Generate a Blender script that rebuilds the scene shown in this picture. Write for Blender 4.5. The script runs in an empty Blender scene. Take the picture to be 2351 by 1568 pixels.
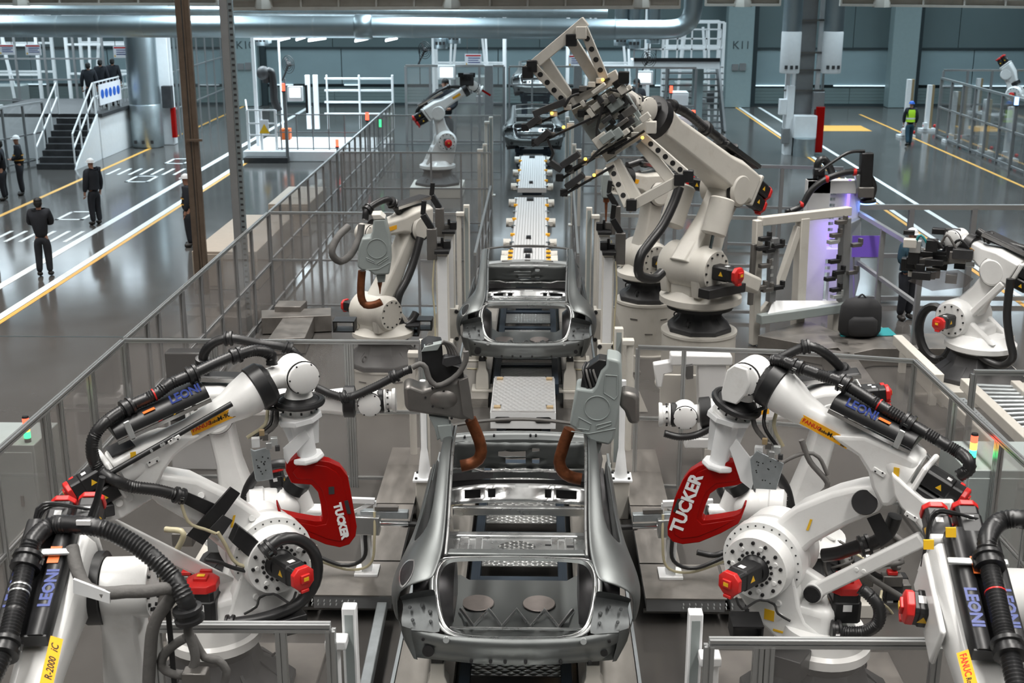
import bpy, math, random
from mathutils import Vector as V, Matrix
random.seed(7)
sc = bpy.context.scene
COL = sc.collection
# ---------------------------------------------------------------- camera
W_, H_, FPX = 2351., 1568., 2865.
CAMH = 6.2; PITCH = math.radians(16.45)
YAW = math.atan((1240 - W_/2)/FPX*math.cos(PITCH))
CF = V((-math.sin(YAW)*math.cos(PITCH), math.cos(YAW)*math.cos(PITCH), -math.sin(PITCH)))
CR = V((math.cos(YAW), math.sin(YAW), 0)); CU = CR.cross(CF); CC = V((0, 0, CAMH))
cam = bpy.data.cameras.new('camera'); camo = bpy.data.objects.new('camera', cam); COL.objects.link(camo)
cam.sensor_width = 36; cam.lens = FPX/W_*36; cam.clip_end = 300; cam.clip_start = .1
camo.matrix_world = Matrix(((CR.x, CU.x, -CF.x, 0), (CR.y, CU.y, -CF.y, 0), (CR.z, CU.z, -CF.z, CAMH), (0, 0, 0, 1)))
cam.dof.use_dof = True; cam.dof.focus_distance = 11.6; cam.dof.aperture_fstop = 3.2
sc.camera = camo
if hasattr(sc, 'cycles'): sc.cycles.transparent_max_bounces = 64
# ---------------------------------------------------------------- world, lamps, exposure
wd = bpy.data.worlds.new('world'); sc.world = wd; wd.use_nodes = True
wd.node_tree.nodes['Background'].inputs[0].default_value = (.78, .9, 1, 1)
wd.node_tree.nodes['Background'].inputs[1].default_value = .02
sc.view_settings.view_transform = 'Standard'; sc.view_settings.look = 'None'
sc.view_settings.exposure = 0.0; sc.view_settings.gamma = 1; sc.view_settings.use_curve_mapping = False
def ceiling_lamp(x, y, sx, sy, power, col):
    l = bpy.data.lights.new('ceiling_lamp', 'AREA'); l.shape = 'RECTANGLE'; l.size = sx; l.size_y = sy; l.energy = power; l.color = col; l.spread = math.radians(115)
    o = bpy.data.objects.new('ceiling_lamp', l); COL.objects.link(o); o.location = (x, y, 11.4)
for x in (-21, -12.5, -4.2, 4.2, 12.5, 21):
    ceiling_lamp(x, 10, .9, 36, 2050, (1, .97, .925))
    ceiling_lamp(x, 46, .9, 28, 1650, (.74, .91, 1))
# ---------------------------------------------------------------- pixel -> place helpers (picked in the 2351x1568 frame)
def ray(u, v): return CF + CR*((u - W_/2)/FPX) - CU*((v - H_/2)/FPX)
def atz(u, v, z=0.): d = ray(u, v); return CC + d*((z - CAMH)/d.z)
def aty(u, v, y): d = ray(u, v); return CC + d*(y/d.y)
def atx(u, v, x): d = ray(u, v); return CC + d*(x/d.x)
class Pl:
    """upright plane through (x, y) along yaw; n is its normal on the camera's side"""
    def __init__(s, x, y, yawdeg):
        a = math.radians(yawdeg); s.o = V((x, y, 0)); s.f = V((math.cos(a), math.sin(a), 0)); s.n = V((s.f.y, -s.f.x, 0))
        if s.n.y > 0: s.n = -s.n
        s.z = V((0, 0, 1))
    def p(s, u, v, off=0.):
        b = s.o + s.n*off; d = ray(u, v); return CC + d*((b - CC).dot(s.n)/d.dot(s.n))
    def w(s, a, off, z): return s.o + s.f*a + s.n*off + s.z*z
    def poly(s, pts, off=0.): return [s.p(u, v, off) for u, v in pts]
# ---------------------------------------------------------------- materials
MATS = {}
def mat(name, col, rough=.5, metal=0., var=.0, scale=6., bump=0., bscale=40., coat=0., spec=.5, emit=None, estr=1., stretch=None, rvar=0., dirt=0.):
    m = bpy.data.materials.new(name); m.use_nodes = True; nt = m.node_tree; b = nt.nodes['Principled BSDF']; L = nt.links
    c = (*col, 1); b.inputs['Base Color'].default_value = c; b.inputs['Roughness'].default_value = rough; b.inputs['Metallic'].default_value = metal
    b.inputs['Specular IOR Level'].default_value = spec
    if coat: b.inputs['Coat Weight'].default_value = coat; b.inputs['Coat Roughness'].default_value = .12
    if emit: b.inputs['Emission Color'].default_value = (*emit, 1); b.inputs['Emission Strength'].default_value = estr
    if var or bump or rvar or dirt:
        tc = nt.nodes.new('ShaderNodeTexCoord'); mp = nt.nodes.new('ShaderNodeMapping'); L.new(tc.outputs['Object'], mp.inputs[0])
        if stretch: mp.inputs['Scale'].default_value = stretch
        n = nt.nodes.new('ShaderNodeTexNoise'); n.inputs['Scale'].default_value = scale; n.inputs['Detail'].default_value = 6; n.inputs['Roughness'].default_value = .6
        L.new(mp.outputs[0], n.inputs['Vector'])
        if var:
            r = nt.nodes.new('ShaderNodeMapRange'); r.inputs[1].default_value = .3; r.inputs[2].default_value = .7; r.inputs[3].default_value = 1 - var; r.inputs[4].default_value = 1 + var
            L.new(n.outputs['Fac'], r.inputs[0])
            mx = nt.nodes.new('ShaderNodeVectorMath'); mx.operation = 'SCALE'; mx.inputs[0].default_value = col; L.new(r.outputs[0], mx.inputs['Scale']); src = mx.outputs[0]
            if dirt:
                n3 = nt.nodes.new('ShaderNodeTexNoise'); n3.inputs['Scale'].default_value = 2.3; n3.inputs['Detail'].default_value = 9; n3.inputs['Roughness'].default_value = .75; L.new(tc.outputs['Object'], n3.inputs['Vector'])
                r3 = nt.nodes.new('ShaderNodeMapRange'); r3.inputs[1].default_value = .56; r3.inputs[2].default_value = .75; r3.inputs[4].default_value = dirt; L.new(n3.outputs['Fac'], r3.inputs[0])
                mm = nt.nodes.new('ShaderNodeMix'); mm.data_type = 'RGBA'; L.new(r3.outputs[0], mm.inputs['Factor']); L.new(src, mm.inputs['A']); mm.inputs['B'].default_value = (col[0]*.55, col[1]*.5, col[2]*.42, 1); src = mm.outputs['Result']
            L.new(src, b.inputs['Base Color'])
        if rvar:
            r2 = nt.nodes.new('ShaderNodeMapRange'); r2.inputs[1].default_value = .3; r2.inputs[2].default_value = .7; r2.inputs[3].default_value = max(.02, rough - rvar); r2.inputs[4].default_value = rough + rvar
            L.new(n.outputs['Fac'], r2.inputs[0]); L.new(r2.outputs[0], b.inputs['Roughness'])
        if bump:
            n2 = nt.nodes.new('ShaderNodeTexNoise'); n2.inputs['Scale'].default_value = bscale; L.new(mp.outputs[0], n2.inputs['Vector'])
            bp = nt.nodes.new('ShaderNodeBump'); bp.inputs['Strength'].default_value = bump; bp.inputs['Distance'].default_value = .01
            L.new(n2.outputs['Fac'], bp.inputs['Height']); L.new(bp.outputs[0], b.inputs['Normal'])
    MATS[name] = m; return m
mat('white', (.82, .82, .81), .32, var=.04, scale=3, coat=.25, bump=.05, bscale=120, dirt=.25)
mat('cream', (.6, .575, .525), .42, var=.05, scale=3, dirt=.35)
mat('cleanwhite', (.8, .81, .82), .4, var=.03)
mat('black', (.012, .012, .013), .42, var=.3, scale=9)
mat('rubber', (.016, .016, .017), .38, spec=.6)
mat('charcoal', (.035, .035, .037), .5, var=.25, scale=5, dirt=.5)
mat('greyhose', (.13, .125, .12), .75, bump=.5, bscale=30, var=.15)
mat('red', (.3, .002, .001), .32, coat=.06, var=.05, spec=.15)
mat('redcap', (.6, .02, .018), .38, var=.08)
mat('yellow', (.85, .5, .02), .45)
mat('amber', (.9, .42, .01), .5)
mat('orange', (.85, .17, .03), .5)
mat('blue', (.03, .08, .45), .5)
mat('steel', (.18, .191, .19), .42, metal=.82, var=.07, scale=2.5, rvar=.06, stretch=(1, .3, 1))
mat('innersteel', (.13, .138, .14), .55, metal=.7, var=.2, scale=5, bump=.06, bscale=9)
mat('pinksteel', (.3, .265, .25), .5, metal=.6, var=.1)
mat('brightsteel', (.66, .67, .67), .3, metal=.95, var=.06, rvar=.06)
mat('darksteel', (.16, .155, .16), .42, metal=.85, var=.2, scale=4, rvar=.08)
mat('shieldgrey', (.29, .325, .32), .42, var=.03, coat=.1)
mat('zinc', (.46, .5, .52), .38, metal=.8, var=.12, scale=9)
mat('gunmetal', (.2, .19, .18), .42, metal=.7, var=.1)
mat('copper', (.2, .065, .025), .5, metal=.55, var=.35, scale=14, rvar=.1)
mat('alu', (.5, .51, .51), .34, metal=.85, var=.05)
mat('aludark', (.05, .052, .053), .5)
mat('postgrey', (.27, .275, .28), .45, metal=.4, var=.05)
mat('chrome', (.8, .8, .8), .12, metal=1)
mat('plate', (.215, .2, .185), .42, metal=.55, var=.22, scale=3, rvar=.12, dirt=.35)
mat('bronzepole', (.13, .095, .07), .5, metal=.2, var=.15)
mat('galv', (.44, .5, .52), .38, metal=.85, var=.08, scale=5)
mat('duct', (.4, .47, .5), .36, metal=.9, var=.06, scale=1.2)
mat('clothnavy', (.012, .014, .02), .85, bump=.4, bscale=18, var=.25)
mat('clothteal', (.02, .06, .09), .85, bump=.3, bscale=18, var=.2)
mat('hivis', (.5, .85, .03), .7)
mat('skin', (.42, .22, .15), .55)
mat('hair', (.01, .009, .008), .6)
mat('mask', (.55, .72, .8), .8)
mat('boot', (.02, .018, .016), .5)
mat('linewhite', (.74, .76, .76), .4, var=.06, scale=8)
mat('lineorange', (.75, .4, .08), .42, var=.1, scale=8)
mat('concrete', (.24, .225, .205), .45, var=.2, scale=2, rvar=.12, dirt=.3)
mat('paper', (.8, .8, .84), .6)
mat('tin', (.6, .62, .62), .3, metal=.6)
mat('lens', (.05, .05, .05), .1)
mat('lamp_red', (.8, .05, .03), .4, emit=(1, .06, .03), estr=5)
mat('lamp_amber', (.9, .5, .05), .4, emit=(1, .5, .05), estr=5)
mat('lamp_green', (.05, .8, .2), .4, emit=(.03, 1, .25), estr=5)
mat('lamp_blue', (.1, .2, .9), .4, emit=(.15, .3, 1), estr=7)
mat('lamp_white', (.9, .9, .9), .4, emit=(.85, .95, 1), estr=9)
mat('screen', (.8, .85, .85), .3, emit=(.8, .95, 1), estr=1.3)
mat('daystrip', (.8, .9, 1), .4, emit=(.7, .88, .95), estr=1.0)
mat('slatwhite', (.56, .56, .56), .45, var=.04)
mat('daylight', (.8, .9, 1), .4, emit=(.75, .9, 1), estr=6)
mat('violetlamp', (.4, .3, .9), .4, emit=(.33, .2, 1), estr=1.6)
mat('safetyblue', (.02, .12, .55), .45)
mat('wallupper', (.12, .165, .172), .55, var=.05, scale=2)
mat('walllower', (.27, .36, .385), .5, var=.05, scale=2)
mat('wallbase', (.17, .225, .225), .55, var=.05)
mat('wallcol', (.28, .36, .37), .5, var=.04)
mat('seam', (.03, .045, .05), .6)
mat('ceiling', (.22, .22, .22), .8)
mat('textgrey', (.06, .08, .085), .6)
mat('textblack', (.01, .01, .01), .5)
mat('textred', (.6, .01, .01), .5)
mat('textblue', (.012, .035, .22), .4)
mat('textwhite', (.85, .85, .85), .4)
mat('beige', (.42, .36, .3), .5, var=.04)
mat('clearhose', (.5, .45, .3), .3, spec=.6)
mat('checker', (.55, .55, .54), .3, metal=.85, var=.15, scale=5, rvar=.08)
mat('navyframe', (.035, .05, .07), .4, metal=.3, var=.15)
mat('teal', (.02, .25, .27), .5)
mat('cardboard', (.3, .22, .12), .7)
mat('padblack', (.02, .02, .022), .8)
def glassmat(name, tint, fac, rough, haze=0.):
    m = bpy.data.materials.new(name); m.use_nodes = True; nt = m.node_tree; nt.nodes.remove(nt.nodes['Principled BSDF']); L = nt.links
    out = nt.nodes['Material Output']; t = nt.nodes.new('ShaderNodeBsdfTransparent'); t.inputs[0].default_value = (*tint, 1)
    g = nt.nodes.new('ShaderNodeBsdfGlossy'); g.inputs['Roughness'].default_value = rough; g.inputs['Color'].default_value = (.9, .88, .87, 1)
    fr = nt.nodes.new('ShaderNodeFresnel'); fr.inputs[0].default_value = fac; mu = nt.nodes.new('ShaderNodeMath'); mu.operation = 'MULTIPLY'; mu.inputs[1].default_value = .45; L.new(fr.outputs[0], mu.inputs[0])
    mx = nt.nodes.new('ShaderNodeMixShader'); L.new(mu.outputs[0], mx.inputs[0]); L.new(t.outputs[0], mx.inputs[1]); L.new(g.outputs[0], mx.inputs[2]); res = mx.outputs[0]
    if haze:
        d = nt.nodes.new('ShaderNodeBsdfDiffuse'); d.inputs[0].default_value = (.75, .72, .7, 1); m2 = nt.nodes.new('ShaderNodeMixShader'); m2.inputs[0].default_value = haze
        L.new(res, m2.inputs[1]); L.new(d.outputs[0], m2.inputs[2]); res = m2.outputs[0]
    L.new(res, out.inputs[0]); MATS[name] = m
glassmat('pane', (.94, .935, .93), 1.3, .05, .075)
glassmat('paneclear', (.97, .975, .975), 1.2, .05, .015)
glassmat('panetint', (.62, .6, .6), 1.5, .05, .1)
# floor material: polished grey epoxy, warm near the cells, cool far away, drawn joints
def floormat():
    m = bpy.data.materials.new('floor'); m.use_nodes = True; nt = m.node_tree; b = nt.nodes['Principled BSDF']; L = nt.links
    tc = nt.nodes.new('ShaderNodeTexCoord'); n = nt.nodes.new('ShaderNodeTexNoise'); n.inputs['Scale'].default_value = .35; n.inputs['Detail'].default_value = 8; n.inputs['Roughness'].default_value = .62
    L.new(tc.outputs['Object'], n.inputs['Vector'])
    cr = nt.nodes.new('ShaderNodeValToRGB'); cr.color_ramp.elements[0].position = .3; cr.color_ramp.elements[0].color = (.066, .062, .058, 1); cr.color_ramp.elements[1].position = .7; cr.color_ramp.elements[1].color = (.086, .081, .077, 1)
    L.new(n.outputs['Fac'], cr.inputs[0]); L.new(cr.outputs[0], b.inputs['Base Color'])
    n2 = nt.nodes.new('ShaderNodeTexNoise'); n2.inputs['Scale'].default_value = 1.4; n2.inputs['Detail'].default_value = 5; L.new(tc.outputs['Object'], n2.inputs['Vector'])
    r = nt.nodes.new('ShaderNodeMapRange'); r.inputs[3].default_value = .1; r.inputs[4].default_value = .16; L.new(n2.outputs['Fac'], r.inputs[0]); L.new(r.outputs[0], b.inputs['Roughness'])
    b.inputs['Specular IOR Level'].default_value = .38
    n4 = nt.nodes.new('ShaderNodeTexNoise'); n4.inputs['Scale'].default_value = 3.; L.new(tc.outputs['Object'], n4.inputs['Vector'])
    bp = nt.nodes.new('ShaderNodeBump'); bp.inputs['Strength'].default_value = .012; bp.inputs['Distance'].default_value = .02; L.new(n4.outputs['Fac'], bp.inputs['Height']); L.new(bp.outputs[0], b.inputs['Normal'])
    MATS['floor'] = m
floormat()
# quilted / checker plate: relief of small raised lozenges
def quilt(name, col, rough, scale, strength):
    m = mat(name, col, rough, metal=.8); nt = m.node_tree; b = nt.nodes['Principled BSDF']; L = nt.links
    tc = nt.nodes.new('ShaderNodeTexCoord'); mp = nt.nodes.new('ShaderNodeMapping'); mp.inputs['Rotation'].default_value = (0, 0, math.radians(45)); L.new(tc.outputs['Object'], mp.inputs[0])
    w = nt.nodes.new('ShaderNodeTexVoronoi'); w.inputs['Scale'].default_value = scale; w.inputs['Randomness'].default_value = 0.15; L.new(mp.outputs[0], w.inputs['Vector'])
    bp = nt.nodes.new('ShaderNodeBump'); bp.inputs['Strength'].default_value = strength; bp.inputs['Distance'].default_value = .03; bp.invert = True; L.new(w.outputs['Distance'], bp.inputs['Height']); L.new(bp.outputs[0], b.inputs['Normal'])
quilt('quilt', (.55, .55, .54), .28, 11, .9)
quilt('swirl', (.78, .78, .78), .34, 14, .45)
# ---------------------------------------------------------------- mesh builder
OFF = {}
STUFF = {'bolt', 'rib', 'ladder_rung_set', 'grommet', 'stud', 'cowl_hole', 'member_slot', 'shelf_slot', 'bow_slot', 'cable_clutter', 'clamp_tip', 'hole', 'hose_rib', 'wiring'}
class MB:
    def __init__(s): s.v = []; s.f = []
    def add(s, vs, fs): k = len(s.v); s.v += [tuple(x) for x in vs]; s.f += [tuple(i + k for i in f) for f in fs]; return s
    def box(s, c, sz, ax=None):
        c = V(c); hx, hy, hz = sz[0]/2, sz[1]/2, sz[2]/2
        a = ax or (V((1, 0, 0)), V((0, 1, 0)), V((0, 0, 1)))
        vs = [c + a[0]*(i*hx) + a[1]*(j*hy) + a[2]*(k*hz) for i in (-1, 1) for j in (-1, 1) for k in (-1, 1)]
        return s.add(vs, [(0, 1, 3, 2), (4, 6, 7, 5), (0, 4, 5, 1), (2, 3, 7, 6), (0, 2, 6, 4), (1, 5, 7, 3)])
    def b2(s, lo, hi): return s.box([(lo[i] + hi[i])/2 for i in range(3)], [hi[i] - lo[i] for i in range(3)])
    def beam(s, p, q, w, h, up=(0, 0, 1)):
        p = V(p); q = V(q); d = (q - p); L = d.length; d = d/L; u = V(up)
        if abs(d.dot(u)) > .98: u = V((0, 1, 0))
        x = d.cross(u).normalized(); z = x.cross(d); return s.box((p + q)/2, (w, L, h), (x, d, z))
    def prism(s, poly, d):
        n = len(poly); d = V(d); vs = [V(p) for p in poly] + [V(p) + d for p in poly]
        return s.add(vs, [tuple(range(n - 1, -1, -1)), tuple(range(n, 2*n))] + [(i, (i + 1) % n, n + (i + 1) % n, n + i) for i in range(n)])
    def loft(s, rings, cap=True, closed=True):
        n = len(rings[0]); vs = [p for r in rings for p in r]; fs = []
        for k in range(len(rings) - 1):
            for i in range(n if closed else n - 1):
                j = (i + 1) % n; fs.append((k*n + i, k*n + j, (k + 1)*n + j, (k + 1)*n + i))
        if cap and closed: fs += [tuple(range(n - 1, -1, -1)), tuple(range((len(rings) - 1)*n, len(rings)*n))]
        return s.add(vs, fs)
    def cyl(s, p, q, r0, r1=None, n=20, cap=True):
        return s.lathe(p, q, [(0, r0), (1, r0 if r1 is None else r1)], n, cap)
    def lathe(s, p, q, prof, n=20, cap=True):
        """profile of (t along p->q, radius)"""
        p = V(p); q = V(q); x, y = perp(q - p)
        return s.loft([[p + (q - p)*t + x*(r*math.cos(2*math.pi*i/n)) + y*(r*math.sin(2*math.pi*i/n)) for i in range(n)] for t, r in prof], cap)
    def tube(s, pts, r, n=10, step=None, cap=True, cor=0.):
        pts = [V(p) for p in pts]
        if step: pts = spline(pts, step)
        rings = []; x = None
        for i, p in enumerate(pts):
            d = (pts[min(i + 1, len(pts) - 1)] - pts[max(i - 1, 0)]).normalized()
            if x is None: x, y = perp(d)
            else: x = (x - d*x.dot(d)).normalized(); y = x.cross(d)
            rr = r[i] if isinstance(r, (list, tuple)) else r
            if cor: rr = rr*(1 - (cor if i % 2 else 0))
            rings.append([p + x*(rr*math.cos(2*math.pi*k/n)) + y*(rr*math.sin(2*math.pi*k/n)) for k in range(n)])
        return s.loft(rings, cap)
    def ball(s, c, r, n=12, m=8, ax=None):
        c = V(c); r = r if isinstance(r, (tuple, list)) else (r, r, r); a = ax or (V((1, 0, 0)), V((0, 1, 0)), V((0, 0, 1)))
        return s.loft([[c + a[0]*(r[0]*math.sin(t)*math.cos(2*math.pi*i/n)) + a[1]*(r[1]*math.sin(t)*math.sin(2*math.pi*i/n)) + a[2]*(r[2]*math.cos(t)) for i in range(n)] for t in [max(.02, min(math.pi - .02, math.pi*k/m)) for k in range(m + 1)]])
    def build(s, name, material, parent=None, bevel=0., smooth=40, seg=2):
        off = OFF.get(parent.name, V((0, 0, 0))) if parent else V((0, 0, 0))
        me = bpy.data.meshes.new(name); me.from_pydata([(x[0] - off[0], x[1] - off[1], x[2] - off[2]) for x in s.v], [], s.f); me.validate()
        fix(me); me.materials.append(MATS[material])
        if smooth: me.shade_smooth(); me.set_sharp_from_angle(angle=math.radians(smooth))
        o = bpy.data.objects.new(name, me); COL.objects.link(o)
        if parent: o.parent = parent; OFF[o.name] = off
        if name in STUFF: o['kind'] = 'stuff'
        if bevel: b = o.modifiers.new('bevel', 'BEVEL'); b.width = bevel; b.segments = seg; b.limit_method = 'ANGLE'; b.angle_limit = math.radians(40)
        return o
import bmesh
def fix(me):
    bm = bmesh.new(); bm.from_mesh(me); bmesh.ops.recalc_face_normals(bm, faces=bm.faces); bm.to_mesh(me); bm.free()
def perp(d):
    d = V(d).normalized(); u = V((0, 0, 1)) if abs(d.z) < .95 else V((0, 1, 0)); x = d.cross(u).normalized(); return x, x.cross(d)
def spline(pts, step):
    P = [pts[0]*2 - pts[1]] + list(pts) + [pts[-1]*2 - pts[-2]]; out = []
    for i in range(1, len(P) - 2):
        a, b, c, d = P[i - 1:i + 3]; n = max(2, int((c - b).length/step))
        for k in range(n):
            t = k/n; out.append(.5*((2*b) + (c - a)*t + (2*a - 5*b + 4*c - d)*t*t + (3*b - a - 3*c + d)*t**3))
    return out + [P[-2]]
def thing(name, loc, label, cat, group=None):
    o = bpy.data.objects.new(name, None); COL.objects.link(o); o.location = loc; OFF[o.name] = V(loc); o.empty_display_size = .1
    return tag(o, label, cat, group)
def tag(o, label=None, cat=None, group=None, kind=None):
    if label: o['label'] = label
    if cat: o['category'] = cat
    if group: o['group'] = group
    if kind: o['kind'] = kind
    return o
MESHC = {}
def piece(name, parent, material, key, maker, loc, rot=None, scale=None, bevel=0.):
    """an object sharing mesh data with alike pieces; loc is a world place, maker fills an MB about the origin"""
    k = (key, material)
    if k not in MESHC:
        mb = MB(); maker(mb); me = bpy.data.meshes.new(name); me.from_pydata(mb.v, [], mb.f); fix(me); me.materials.append(MATS[material]); me.shade_smooth(); me.set_sharp_from_angle(angle=math.radians(40)); MESHC[k] = me
    o = bpy.data.objects.new(name, MESHC[k]); COL.objects.link(o)
    off = V((0, 0, 0))
    if parent: o.parent = parent; off = OFF.get(parent.name, off); OFF[o.name] = off
    M = Matrix.Translation(V(loc) - off)
    if rot is not None: M = M @ rot.to_4x4()
    if scale: M = M @ Matrix.Diagonal((*scale, 1))
    o.matrix_local = M
    if parent: OFF[o.name] = V(loc)
    return o
def unitbox(mb): mb.box((0, 0, 0), (1, 1, 1))
def pbox(name, parent, material, c, sz, rot=None): return piece(name, parent, material, 'ubox', unitbox, c, rot, sz)
def frame3(x, y, z): return Matrix((x, y, z)).transposed()
def text(name, s, parent, material, org, xdir, ydir, size, extrude=.001, align='LEFT', shear=0., bold=0.):
    """flat lettering standing on a surface"""
    cu = bpy.data.curves.new(name, 'FONT'); cu.body = s; cu.size = size; cu.extrude = extrude; cu.align_x = align; cu.shear = shear; cu.offset = bold; cu.resolution_u = 2
    t = bpy.data.objects.new(name, cu); COL.objects.link(t); dg = bpy.context.evaluated_depsgraph_get()
    me = bpy.data.meshes.new_from_object(t.evaluated_get(dg)); bpy.data.objects.remove(t); me.materials.clear(); me.materials.append(MATS[material])
    o = bpy.data.objects.new(name, me); COL.objects.link(o); x = V(xdir).normalized(); y = (V(ydir) - x*V(ydir).dot(x)).normalized(); z = x.cross(y)
    off = OFF.get(parent.name, V((0, 0, 0))) if parent else V((0, 0, 0))
    if parent: o.parent = parent
    o.matrix_local = Matrix.Translation(V(org) - off) @ frame3(x, y, z).to_4x4()
    return o
# ================================================================ the setting
def struct(name, mb, m, parent=None, **k):
    o = mb.build(name, m, parent, **k)
    if not parent: o['kind'] = 'structure'
    return o
YB = 61.6                                                     # back wall
floor = struct('floor', MB().b2((-40, -10, -.3), (36, YB + .6, 0)), 'floor', smooth=0)
struct('ceiling', MB().b2((-40, -10, 12), (36, YB + .6, 12.3)), 'ceiling', smooth=0)
wl = struct('wall_left', MB().b2((-40.3, -10, 0), (-40, YB, 12)), 'wallupper', smooth=0)
wr_ = struct('wall_right', MB().b2((36, -10, 0), (36.3, YB, 12)), 'wallupper', smooth=0)
wf = struct('wall_front', MB().b2((-40, -10.3, 0), (36, -10, 12)), 'wallupper', smooth=0)
wb = struct('wall_back', MB().b2((-40, YB + .15, 0), (36, YB + .5, 12)), 'seam', smooth=0)
x = -40.
while x < 36:                                                 # cladding panels, each its own
    pbox('panel', wb, 'wallupper', (x + 2.5, YB + .1, 5.4), (4.97, .1, 5.3))
    x += 5.
x = -40.
while x < 36:
    pbox('panel', wb, 'walllower', (x + 1.9, YB + .09, 1.85), (3.76, .1, 1.66)); x += 3.8
x = -40.
while x < 36:
    for k in range(5): pbox('panel', wb, 'wallbase', (x + 2.5, YB + .09, .19 + k*.15), (4.98, .08, .142))
    x += 5.
pbox('trim', wb, 'seam', (-2, YB + .06, 2.73), (76, .14, .09))
pbox('trim', wb, 'seam', (-2, YB + .06, .05), (76, .16, .1))
for i, (x0, x1) in enumerate([(-27, -24), (-21.6, -19.7), (-13, -12), (-9.5, -8.8), (3.6, 4.6), (5.6, 8.9), (10.1, 12.6), (14.2, 17.3), (20, 24)]):
    tag(pbox('window_%d' % (i + 1), None, 'daystrip', ((x0 + x1)/2, YB + .02, .98), (x1 - x0, .06, .055)), kind='structure')
for i, x in enumerate((-33, -28.5, -24, -19.5, -15, -10.5, -6, 6, 10.5, 15, 19.5, 24)):   # high windows of the hall
    o = MB().b2((x - 1.7, YB - .02, 8.4), (x + 1.7, YB + .04, 10.2)).build('window_%d' % (i + 20), 'daylight'); o['kind'] = 'structure'
    fr = MB()
    for q in (-1.75, -.6, .6, 1.75): fr.b2((x + q - .05, YB - .08, 8.3), (x + q + .05, YB + .02, 10.3))
    for q in (8.3, 9.3, 10.25): fr.b2((x - 1.8, YB - .08, q), (x + 1.8, YB + .02, q + .07))
    fr.build('window_frame', 'seam', o)
# hall columns on the back wall with their grid numbers
def wall_column(u, sign, label):
    p = aty(u, 200, YB - .5); t = thing('hall_column', (p.x, YB - .4, 0), label, 'column', 'columns along the back wall')
    MB().b2((p.x - .62, YB - .75, 0), (p.x + .62, YB + .05, 10)).build('shaft', 'wallcol', t, bevel=.03)
    MB().b2((p.x + .66, YB - .3, 0), (p.x + .9, YB, 10)).build('downpipe', 'seam', t)
    if sign:
        q = aty(u, 112, YB - .77); text('lettering', sign, t, 'textgrey', (p.x - .38, YB - .76, q.z), (1, 0, 0), (0, 0, 1), .52)
        for k, (dx, w) in enumerate(((-.2, .3), (.16, .3))): MB().b2((p.x + dx - w/2, YB - .8, 1.75), (p.x + dx + w/2, YB - .75, 2.05 + .04*k)).build('switch_plate', 'postgrey', t)
wall_column(568, 'K10', 'pale green back wall column marked K10')
wall_column(1693, 'K11', 'pale green back wall column marked K11')
wall_column(2068, None, 'slim pale column on the back wall near the hi-vis worker')
# ---------------------------------------------------------------- floor markings
def strip(x0, x1, y0, y1, m): MB().b2((x0, y0, .0), (x1, y1, .004)).build('lane_line', m, floor, smooth=0)
strip(-11.2, -11.0, 10, 61, 'linewhite'); strip(-10.2, -10.02, 10, 47, 'linewhite'); strip(-10.0, -9.9, 10, 47, 'lineorange'); strip(-14.4, -14.26, 10, 61, 'lineorange')
strip(10.5, 10.64, 8, 61, 'linewhite'); strip(9.55, 9.68, 8, 61, 'linewhite'); strip(9.4, 9.5, 8, 61, 'lineorange'); strip(14.6, 14.72, 8, 58, 'lineorange')
def dash(y0, n, x0=-13.6, dx=.36):
    for k in range(n):
        x = x0 + k*dx; MB().prism([(x, y0, .004), (x + .1, y0, .004), (x + .1, y0 + 1.3, .004), (x, y0 + 1.3, .004)], (0, 0, -.004)).build('lane_line', 'linewhite', floor, smooth=0)
dash(39.6, 7, -13.9); dash(29.2, 7, -13.6)
def stamp(x, y):
    for lo, hi in (((0, 0), (.75, .12)), ((0, 1.1), (.75, 1.22)), ((0, 0), (.1, 1.2)), ((.65, 0), (.75, 1.2))):
        MB().b2((x + lo[0], y + lo[1], 0), (x + hi[0], y + hi[1], .0045)).build('lane_line', 'linewhite', floor, smooth=0)
for u, v in ((375, 376), (285, 418), (125, 505)): q = atz(u, v, 0); stamp(q.x, q.y)
q = atz(1890, 301, 0); q2 = atz(1985, 293, 0); MB().b2((q.x, q.y, 0), (q2.x, q2.y + .7, .005)).build('lane_line', 'lineorange', floor, smooth=0)
MB().b2((-40, 21.1, 0), (-5.6, 21.14, .003)).build('joint', 'seam', floor, smooth=0)
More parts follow.
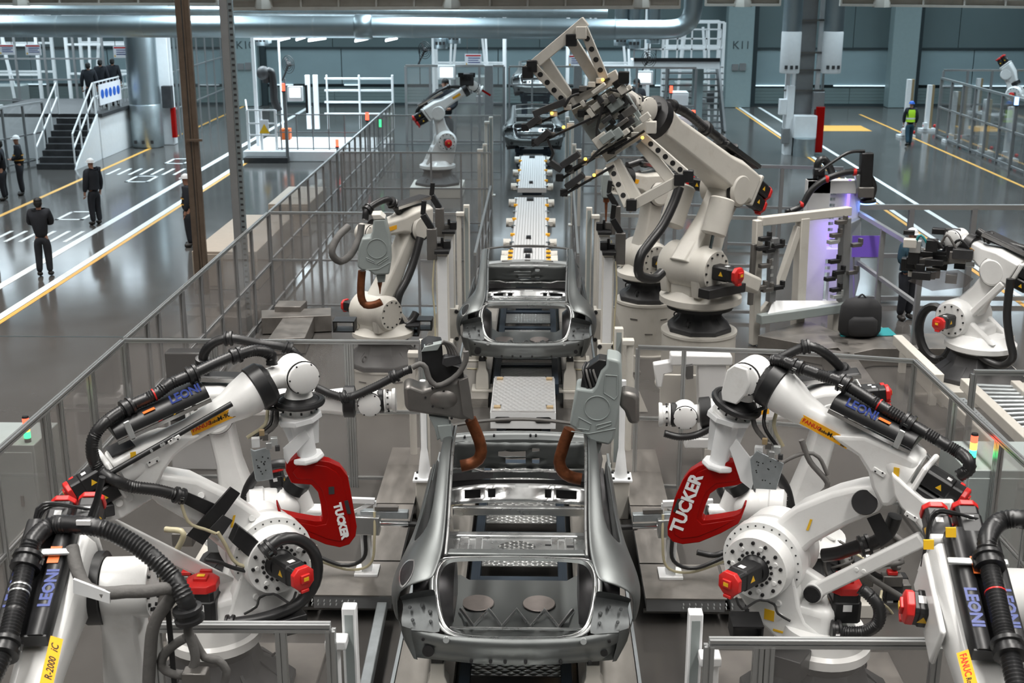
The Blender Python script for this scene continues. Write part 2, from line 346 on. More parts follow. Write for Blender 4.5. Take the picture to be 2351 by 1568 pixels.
# ---------------------------------------------------------------- fences of aluminium profile with clear sheets
def profile(mb):
    a, g, d = .5, .09, .22; pts = [(-a, -a), (-g, -a), (-g, -a + d), (g, -a + d), (g, -a), (a, -a), (a, -g), (a - d, -g), (a - d, g), (a, g), (a, a), (g, a), (g, a - d), (-g, a - d), (-g, a), (-a, a), (-a, g), (-a + d, g), (-a + d, -g), (-a, -g)]
    mb.prism([(p[0], p[1], -.5) for p in pts], (0, 0, 1))
IDM = Matrix.Identity(3)
def bar(name, parent, m, p, q, w, prof=False):
    p = V(p); q = V(q); d = (q - p); L = d.length; d.normalize()
    if abs(d.z) > .99: R = IDM
    else: x = V((0, 0, 1)).cross(d).normalized(); R = frame3(x, d.cross(x), d)
    return piece(name, parent, m, 'prof' if prof else 'ubox', profile if prof else unitbox, (p + q)/2, R, (w, w, L))
def fence(p, q, label, posts=None, n=None, h=1.9, mid=(1.0, .12), w=.045, prof=False, m='postgrey', pane='pane', group=None, gaps=(), z0=0., railm='alu', double=()):
    """a straight run p->q; posts = fractions or metres along it"""
    p = V((*p, z0)); q = V((*q, z0)); L = (q - p).length; d = (q - p)/L
    ps = [L*i/n for i in range(n + 1)] if n else posts
    t = thing('safety_fence', p, label, 'fence', group)
    for s in ps: bar('post', t, m, p + d*s, p + d*s + V((0, 0, h - .02)), w, prof)
    for s in double: bar('post', t, m, p + d*(s + w*1.15), p + d*(s + w*1.15) + V((0, 0, h - .02)), w, prof)
    bar('top_rail', t, railm, p + V((0, 0, h)), q + V((0, 0, h)), w*.95, prof)
    for z in mid: bar('mid_rail', t, m, p + V((0, 0, z)), q + V((0, 0, z)), w*.8, prof)
    if pane:
        for i in range(len(ps) - 1):
            if i in gaps: continue
            a, b = p + d*(ps[i] + w*.5), p + d*(ps[i + 1] - w*.5)
            x = d; R = frame3(x, V((-d.y, d.x, 0)), V((0, 0, 1))); zt, zb = h - w*.5, .14
            pc = piece('pane', t, pane, 'ubox', unitbox, (a + b)/2 + V((0, 0, (zt + zb)/2)), R, ((b - a).length, .006, zt - zb))
    return t
FX = -5.05
G = 'clear panel fences around the robot cells'
fence((FX, 7.4), (FX, 14.45), 'clear panel fence along the left aisle beside the nearest robots', posts=[0, 1.1, 2.2, 3.3, 4.52, 4.96, 5.87, 7.05], prof=True, w=.06, group=G, m='alu', double=(4.52, 5.87), mid=(.9, .12))
fence((FX, 14.55), (FX, 22.9), 'clear panel fence along the left aisle beside the grey-shield robot', posts=[0, .86, 1.35, 2.46, 3.5, 4.6, 5.7, 6.9, 8.35], prof=True, w=.055, group=G, double=(2.46,), mid=(.95, .12))
fence((FX, 23.0), (FX, 31.1), 'clear panel fence along the left aisle by the beige cabinets', n=8, group=G)
fence((FX, 31.2), (FX, 43.5), 'farthest clear panel fence along the left aisle', n=12, group=G)
fence((FX, 14.5), (-1.43, 14.5), 'cross fence behind the left robot with the red gun', posts=[0, 1.06, 2.72, 3.62], prof=True, w=.05, group=G, double=(1.06, 2.72), m='alu')
fence((FX, 22.95), (-1.35, 22.95), 'cross fence behind the grey-shield robot', posts=[0, .95, 1.9, 2.8, 3.7], group=G)
fence((FX + .1, 31.15), (-1.2, 31.15), 'cross fence in front of the far left robot', n=5, group=G)
fence((FX + .1, 39.6), (-1.2, 39.6), 'cross fence behind the far left robot', n=4, group=G, h=1.9)
fence((-2.61, 7.6), (-1.41, 7.62), 'low cut-off clear fence at the bottom left in front of the red gun robot', posts=[0, .86, 1.2], prof=True, w=.065, group=G, m='alu', double=(.78,))
fence((1.16, 7.47), (2.68, 7.49), 'low cut-off clear fence at the bottom right in front of the big robot', posts=[0, .33, 1.52], prof=True, w=.065, group=G, m='alu', double=(.33,))
fence((1.2, 14.35), (2.85, 14.2), 'cross fence behind the right robot with the red gun', posts=[0, .55, 1.62], prof=True, w=.05, group=G, m='alu')
fence((2.85, 14.2), (4.35, 13.85), 'angled clear fence running under the black hose to the right corner post', posts=[0, 1.54], prof=True, w=.05, group=G, m='alu')
fence((4.35, 13.85), (4.55, 8.3), 'clear panel fence along the right side of the nearest cell', posts=[0, 1.25, 2.5, 3.3, 4.2, 5.5], prof=True, w=.055, group=G, m='alu', double=(1.25, 2.5))
# ================================================================ bare metal car bodies on the line
CX = -.175
def copy_tree(o, dloc, parent=None):
    c = o.copy(); COL.objects.link(c); c.parent = parent
    if parent is None: c.location = V(o.location) + V(dloc); OFF[c.name] = V(c.location)
    for ch in o.children: copy_tree(ch, dloc, c)
    return c
def sheet(mb, rows, skip=()):
    n = len(rows[0]); vs = [p for r in rows for p in r]
    mb.add(vs, [(k*n + i, k*n + i + 1, (k + 1)*n + i + 1, (k + 1)*n + i) for k in range(len(rows) - 1) for i in range(n - 1) if (k, i) not in skip]); return mb
def solid(o, t, off=-1): m = o.modifiers.new('thickness', 'SOLIDIFY'); m.thickness = t; m.offset = off; return o
def subd(o, l=2): m = o.modifiers.new('smooth', 'SUBSURF'); m.levels = l; m.render_levels = l; return o
def holeplate(mb, c, ax, ay, hw, hh, ea, eb, n=32):
    c = V(c); ax = V(ax); ay = V(ay); A = []; B = []
    for i in range(n):
        t = 2*math.pi*i/n; k = 1/max(abs(math.cos(t)), abs(math.sin(t)))
        A.append(c + ax*(ea*math.cos(t)) + ay*(eb*math.sin(t))); B.append(c + ax*(hw*k*math.cos(t)) + ay*(hh*k*math.sin(t)))
    return mb.loft([A, B], cap=False)
def car(Y0, label, bow):
    t = thing('unfinished_car', (CX, Y0, 0), label, 'car', 'bare metal cars on the line')
    P = lambda x, s, z: V((CX + x, Y0 + s, z))
    ST = [(.20, (.88, .74), (.955, .95), (.985, 1.20), (.93, 1.275), (.80, 1.335), (.675, 1.36)),
          (.34, (.90, .72), (1.0, .96), (1.04, 1.18), (.97, 1.32), (.80, 1.395), (.645, 1.41)),
          (.55, (.91, .72), (1.02, .96), (1.055, 1.18), (.965, 1.345), (.79, 1.425), (.615, 1.44)),
          (.90, (.92, .72), (1.0, .95), (1.03, 1.17), (.915, 1.335), (.775, 1.5), (.615, 1.53)),
          (1.35, (.93, .70), (.97, .93), (.98, 1.13), (.90, 1.29), (.765, 1.6), (.63, 1.63)),
          (1.9, (.935, .68), (.955, .92), (.955, 1.1), (.895, 1.25), (.765, 1.69), (.65, 1.72)),
          (2.4, (.935, .66), (.95, .9), (.95, 1.09), (.895, 1.22), (.765, 1.735), (.665, 1.755)),
          (2.9, (.935, .66), (.95, .9), (.95, 1.08), (.895, 1.2), (.755, 1.735), (.67, 1.745)),
          (3.35, (.935, .66), (.95, .9), (.95, 1.07), (.895, 1.18), (.78, 1.56), (.72, 1.565)),
          (3.75, (.935, .66), (.955, .9), (.955, 1.07), (.9, 1.17), (.83, 1.3), (.78, 1.29)),
          (4.3, (.93, .66), (.96, .88), (.95, 1.03), (.9, 1.1), (.84, 1.14), (.78, 1.12))]
    # finer rows by interpolation
    for sg, nm in ((1, 'side_panel'), (-1, 'side_panel')):
        mb = MB(); rows = [[P(sg*x, s, z) for x, z in st] for s, *st in ST]
        skip = {(k, 3) for k in range(3, 9)} | {(k, i) for k in range(8, 10) for i in (1, 2)} | {(0, 0), (1, 0), (2, 0), (3, 0)}
        sheet(mb, rows, skip); o = mb.build(nm, 'steel', t, smooth=60)
        solid(o, .035, 1); subd(o, 2)
        # inner flange of the roof rail, bright
        r = MB(); r.tube([P(sg*(st[-1][0] - .012), s, st[-1][1] - .012) for s, *st in ST[2:10]], .014, 6, step=.12); r.build('rail_flange', 'brightsteel', t)
        r = MB(); sheet(r, [[P(sg*st[-1][0], s, st[-1][1] - .01) for s, *st in ST[2:9]], [P(sg*(st[-1][0] + .1), s, st[-1][1] - .12) for s, *st in ST[2:9]], [P(sg*(st[-1][0] + .16), s, 1.2) for s, *st in ST[2:9]]]); r.build('inner_rail', 'darksteel', t)
        # inner door frame seen through the side glass
        # sill, inner rocker, wheel house
        MB().beam(P(sg*.86, .9, .66), P(sg*.86, 4.2, .66), .16, .2).build('rocker', 'darksteel', t, bevel=.02)
        w = MB(); w.lathe(P(sg*.55, .95, .85), P(sg*.9, .95, .85), [(0, .3), (.2, .36), (1, .38)], 20); w.build('wheel_house', 'darksteel', t)
        q = MB(); sheet(q, [[P(sg*.66, .24, z) for z in (.7, .95, 1.25)], [P(sg*.7, .8, z) for z in (.7, .95, 1.3)], [P(sg*.72, 1.3, z) for z in (.7, .95, 1.3)]]); q.build('inner_side', 'darksteel', t)
        # tail lamp pocket with its shelf
        q = MB(); sheet(q, [[P(sg*.99, .22, 1.2), P(sg*.88, .2, 1.25), P(sg*.76, .19, 1.28), P(sg*.67, .19, 1.3)],
                            [P(sg*.95, .3, 1.14), P(sg*.85, .3, 1.16), P(sg*.75, .29, 1.18), P(sg*.67, .25, 1.22)],
                            [P(sg*.94, .25, 1.07), P(sg*.84, .26, 1.09), P(sg*.74, .25, 1.1), P(sg*.655, .2, 1.12)],
                            [P(sg*.95, .14, 1.05), P(sg*.85, .12, 1.05), P(sg*.74, .12, 1.05), P(sg*.635, .12, 1.04)],
                            [P(sg*.945, .1, .97), P(sg*.84, .06, .98), P(sg*.72, .05, .98), P(sg*.6, .05, .955)]])
        subd(q.build('lamp_pocket', 'innersteel', t, smooth=60), 1)
        for i, (bx, bs, bz, br) in enumerate(((.88, .2, 1.12, .01), (.78, .22, 1.13, .012), (.71, .18, 1.09, .012), (.85, .11, 1.05, .01), (.7, .11, 1.04, .01))): MB().lathe(P(sg*bx, bs, bz), P(sg*bx, bs - .04, bz + .01), [(0, br*1.5), (.5, br*1.2), (1, br*.7)], 10).build('stud', 'innersteel', t)
        MB().cyl(P(sg*.565, .03, .925), P(sg*.565, -.012, .935), .026, .026, 16).build('screw', 'tin', t)
        # corner piece between rear panel and side
        q = MB(); sheet(q, [[P(sg*.86, .07, .99), P(sg*.94, .1, 1.0), P(sg*.978, .18, 1.02), P(sg*1.0, .34, 1.0)], [P(sg*.84, .065, .84), P(sg*.9, .085, .84), P(sg*.938, .17, .84), P(sg*.962, .34, .84)], [P(sg*.81, .065, .705), P(sg*.845, .08, .705), P(sg*.875, .16, .705), P(sg*.905, .34, .715)]]); q.build('rear_corner', 'steel', t, smooth=60)
        q = MB(); sheet(q, [[P(sg*.945, .13, .94), P(sg*.952, .19, .94)], [P(sg*.92, .12, .86), P(sg*.93, .17, .86)]]); q.build('vent_hole', 'black', t)
    # fuel flap opening in the left haunch
    near = [atz(u, v, 1.36 - (v - 1287)*.0026) for u, v in ((950, 1287), (949, 1305), (941, 1326), (924, 1346), (918, 1334), (919, 1312), (927, 1296), (938, 1287))]
    pts = [P(p.x - CX, p.y - 9.15, p.z) for p in near]
    cen = sum(pts, V((0, 0, 0)))/8; fine = spline(pts + [pts[0]], .02)[:-1]
    side = [c for c in t.children if c.name.startswith('side_panel')][1]
    bpy.context.view_layer.update(); ev = side.evaluated_get(bpy.context.evaluated_depsgraph_get()); off = OFF[t.name]; eye = CC + V((0, Y0 - 9.15, 0))
    def drape(p, lift):
        d = (p - eye).normalized(); ok, loc, nor, ix = ev.ray_cast(eye - off, d)
        return (loc + off if ok else p) - d*lift
    MB().loft([[drape(cen + (p - cen)*f, .004) for p in fine] for f in (1, .8, .6, .4, .2, .02)]).build('filler_opening', 'black', t, smooth=0)
    MB().loft([[drape(cen + (p - cen)*f, .008) for p in fine] for f in (1.1, .96)], cap=False).build('filler_rim', 'brightsteel', t)
    # rear panel
    rows = []
    for k, zf in enumerate((0, .25, .5, .62, .8, 1)):
        row = []
        for i in range(17):
            x = -.86 + 1.72*i/16; e = abs(x)/.86; lo = .705 + .02*e; top = .93 + .015*e + (.05*max(0, (e - .6)/.4)); z = lo + (top - lo)*zf
            s = .0 + .075*e*e + (.02 if k in (1, 2) and i % 5 else 0) + (.018 if k == 5 else 0)
            row.append(P(x*(.955 + .05*zf), s, z))
        rows.append(row)
    o = sheet(MB(), rows).build('rear_panel', 'steel', t, smooth=50); solid(o, .012, 1)
    k = MB()
    for x in (-.36, -.08, .09, .38, -.2, .62): k.cyl(P(x, .01, .735), P(x, -.015, .735), .016, .014, 10)
    k.cyl(P(-.72, .05, .80), P(-.72, .034, .80), .05, .05, 16); k.cyl(P(.74, .05, .80), P(.74, .036, .80), .03, .03, 16)
    for x in (-.76, .78): k.cyl(P(x, .05, .91), P(x, .035, .91), .014, .014, 8)
    k.build('grommet', 'black', t)
    # trunk opening ring
    loop = []
    half = [(0, .93), (.25, .935), (.42, .945), (.52, .965), (.585, 1.01), (.62, 1.08), (.645, 1.16), (.66, 1.24), (.66, 1.31), (.63, 1.365), (.585, 1.395), (.52, 1.405), (.3, 1.41), (0, 1.415)]
    full = [(x, z) for x, z in half] + [(-x, z) for x, z in half[::-1][1:-1]]
    def sd(z): return .045 + max(0, (z - .95))*1.05
    def ringp(k, ds, dz, grow): return [P(x*(1 + grow), sd(z) + ds, (z - 1.17)*(1 + grow*.8) + 1.17 + dz) for x, z in full]
    mb = MB(); mb.loft([ringp(0, .0, 0, .115), ringp(0, -.012, .005, .09), ringp(0, .012, -.012, .075), ringp(0, .016, -.014, .05), ringp(0, -.012, .02, .025), ringp(0, -.005, .012, 0), ringp(0, .02, -.03, -.015)], cap=False)
    subd(mb.build('trunk_ring', 'brightsteel', t, smooth=50), 1)
    # boot floor with ribs and pressed rounds
    rows = []
    for k in range(13):
        s = .1 + .125*k; rows.append([P(-.62 + 1.24*i/16, s, .655 + (.03 if 3 < k < 7 and (i + k) % 3 == 0 else 0) + (.05 if i in (0, 1, 15, 16) else 0) + (.03 if k == 0 else 0)) for i in range(17)])
    sheet(MB(), rows).build('boot_floor', 'steel', t, smooth=70)
    for x in (-.36, .2): MB().lathe(P(x, 1.12, .67), P(x, 1.12, .676), [(0, .15), (1, .145)], 28).build('spot_cover', 'pinksteel', t)
    mb = MB(); mb.tube([P(-.58, .6, .705), P(.58, .6, .705)], .012, 8); mb.build('floor_bar', 'brightsteel', t)
    zz = MB(); zz.tube([P(-.5 + .125*i, .66 if i % 2 else .92, .69 if i % 2 else .715) for i in range(9)], .02, 6); zz.build('floor_rib', 'brightsteel', t)
    # deck cross member, parcel shelf with speaker hole, front lip
    MB().beam(P(-.6, .63, 1.415), P(.6, .63, 1.415), .1, .03).build('deck_member', 'steel', t, bevel=.012)
    mb = MB(); zs = 1.36
    holeplate(mb, P(0, .86, zs), (1, 0, 0), (0, 1, 0), .24, .17, .165, .12)
    for sg in (-1, 1):
        xs = [.24, .3, .31, .36, .37, .42, .43, .5, .51, .62]; hs = [0, 0, .012, .012, 0, 0, .012, .012, 0, 0]
        sheet(mb, [[P(sg*x, s, zs + h) for x, h in zip(xs, hs)] for s in (.69, .86, 1.03)])
    mb.build('parcel_shelf', 'brightsteel', t, smooth=30)
    MB().box(P(.28, .9, zs + .004), (.06, .02, .004)).box(P(.47, .85, zs + .016), (.06, .03, .004)).build('shelf_slot', 'black', t)
    MB().beam(P(-.63, 1.08, 1.365), P(.63, 1.08, 1.365), .08, .035).build('shelf_lip', 'brightsteel', t, bevel=.01)
    mb = MB().beam(P(-.63, 1.17, 1.33), P(.63, 1.17, 1.33), .07, .03); mb.build('seat_back_member', 'steel', t, bevel=.008)
    k = MB()
    for x in (-.42, -.32, -.1, 0, .1, .32, .42): k.box(P(x, 1.17, 1.347), (.07 if abs(x) == .42 else .04, .03, .003))
    k.build('member_slot', 'black', t)
    # dash: toe board, floor end bar, cross beam, firewall, cowl, header
    MB().beam(P(-.72, 3.1, .70), P(.72, 3.1, .70), .09, .09).build('floor_end_beam', 'brightsteel', t, bevel=.015)
    MB().beam(P(-.72, 3.03, .755), P(.72, 3.03, .755), .03, .02).build('beam_flange', 'brightsteel', t, bevel=.004)
    xs = [-.78, -.6, -.43, -.35, -.27, -.1, .1, .26, .33, .38, .45, .6, .78]; rows = []
    for k, (s, z) in enumerate(((3.16, .77), (3.2, .81), (3.26, .885), (3.3, .93))): rows.append([P(x, s - .05*(abs(x)/.78)**2, z - (.05 if k == 3 else .02)*(abs(x)/.78)**3) for x in xs])
    solid(sheet(MB(), rows, {(1, 1), (1, 3), (1, 7), (1, 9), (1, 10)}).build('toe_board', 'brightsteel', t, smooth=20), .008)
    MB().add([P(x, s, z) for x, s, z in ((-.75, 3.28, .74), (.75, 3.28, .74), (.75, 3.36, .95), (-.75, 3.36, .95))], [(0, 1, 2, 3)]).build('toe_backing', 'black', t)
    mb = MB(); mb.add([P(x, s, z) for x, s, z in ((-.05, 3.185, .80), (.06, 3.185, .80), (.09, 3.285, .93), (-.06, 3.285, .93))], [(0, 1, 2, 3)]); mb.build('tunnel_stamp', 'tin', t)
    rows = [[P(x, 3.36 + .03*math.cos(x*4), z + .02*math.cos(x*2.2)) for x in [-.8 + .1*i for i in range(17)]] for z in (.94, 1.0, 1.03)]
    for x0, x1, m in ((0, 6, 'darksteel'), (5, 12, 'steel'), (11, 17, 'darksteel')): sheet(MB(), [r[x0:x1] for r in rows]).build('cross_beam', m, t, smooth=60)
    mb = MB(); mb.tube([P(-.8 + .1*i, 3.37, 1.045 + (.02 if abs(i - 8) > 4 else -.004*abs(abs(i - 8) - 2))) for i in range(17)], .012, 6); mb.build('beam_edge', 'brightsteel', t)
    xs = [-.8, -.7, -.55, -.4, -.25, -.17, -.11, .05, .12, .2, .3, .45, .6, .8]; rows = [[P(x, 3.55 + .02*((i + k) % 2), z) for i, x in enumerate(xs)] for k, z in enumerate((1.0, 1.06, 1.12, 1.14, 1.2, 1.24, 1.3))]
    solid(sheet(MB(), rows, {(1, 5), (1, 6), (3, 5), (3, 6), (3, 4), (1, 8), (4, 8)}).build('firewall', 'steel', t, smooth=50), .01)
    mb = MB(); mb.tube([P(x, 3.72 + .1*(1 - (x/.75)**2), 1.31) for x in [-.72 + .09*i for i in range(17)]], .03, 8); mb.build('cowl_tube', 'steel', t)
    MB().loft([[P(x, 3.64 + .1*(1 - (x/.75)**2) + ds, 1.30 + dz) for ds, dz in ((-.03, -.02), (.05, -.02), (.05, .03), (-.02, .03))] for x in [-.75 + .1*i for i in range(16)]]).build('cowl', 'tin', t)
    k = MB()
    for x in (-.62, -.3, .1, .16, .45): k.cyl(P(x, 3.64 + .1*(1 - (x/.75)**2), 1.325), P(x, 3.6 + .1*(1 - (x/.75)**2), 1.325), .013, .013, 8)
    k.build('cowl_hole', 'black', t)
    MB().loft([[P(x, 2.92 + .1*(1 - (x/.7)**2) + ds, 1.735 + .04*(1 - (x/.7)**2) + dz) for ds, dz in ((-.05, -.01), (.04, -.03), (.05, -.015), (0, .012), (-.05, .008))] for x in [-.7 + .1*i for i in range(15)]]).build('roof_header', 'gunmetal', t)
    if bow:
        MB().loft([[P(x, 2.0 + ds, 1.69 + .05*(1 - (x/.66)**2) + dz) for ds, dz in ((-.09, -.012), (.09, -.012), (.09, .004), (0, .012), (-.09, .004))] for x in [-.66 + .11*i for i in range(13)]]).build('roof_bow', 'tin', t)
        k = MB()
        for x in (-.33, .33): k.box(P(x, 1.97, 1.738), (.17, .05, .008))
        k.box(P(0, 1.97, 1.756), (.09, .04, .008)); k.build('bow_slot', 'gunmetal', t)
    # front rails and strut towers, mostly hidden
    for sg in (-1, 1):
        MB().beam(P(sg*.5, 3.7, .8), P(sg*.5, 4.6, .8), .12, .16).build('front_rail', 'steel', t, bevel=.02)
        MB().lathe(P(sg*.62, 4.0, .8), P(sg*.58, 4.0, 1.2), [(0, .2), (.9, .14), (1, .1)], 18).build('strut_tower', 'steel', t)
    MB().beam(P(-.8, 4.62, .9), P(.8, 4.62, .9), .1, .14).build('radiator_beam', 'steel', t, bevel=.02)
    return t
c1 = car(9.15, 'bare silver car nearest the camera, with open boot and no roof', False)
c2 = car(17.72, 'bare silver car between the grey-shield robot and the round pedestals', True)
c3 = copy_tree(c2, (0, 41.0 - 17.72, .05)); c3['label'] = 'smaller bare car far down the line beyond the white plate conveyor'
c4 = copy_tree(c2, (.05, 51.5 - 17.72, .85)); c4['label'] = 'farthest bare car raised on the lift behind the far cell'
# ================================================================ robot building blocks
def cr(pts, ox, oy, k): return [(ox + x/k, oy + y/k) for x, y in pts]
def plate(name, pl, pts, m, parent, off, th, bevel=.015, seg=2):
    """outline on plane pl at offset off (near face), th thick away from the camera"""
    return MB().prism(pl.poly(pts, off), -pl.n*th).build(name, m, parent, bevel=bevel, seg=seg)
def motor(parent, p, d, up, w=.15, L=.28, cap=True, name='motor', sticker=True):
    p = V(p); d = V(d).normalized(); up = V(up); up = (up - d*up.dot(d)).normalized(); x = d.cross(up)
    def octo(c, r, ch): return [c + x*(a*r) + up*(b*r) for a, b in ((1, ch), (ch, 1), (-ch, 1), (-1, ch), (-1, -ch), (-ch, -1), (ch, -1), (1, -ch))]
    h = w/2; mb = MB(); mb.loft([octo(p, h, .75), octo(p + d*(L*.7), h, .75), octo(p + d*(L*.72), h*.92, .75), octo(p + d*L, h*.92, .75)])
    o = mb.build(name, 'black', parent, bevel=.006)
    if cap:
        mb = MB(); mb.loft([octo(p + d*L, h*1.06, .5), octo(p + d*(L + w*.25), h*1.06, .5), octo(p + d*(L + w*.33), h*.8, .5)]); mb.box(p + d*(L + w*.36) + up*(h*.1), (h*.9, w*.16, h*.8), (x, d, up)); mb.box(p + d*(L + w*.2) - up*(h*1.15), (h*.8, w*.3, h*.3), (x, d, up))
        c = mb.build('motor_cap', 'redcap', o, bevel=.006)
        MB().box(p + d*(L + w*.46) + up*(h*.1), (h*.5, .003, h*.35), (x, d, up)).build('rating_label', 'yellow', c)
    if sticker:
        for s in (-1, 1):
            q = p + d*(L*.45) + x*(s*(h + .001)); MB().add([q - d*(h*.35) - up*(h*.25), q + d*(h*.35) - up*(h*.25), q + up*(h*.4)], [(0, 1, 2)]).build('warning_sticker', 'yellow', o, smooth=0)
        MB().box(p + d*(L*.55) + up*(h + .001), (h*.6, h*.5, .002), (x, d, up)).build('notice_sticker', 'textwhite', o)
    return o
def bolts(parent, c, axis, R, n, r=.014, h=.016, a0=0., a1=2*math.pi, m='black', wid=None):
    x, y = perp(axis); d = V(axis).normalized(); mb = MB(); full = abs(a1 - a0) > 6.2
    for i in range(n):
        a = a0 + (a1 - a0)*i/(n if full else max(1, n - 1)); p = V(c) + x*(R*math.cos(a)) + y*(R*math.sin(a)); mb.cyl(p, p + d*h, r, r*.9, 8)
    return mb.build('bolt', m, parent)
def ringclamp(parent, p, d, r, w=.07, m='rubber', lug=True):
    p = V(p); d = V(d).normalized(); mb = MB(); mb.lathe(p - d*(w/2), p + d*(w/2), [(0, r*1.05), (.05, r*1.5), (.3, r*1.55), (.36, r*1.28), (.64, r*1.28), (.7, r*1.55), (.95, r*1.5), (1, r*1.05)], 18)
    o = mb.build('hose_clamp', m, parent)
    if lug: x, y = perp(d); MB().cyl(p + x*(r*1.5) - d*(w*.2), p + x*(r*1.5) + d*(w*.2), .012, .012, 8).build('screw', 'chrome', o)
    return o
def hose(parent, pts, r, cor=True, m='rubber', name='hose', pitch=.022, n=12):
    mb = MB()
    if cor: mb.tube(spline([V(p) for p in pts], pitch/2), r, n, cor=.13)
    else: mb.tube(pts, r, n, step=.05)
    return mb.build(name, m, parent, smooth=80 if not cor else 60)
def tube_arm(name, parent, pts, m='white', n=24):
    """loft of round sections: (point, radius, squash across n-free axis)"""
    ps = [V(p) for p, r in pts]; d = (ps[-1] - ps[0]).normalized(); x, y = perp(d); mb = MB()
    mb.loft([[p + x*(r*math.cos(2*math.pi*i/n)) + y*(r*math.sin(2*math.pi*i/n)) for i in range(n)] for p, (q, r) in zip(ps, pts)])
    return mb.build(name, m, parent, smooth=50)
def pedestal(parent, c, z0, z1, rb=.62, rt=.36, m='charcoal'):
    c = V(c); mb = MB(); n = 8
    for k, (r, z) in enumerate(()): pass
    rings = [[c + V((r*math.cos(math.pi/8 + math.pi/4*i), r*math.sin(math.pi/8 + math.pi/4*i), z)) for i in range(8)] for r, z in ((rb, z0), (rb, z0 + .07), (rb*.93, z0 + .1), (rt*1.15, z0 + (z1 - z0)*.6), (rt, z1))]
    o = mb.loft(rings).build('pedestal', m, parent, bevel=.015)
    ribs = MB()
    for i in range(8):
        a = math.pi/4*i; d = V((math.cos(a), math.sin(a), 0)); ribs.prism([c + d*(rb*.9) + V((0, 0, z0 + .07)), c + d*(rt*.9) + V((0, 0, z0 + .07)), c + d*(rt*.9) + V((0, 0, z0 + (z1 - z0)*.8))], V((-d.y, d.x, 0))*.03)
    ribs.build('rib', m, o)
    for a in (.6, 2.5, 4.2): p = c + V((rb*.8*math.cos(a), rb*.8*math.sin(a), z0 + .16)); q = MB(); q.tube([p + V((.045*math.cos(t)*math.cos(a), .045*math.cos(t)*math.sin(a), .045*math.sin(t))) for t in [i*math.pi/5 for i in range(11)]], .012, 6); q.build('lifting_eye', m, o)
    return o
def label_plate(parent, o, xd, yd, w, h, parts, m='amber'):
    """sticker with words: parts = (text, x fraction, size fraction, material, shear)"""
    x = V(xd).normalized(); y = (V(yd) - x*V(yd).dot(x)).normalized(); z = x.cross(y)
    pb = MB().box(V(o) + x*(w/2) + y*(h/2), (w, h, .003), (x, y, z)).build('name_label', m, parent)
    for s, fx, fs, mm, sh, fy in parts: text('lettering', s, pb, mm, V(o) + x*(w*fx) + y*(h*fy) + z*.002, x, y, h*fs, .0005, shear=sh, bold=.0012)
    return pb
FANUC = [('FANUC', .03, .6, 'textred', 0., .3), ('Robot', .375, .42, 'textblack', .25, .32), ('M-900', .56, .62, 'textblack', 0., .3), ('iB', .84, .7, 'textblack', .3, .3), ('350', .86, .28, 'textblack', 0, .05)]
def wrist_j5(parent, pl, c, r, ax=None, w=.24, m='white'):
    """round J5 housing, axis across the arm, with a cover"""
    n = ax or pl.n; mb = MB(); mb.lathe(c - n*(w/2), c + n*(w/2), [(0, r*.85), (.05, r), (.5, r), (.86, r), (.87, r*.93), (.9, r*.93), (.905, r*.97), (.97, r*.95), (1, r*.86)], 28)
    o = mb.build('wrist_housing', m, parent); MB().lathe(c + n*(w*.345), c + n*(w*.375), [(0, r*1.01), (1, r*1.01)], 28).build('seal_ring', 'black', o)
    bolts(o, c + n*(w*.46), n, r*.9, 6, r=.009, h=.012)
    return o
def flange(parent, c, d, r, m='white'):
    """tool flange stack hanging from the wrist along d"""
    c = V(c); d = V(d).normalized(); mb = MB(); mb.lathe(c, c + d*.2, [(0, r*.75), (.1, r*1.0), (.16, r*1.12), (.34, r*1.12), (.36, r*.95), (.42, r*.95)], 26); mb.build('flange_seal', 'black', parent)
    mb = MB(); mb.lathe(c, c + d*.2, [(.4, r*1.05), (.48, r*1.08), (.5, r*.85), (.8, r*.85), (.82, r*1.1), (.98, r*1.15), (1, r*1.1)], 8 if r > .15 else 24); o = mb.build('tool_flange', m, parent, bevel=.004); bolts(o, c + d*.13, -d, r*.98, 10, r=.01, h=.02); return o
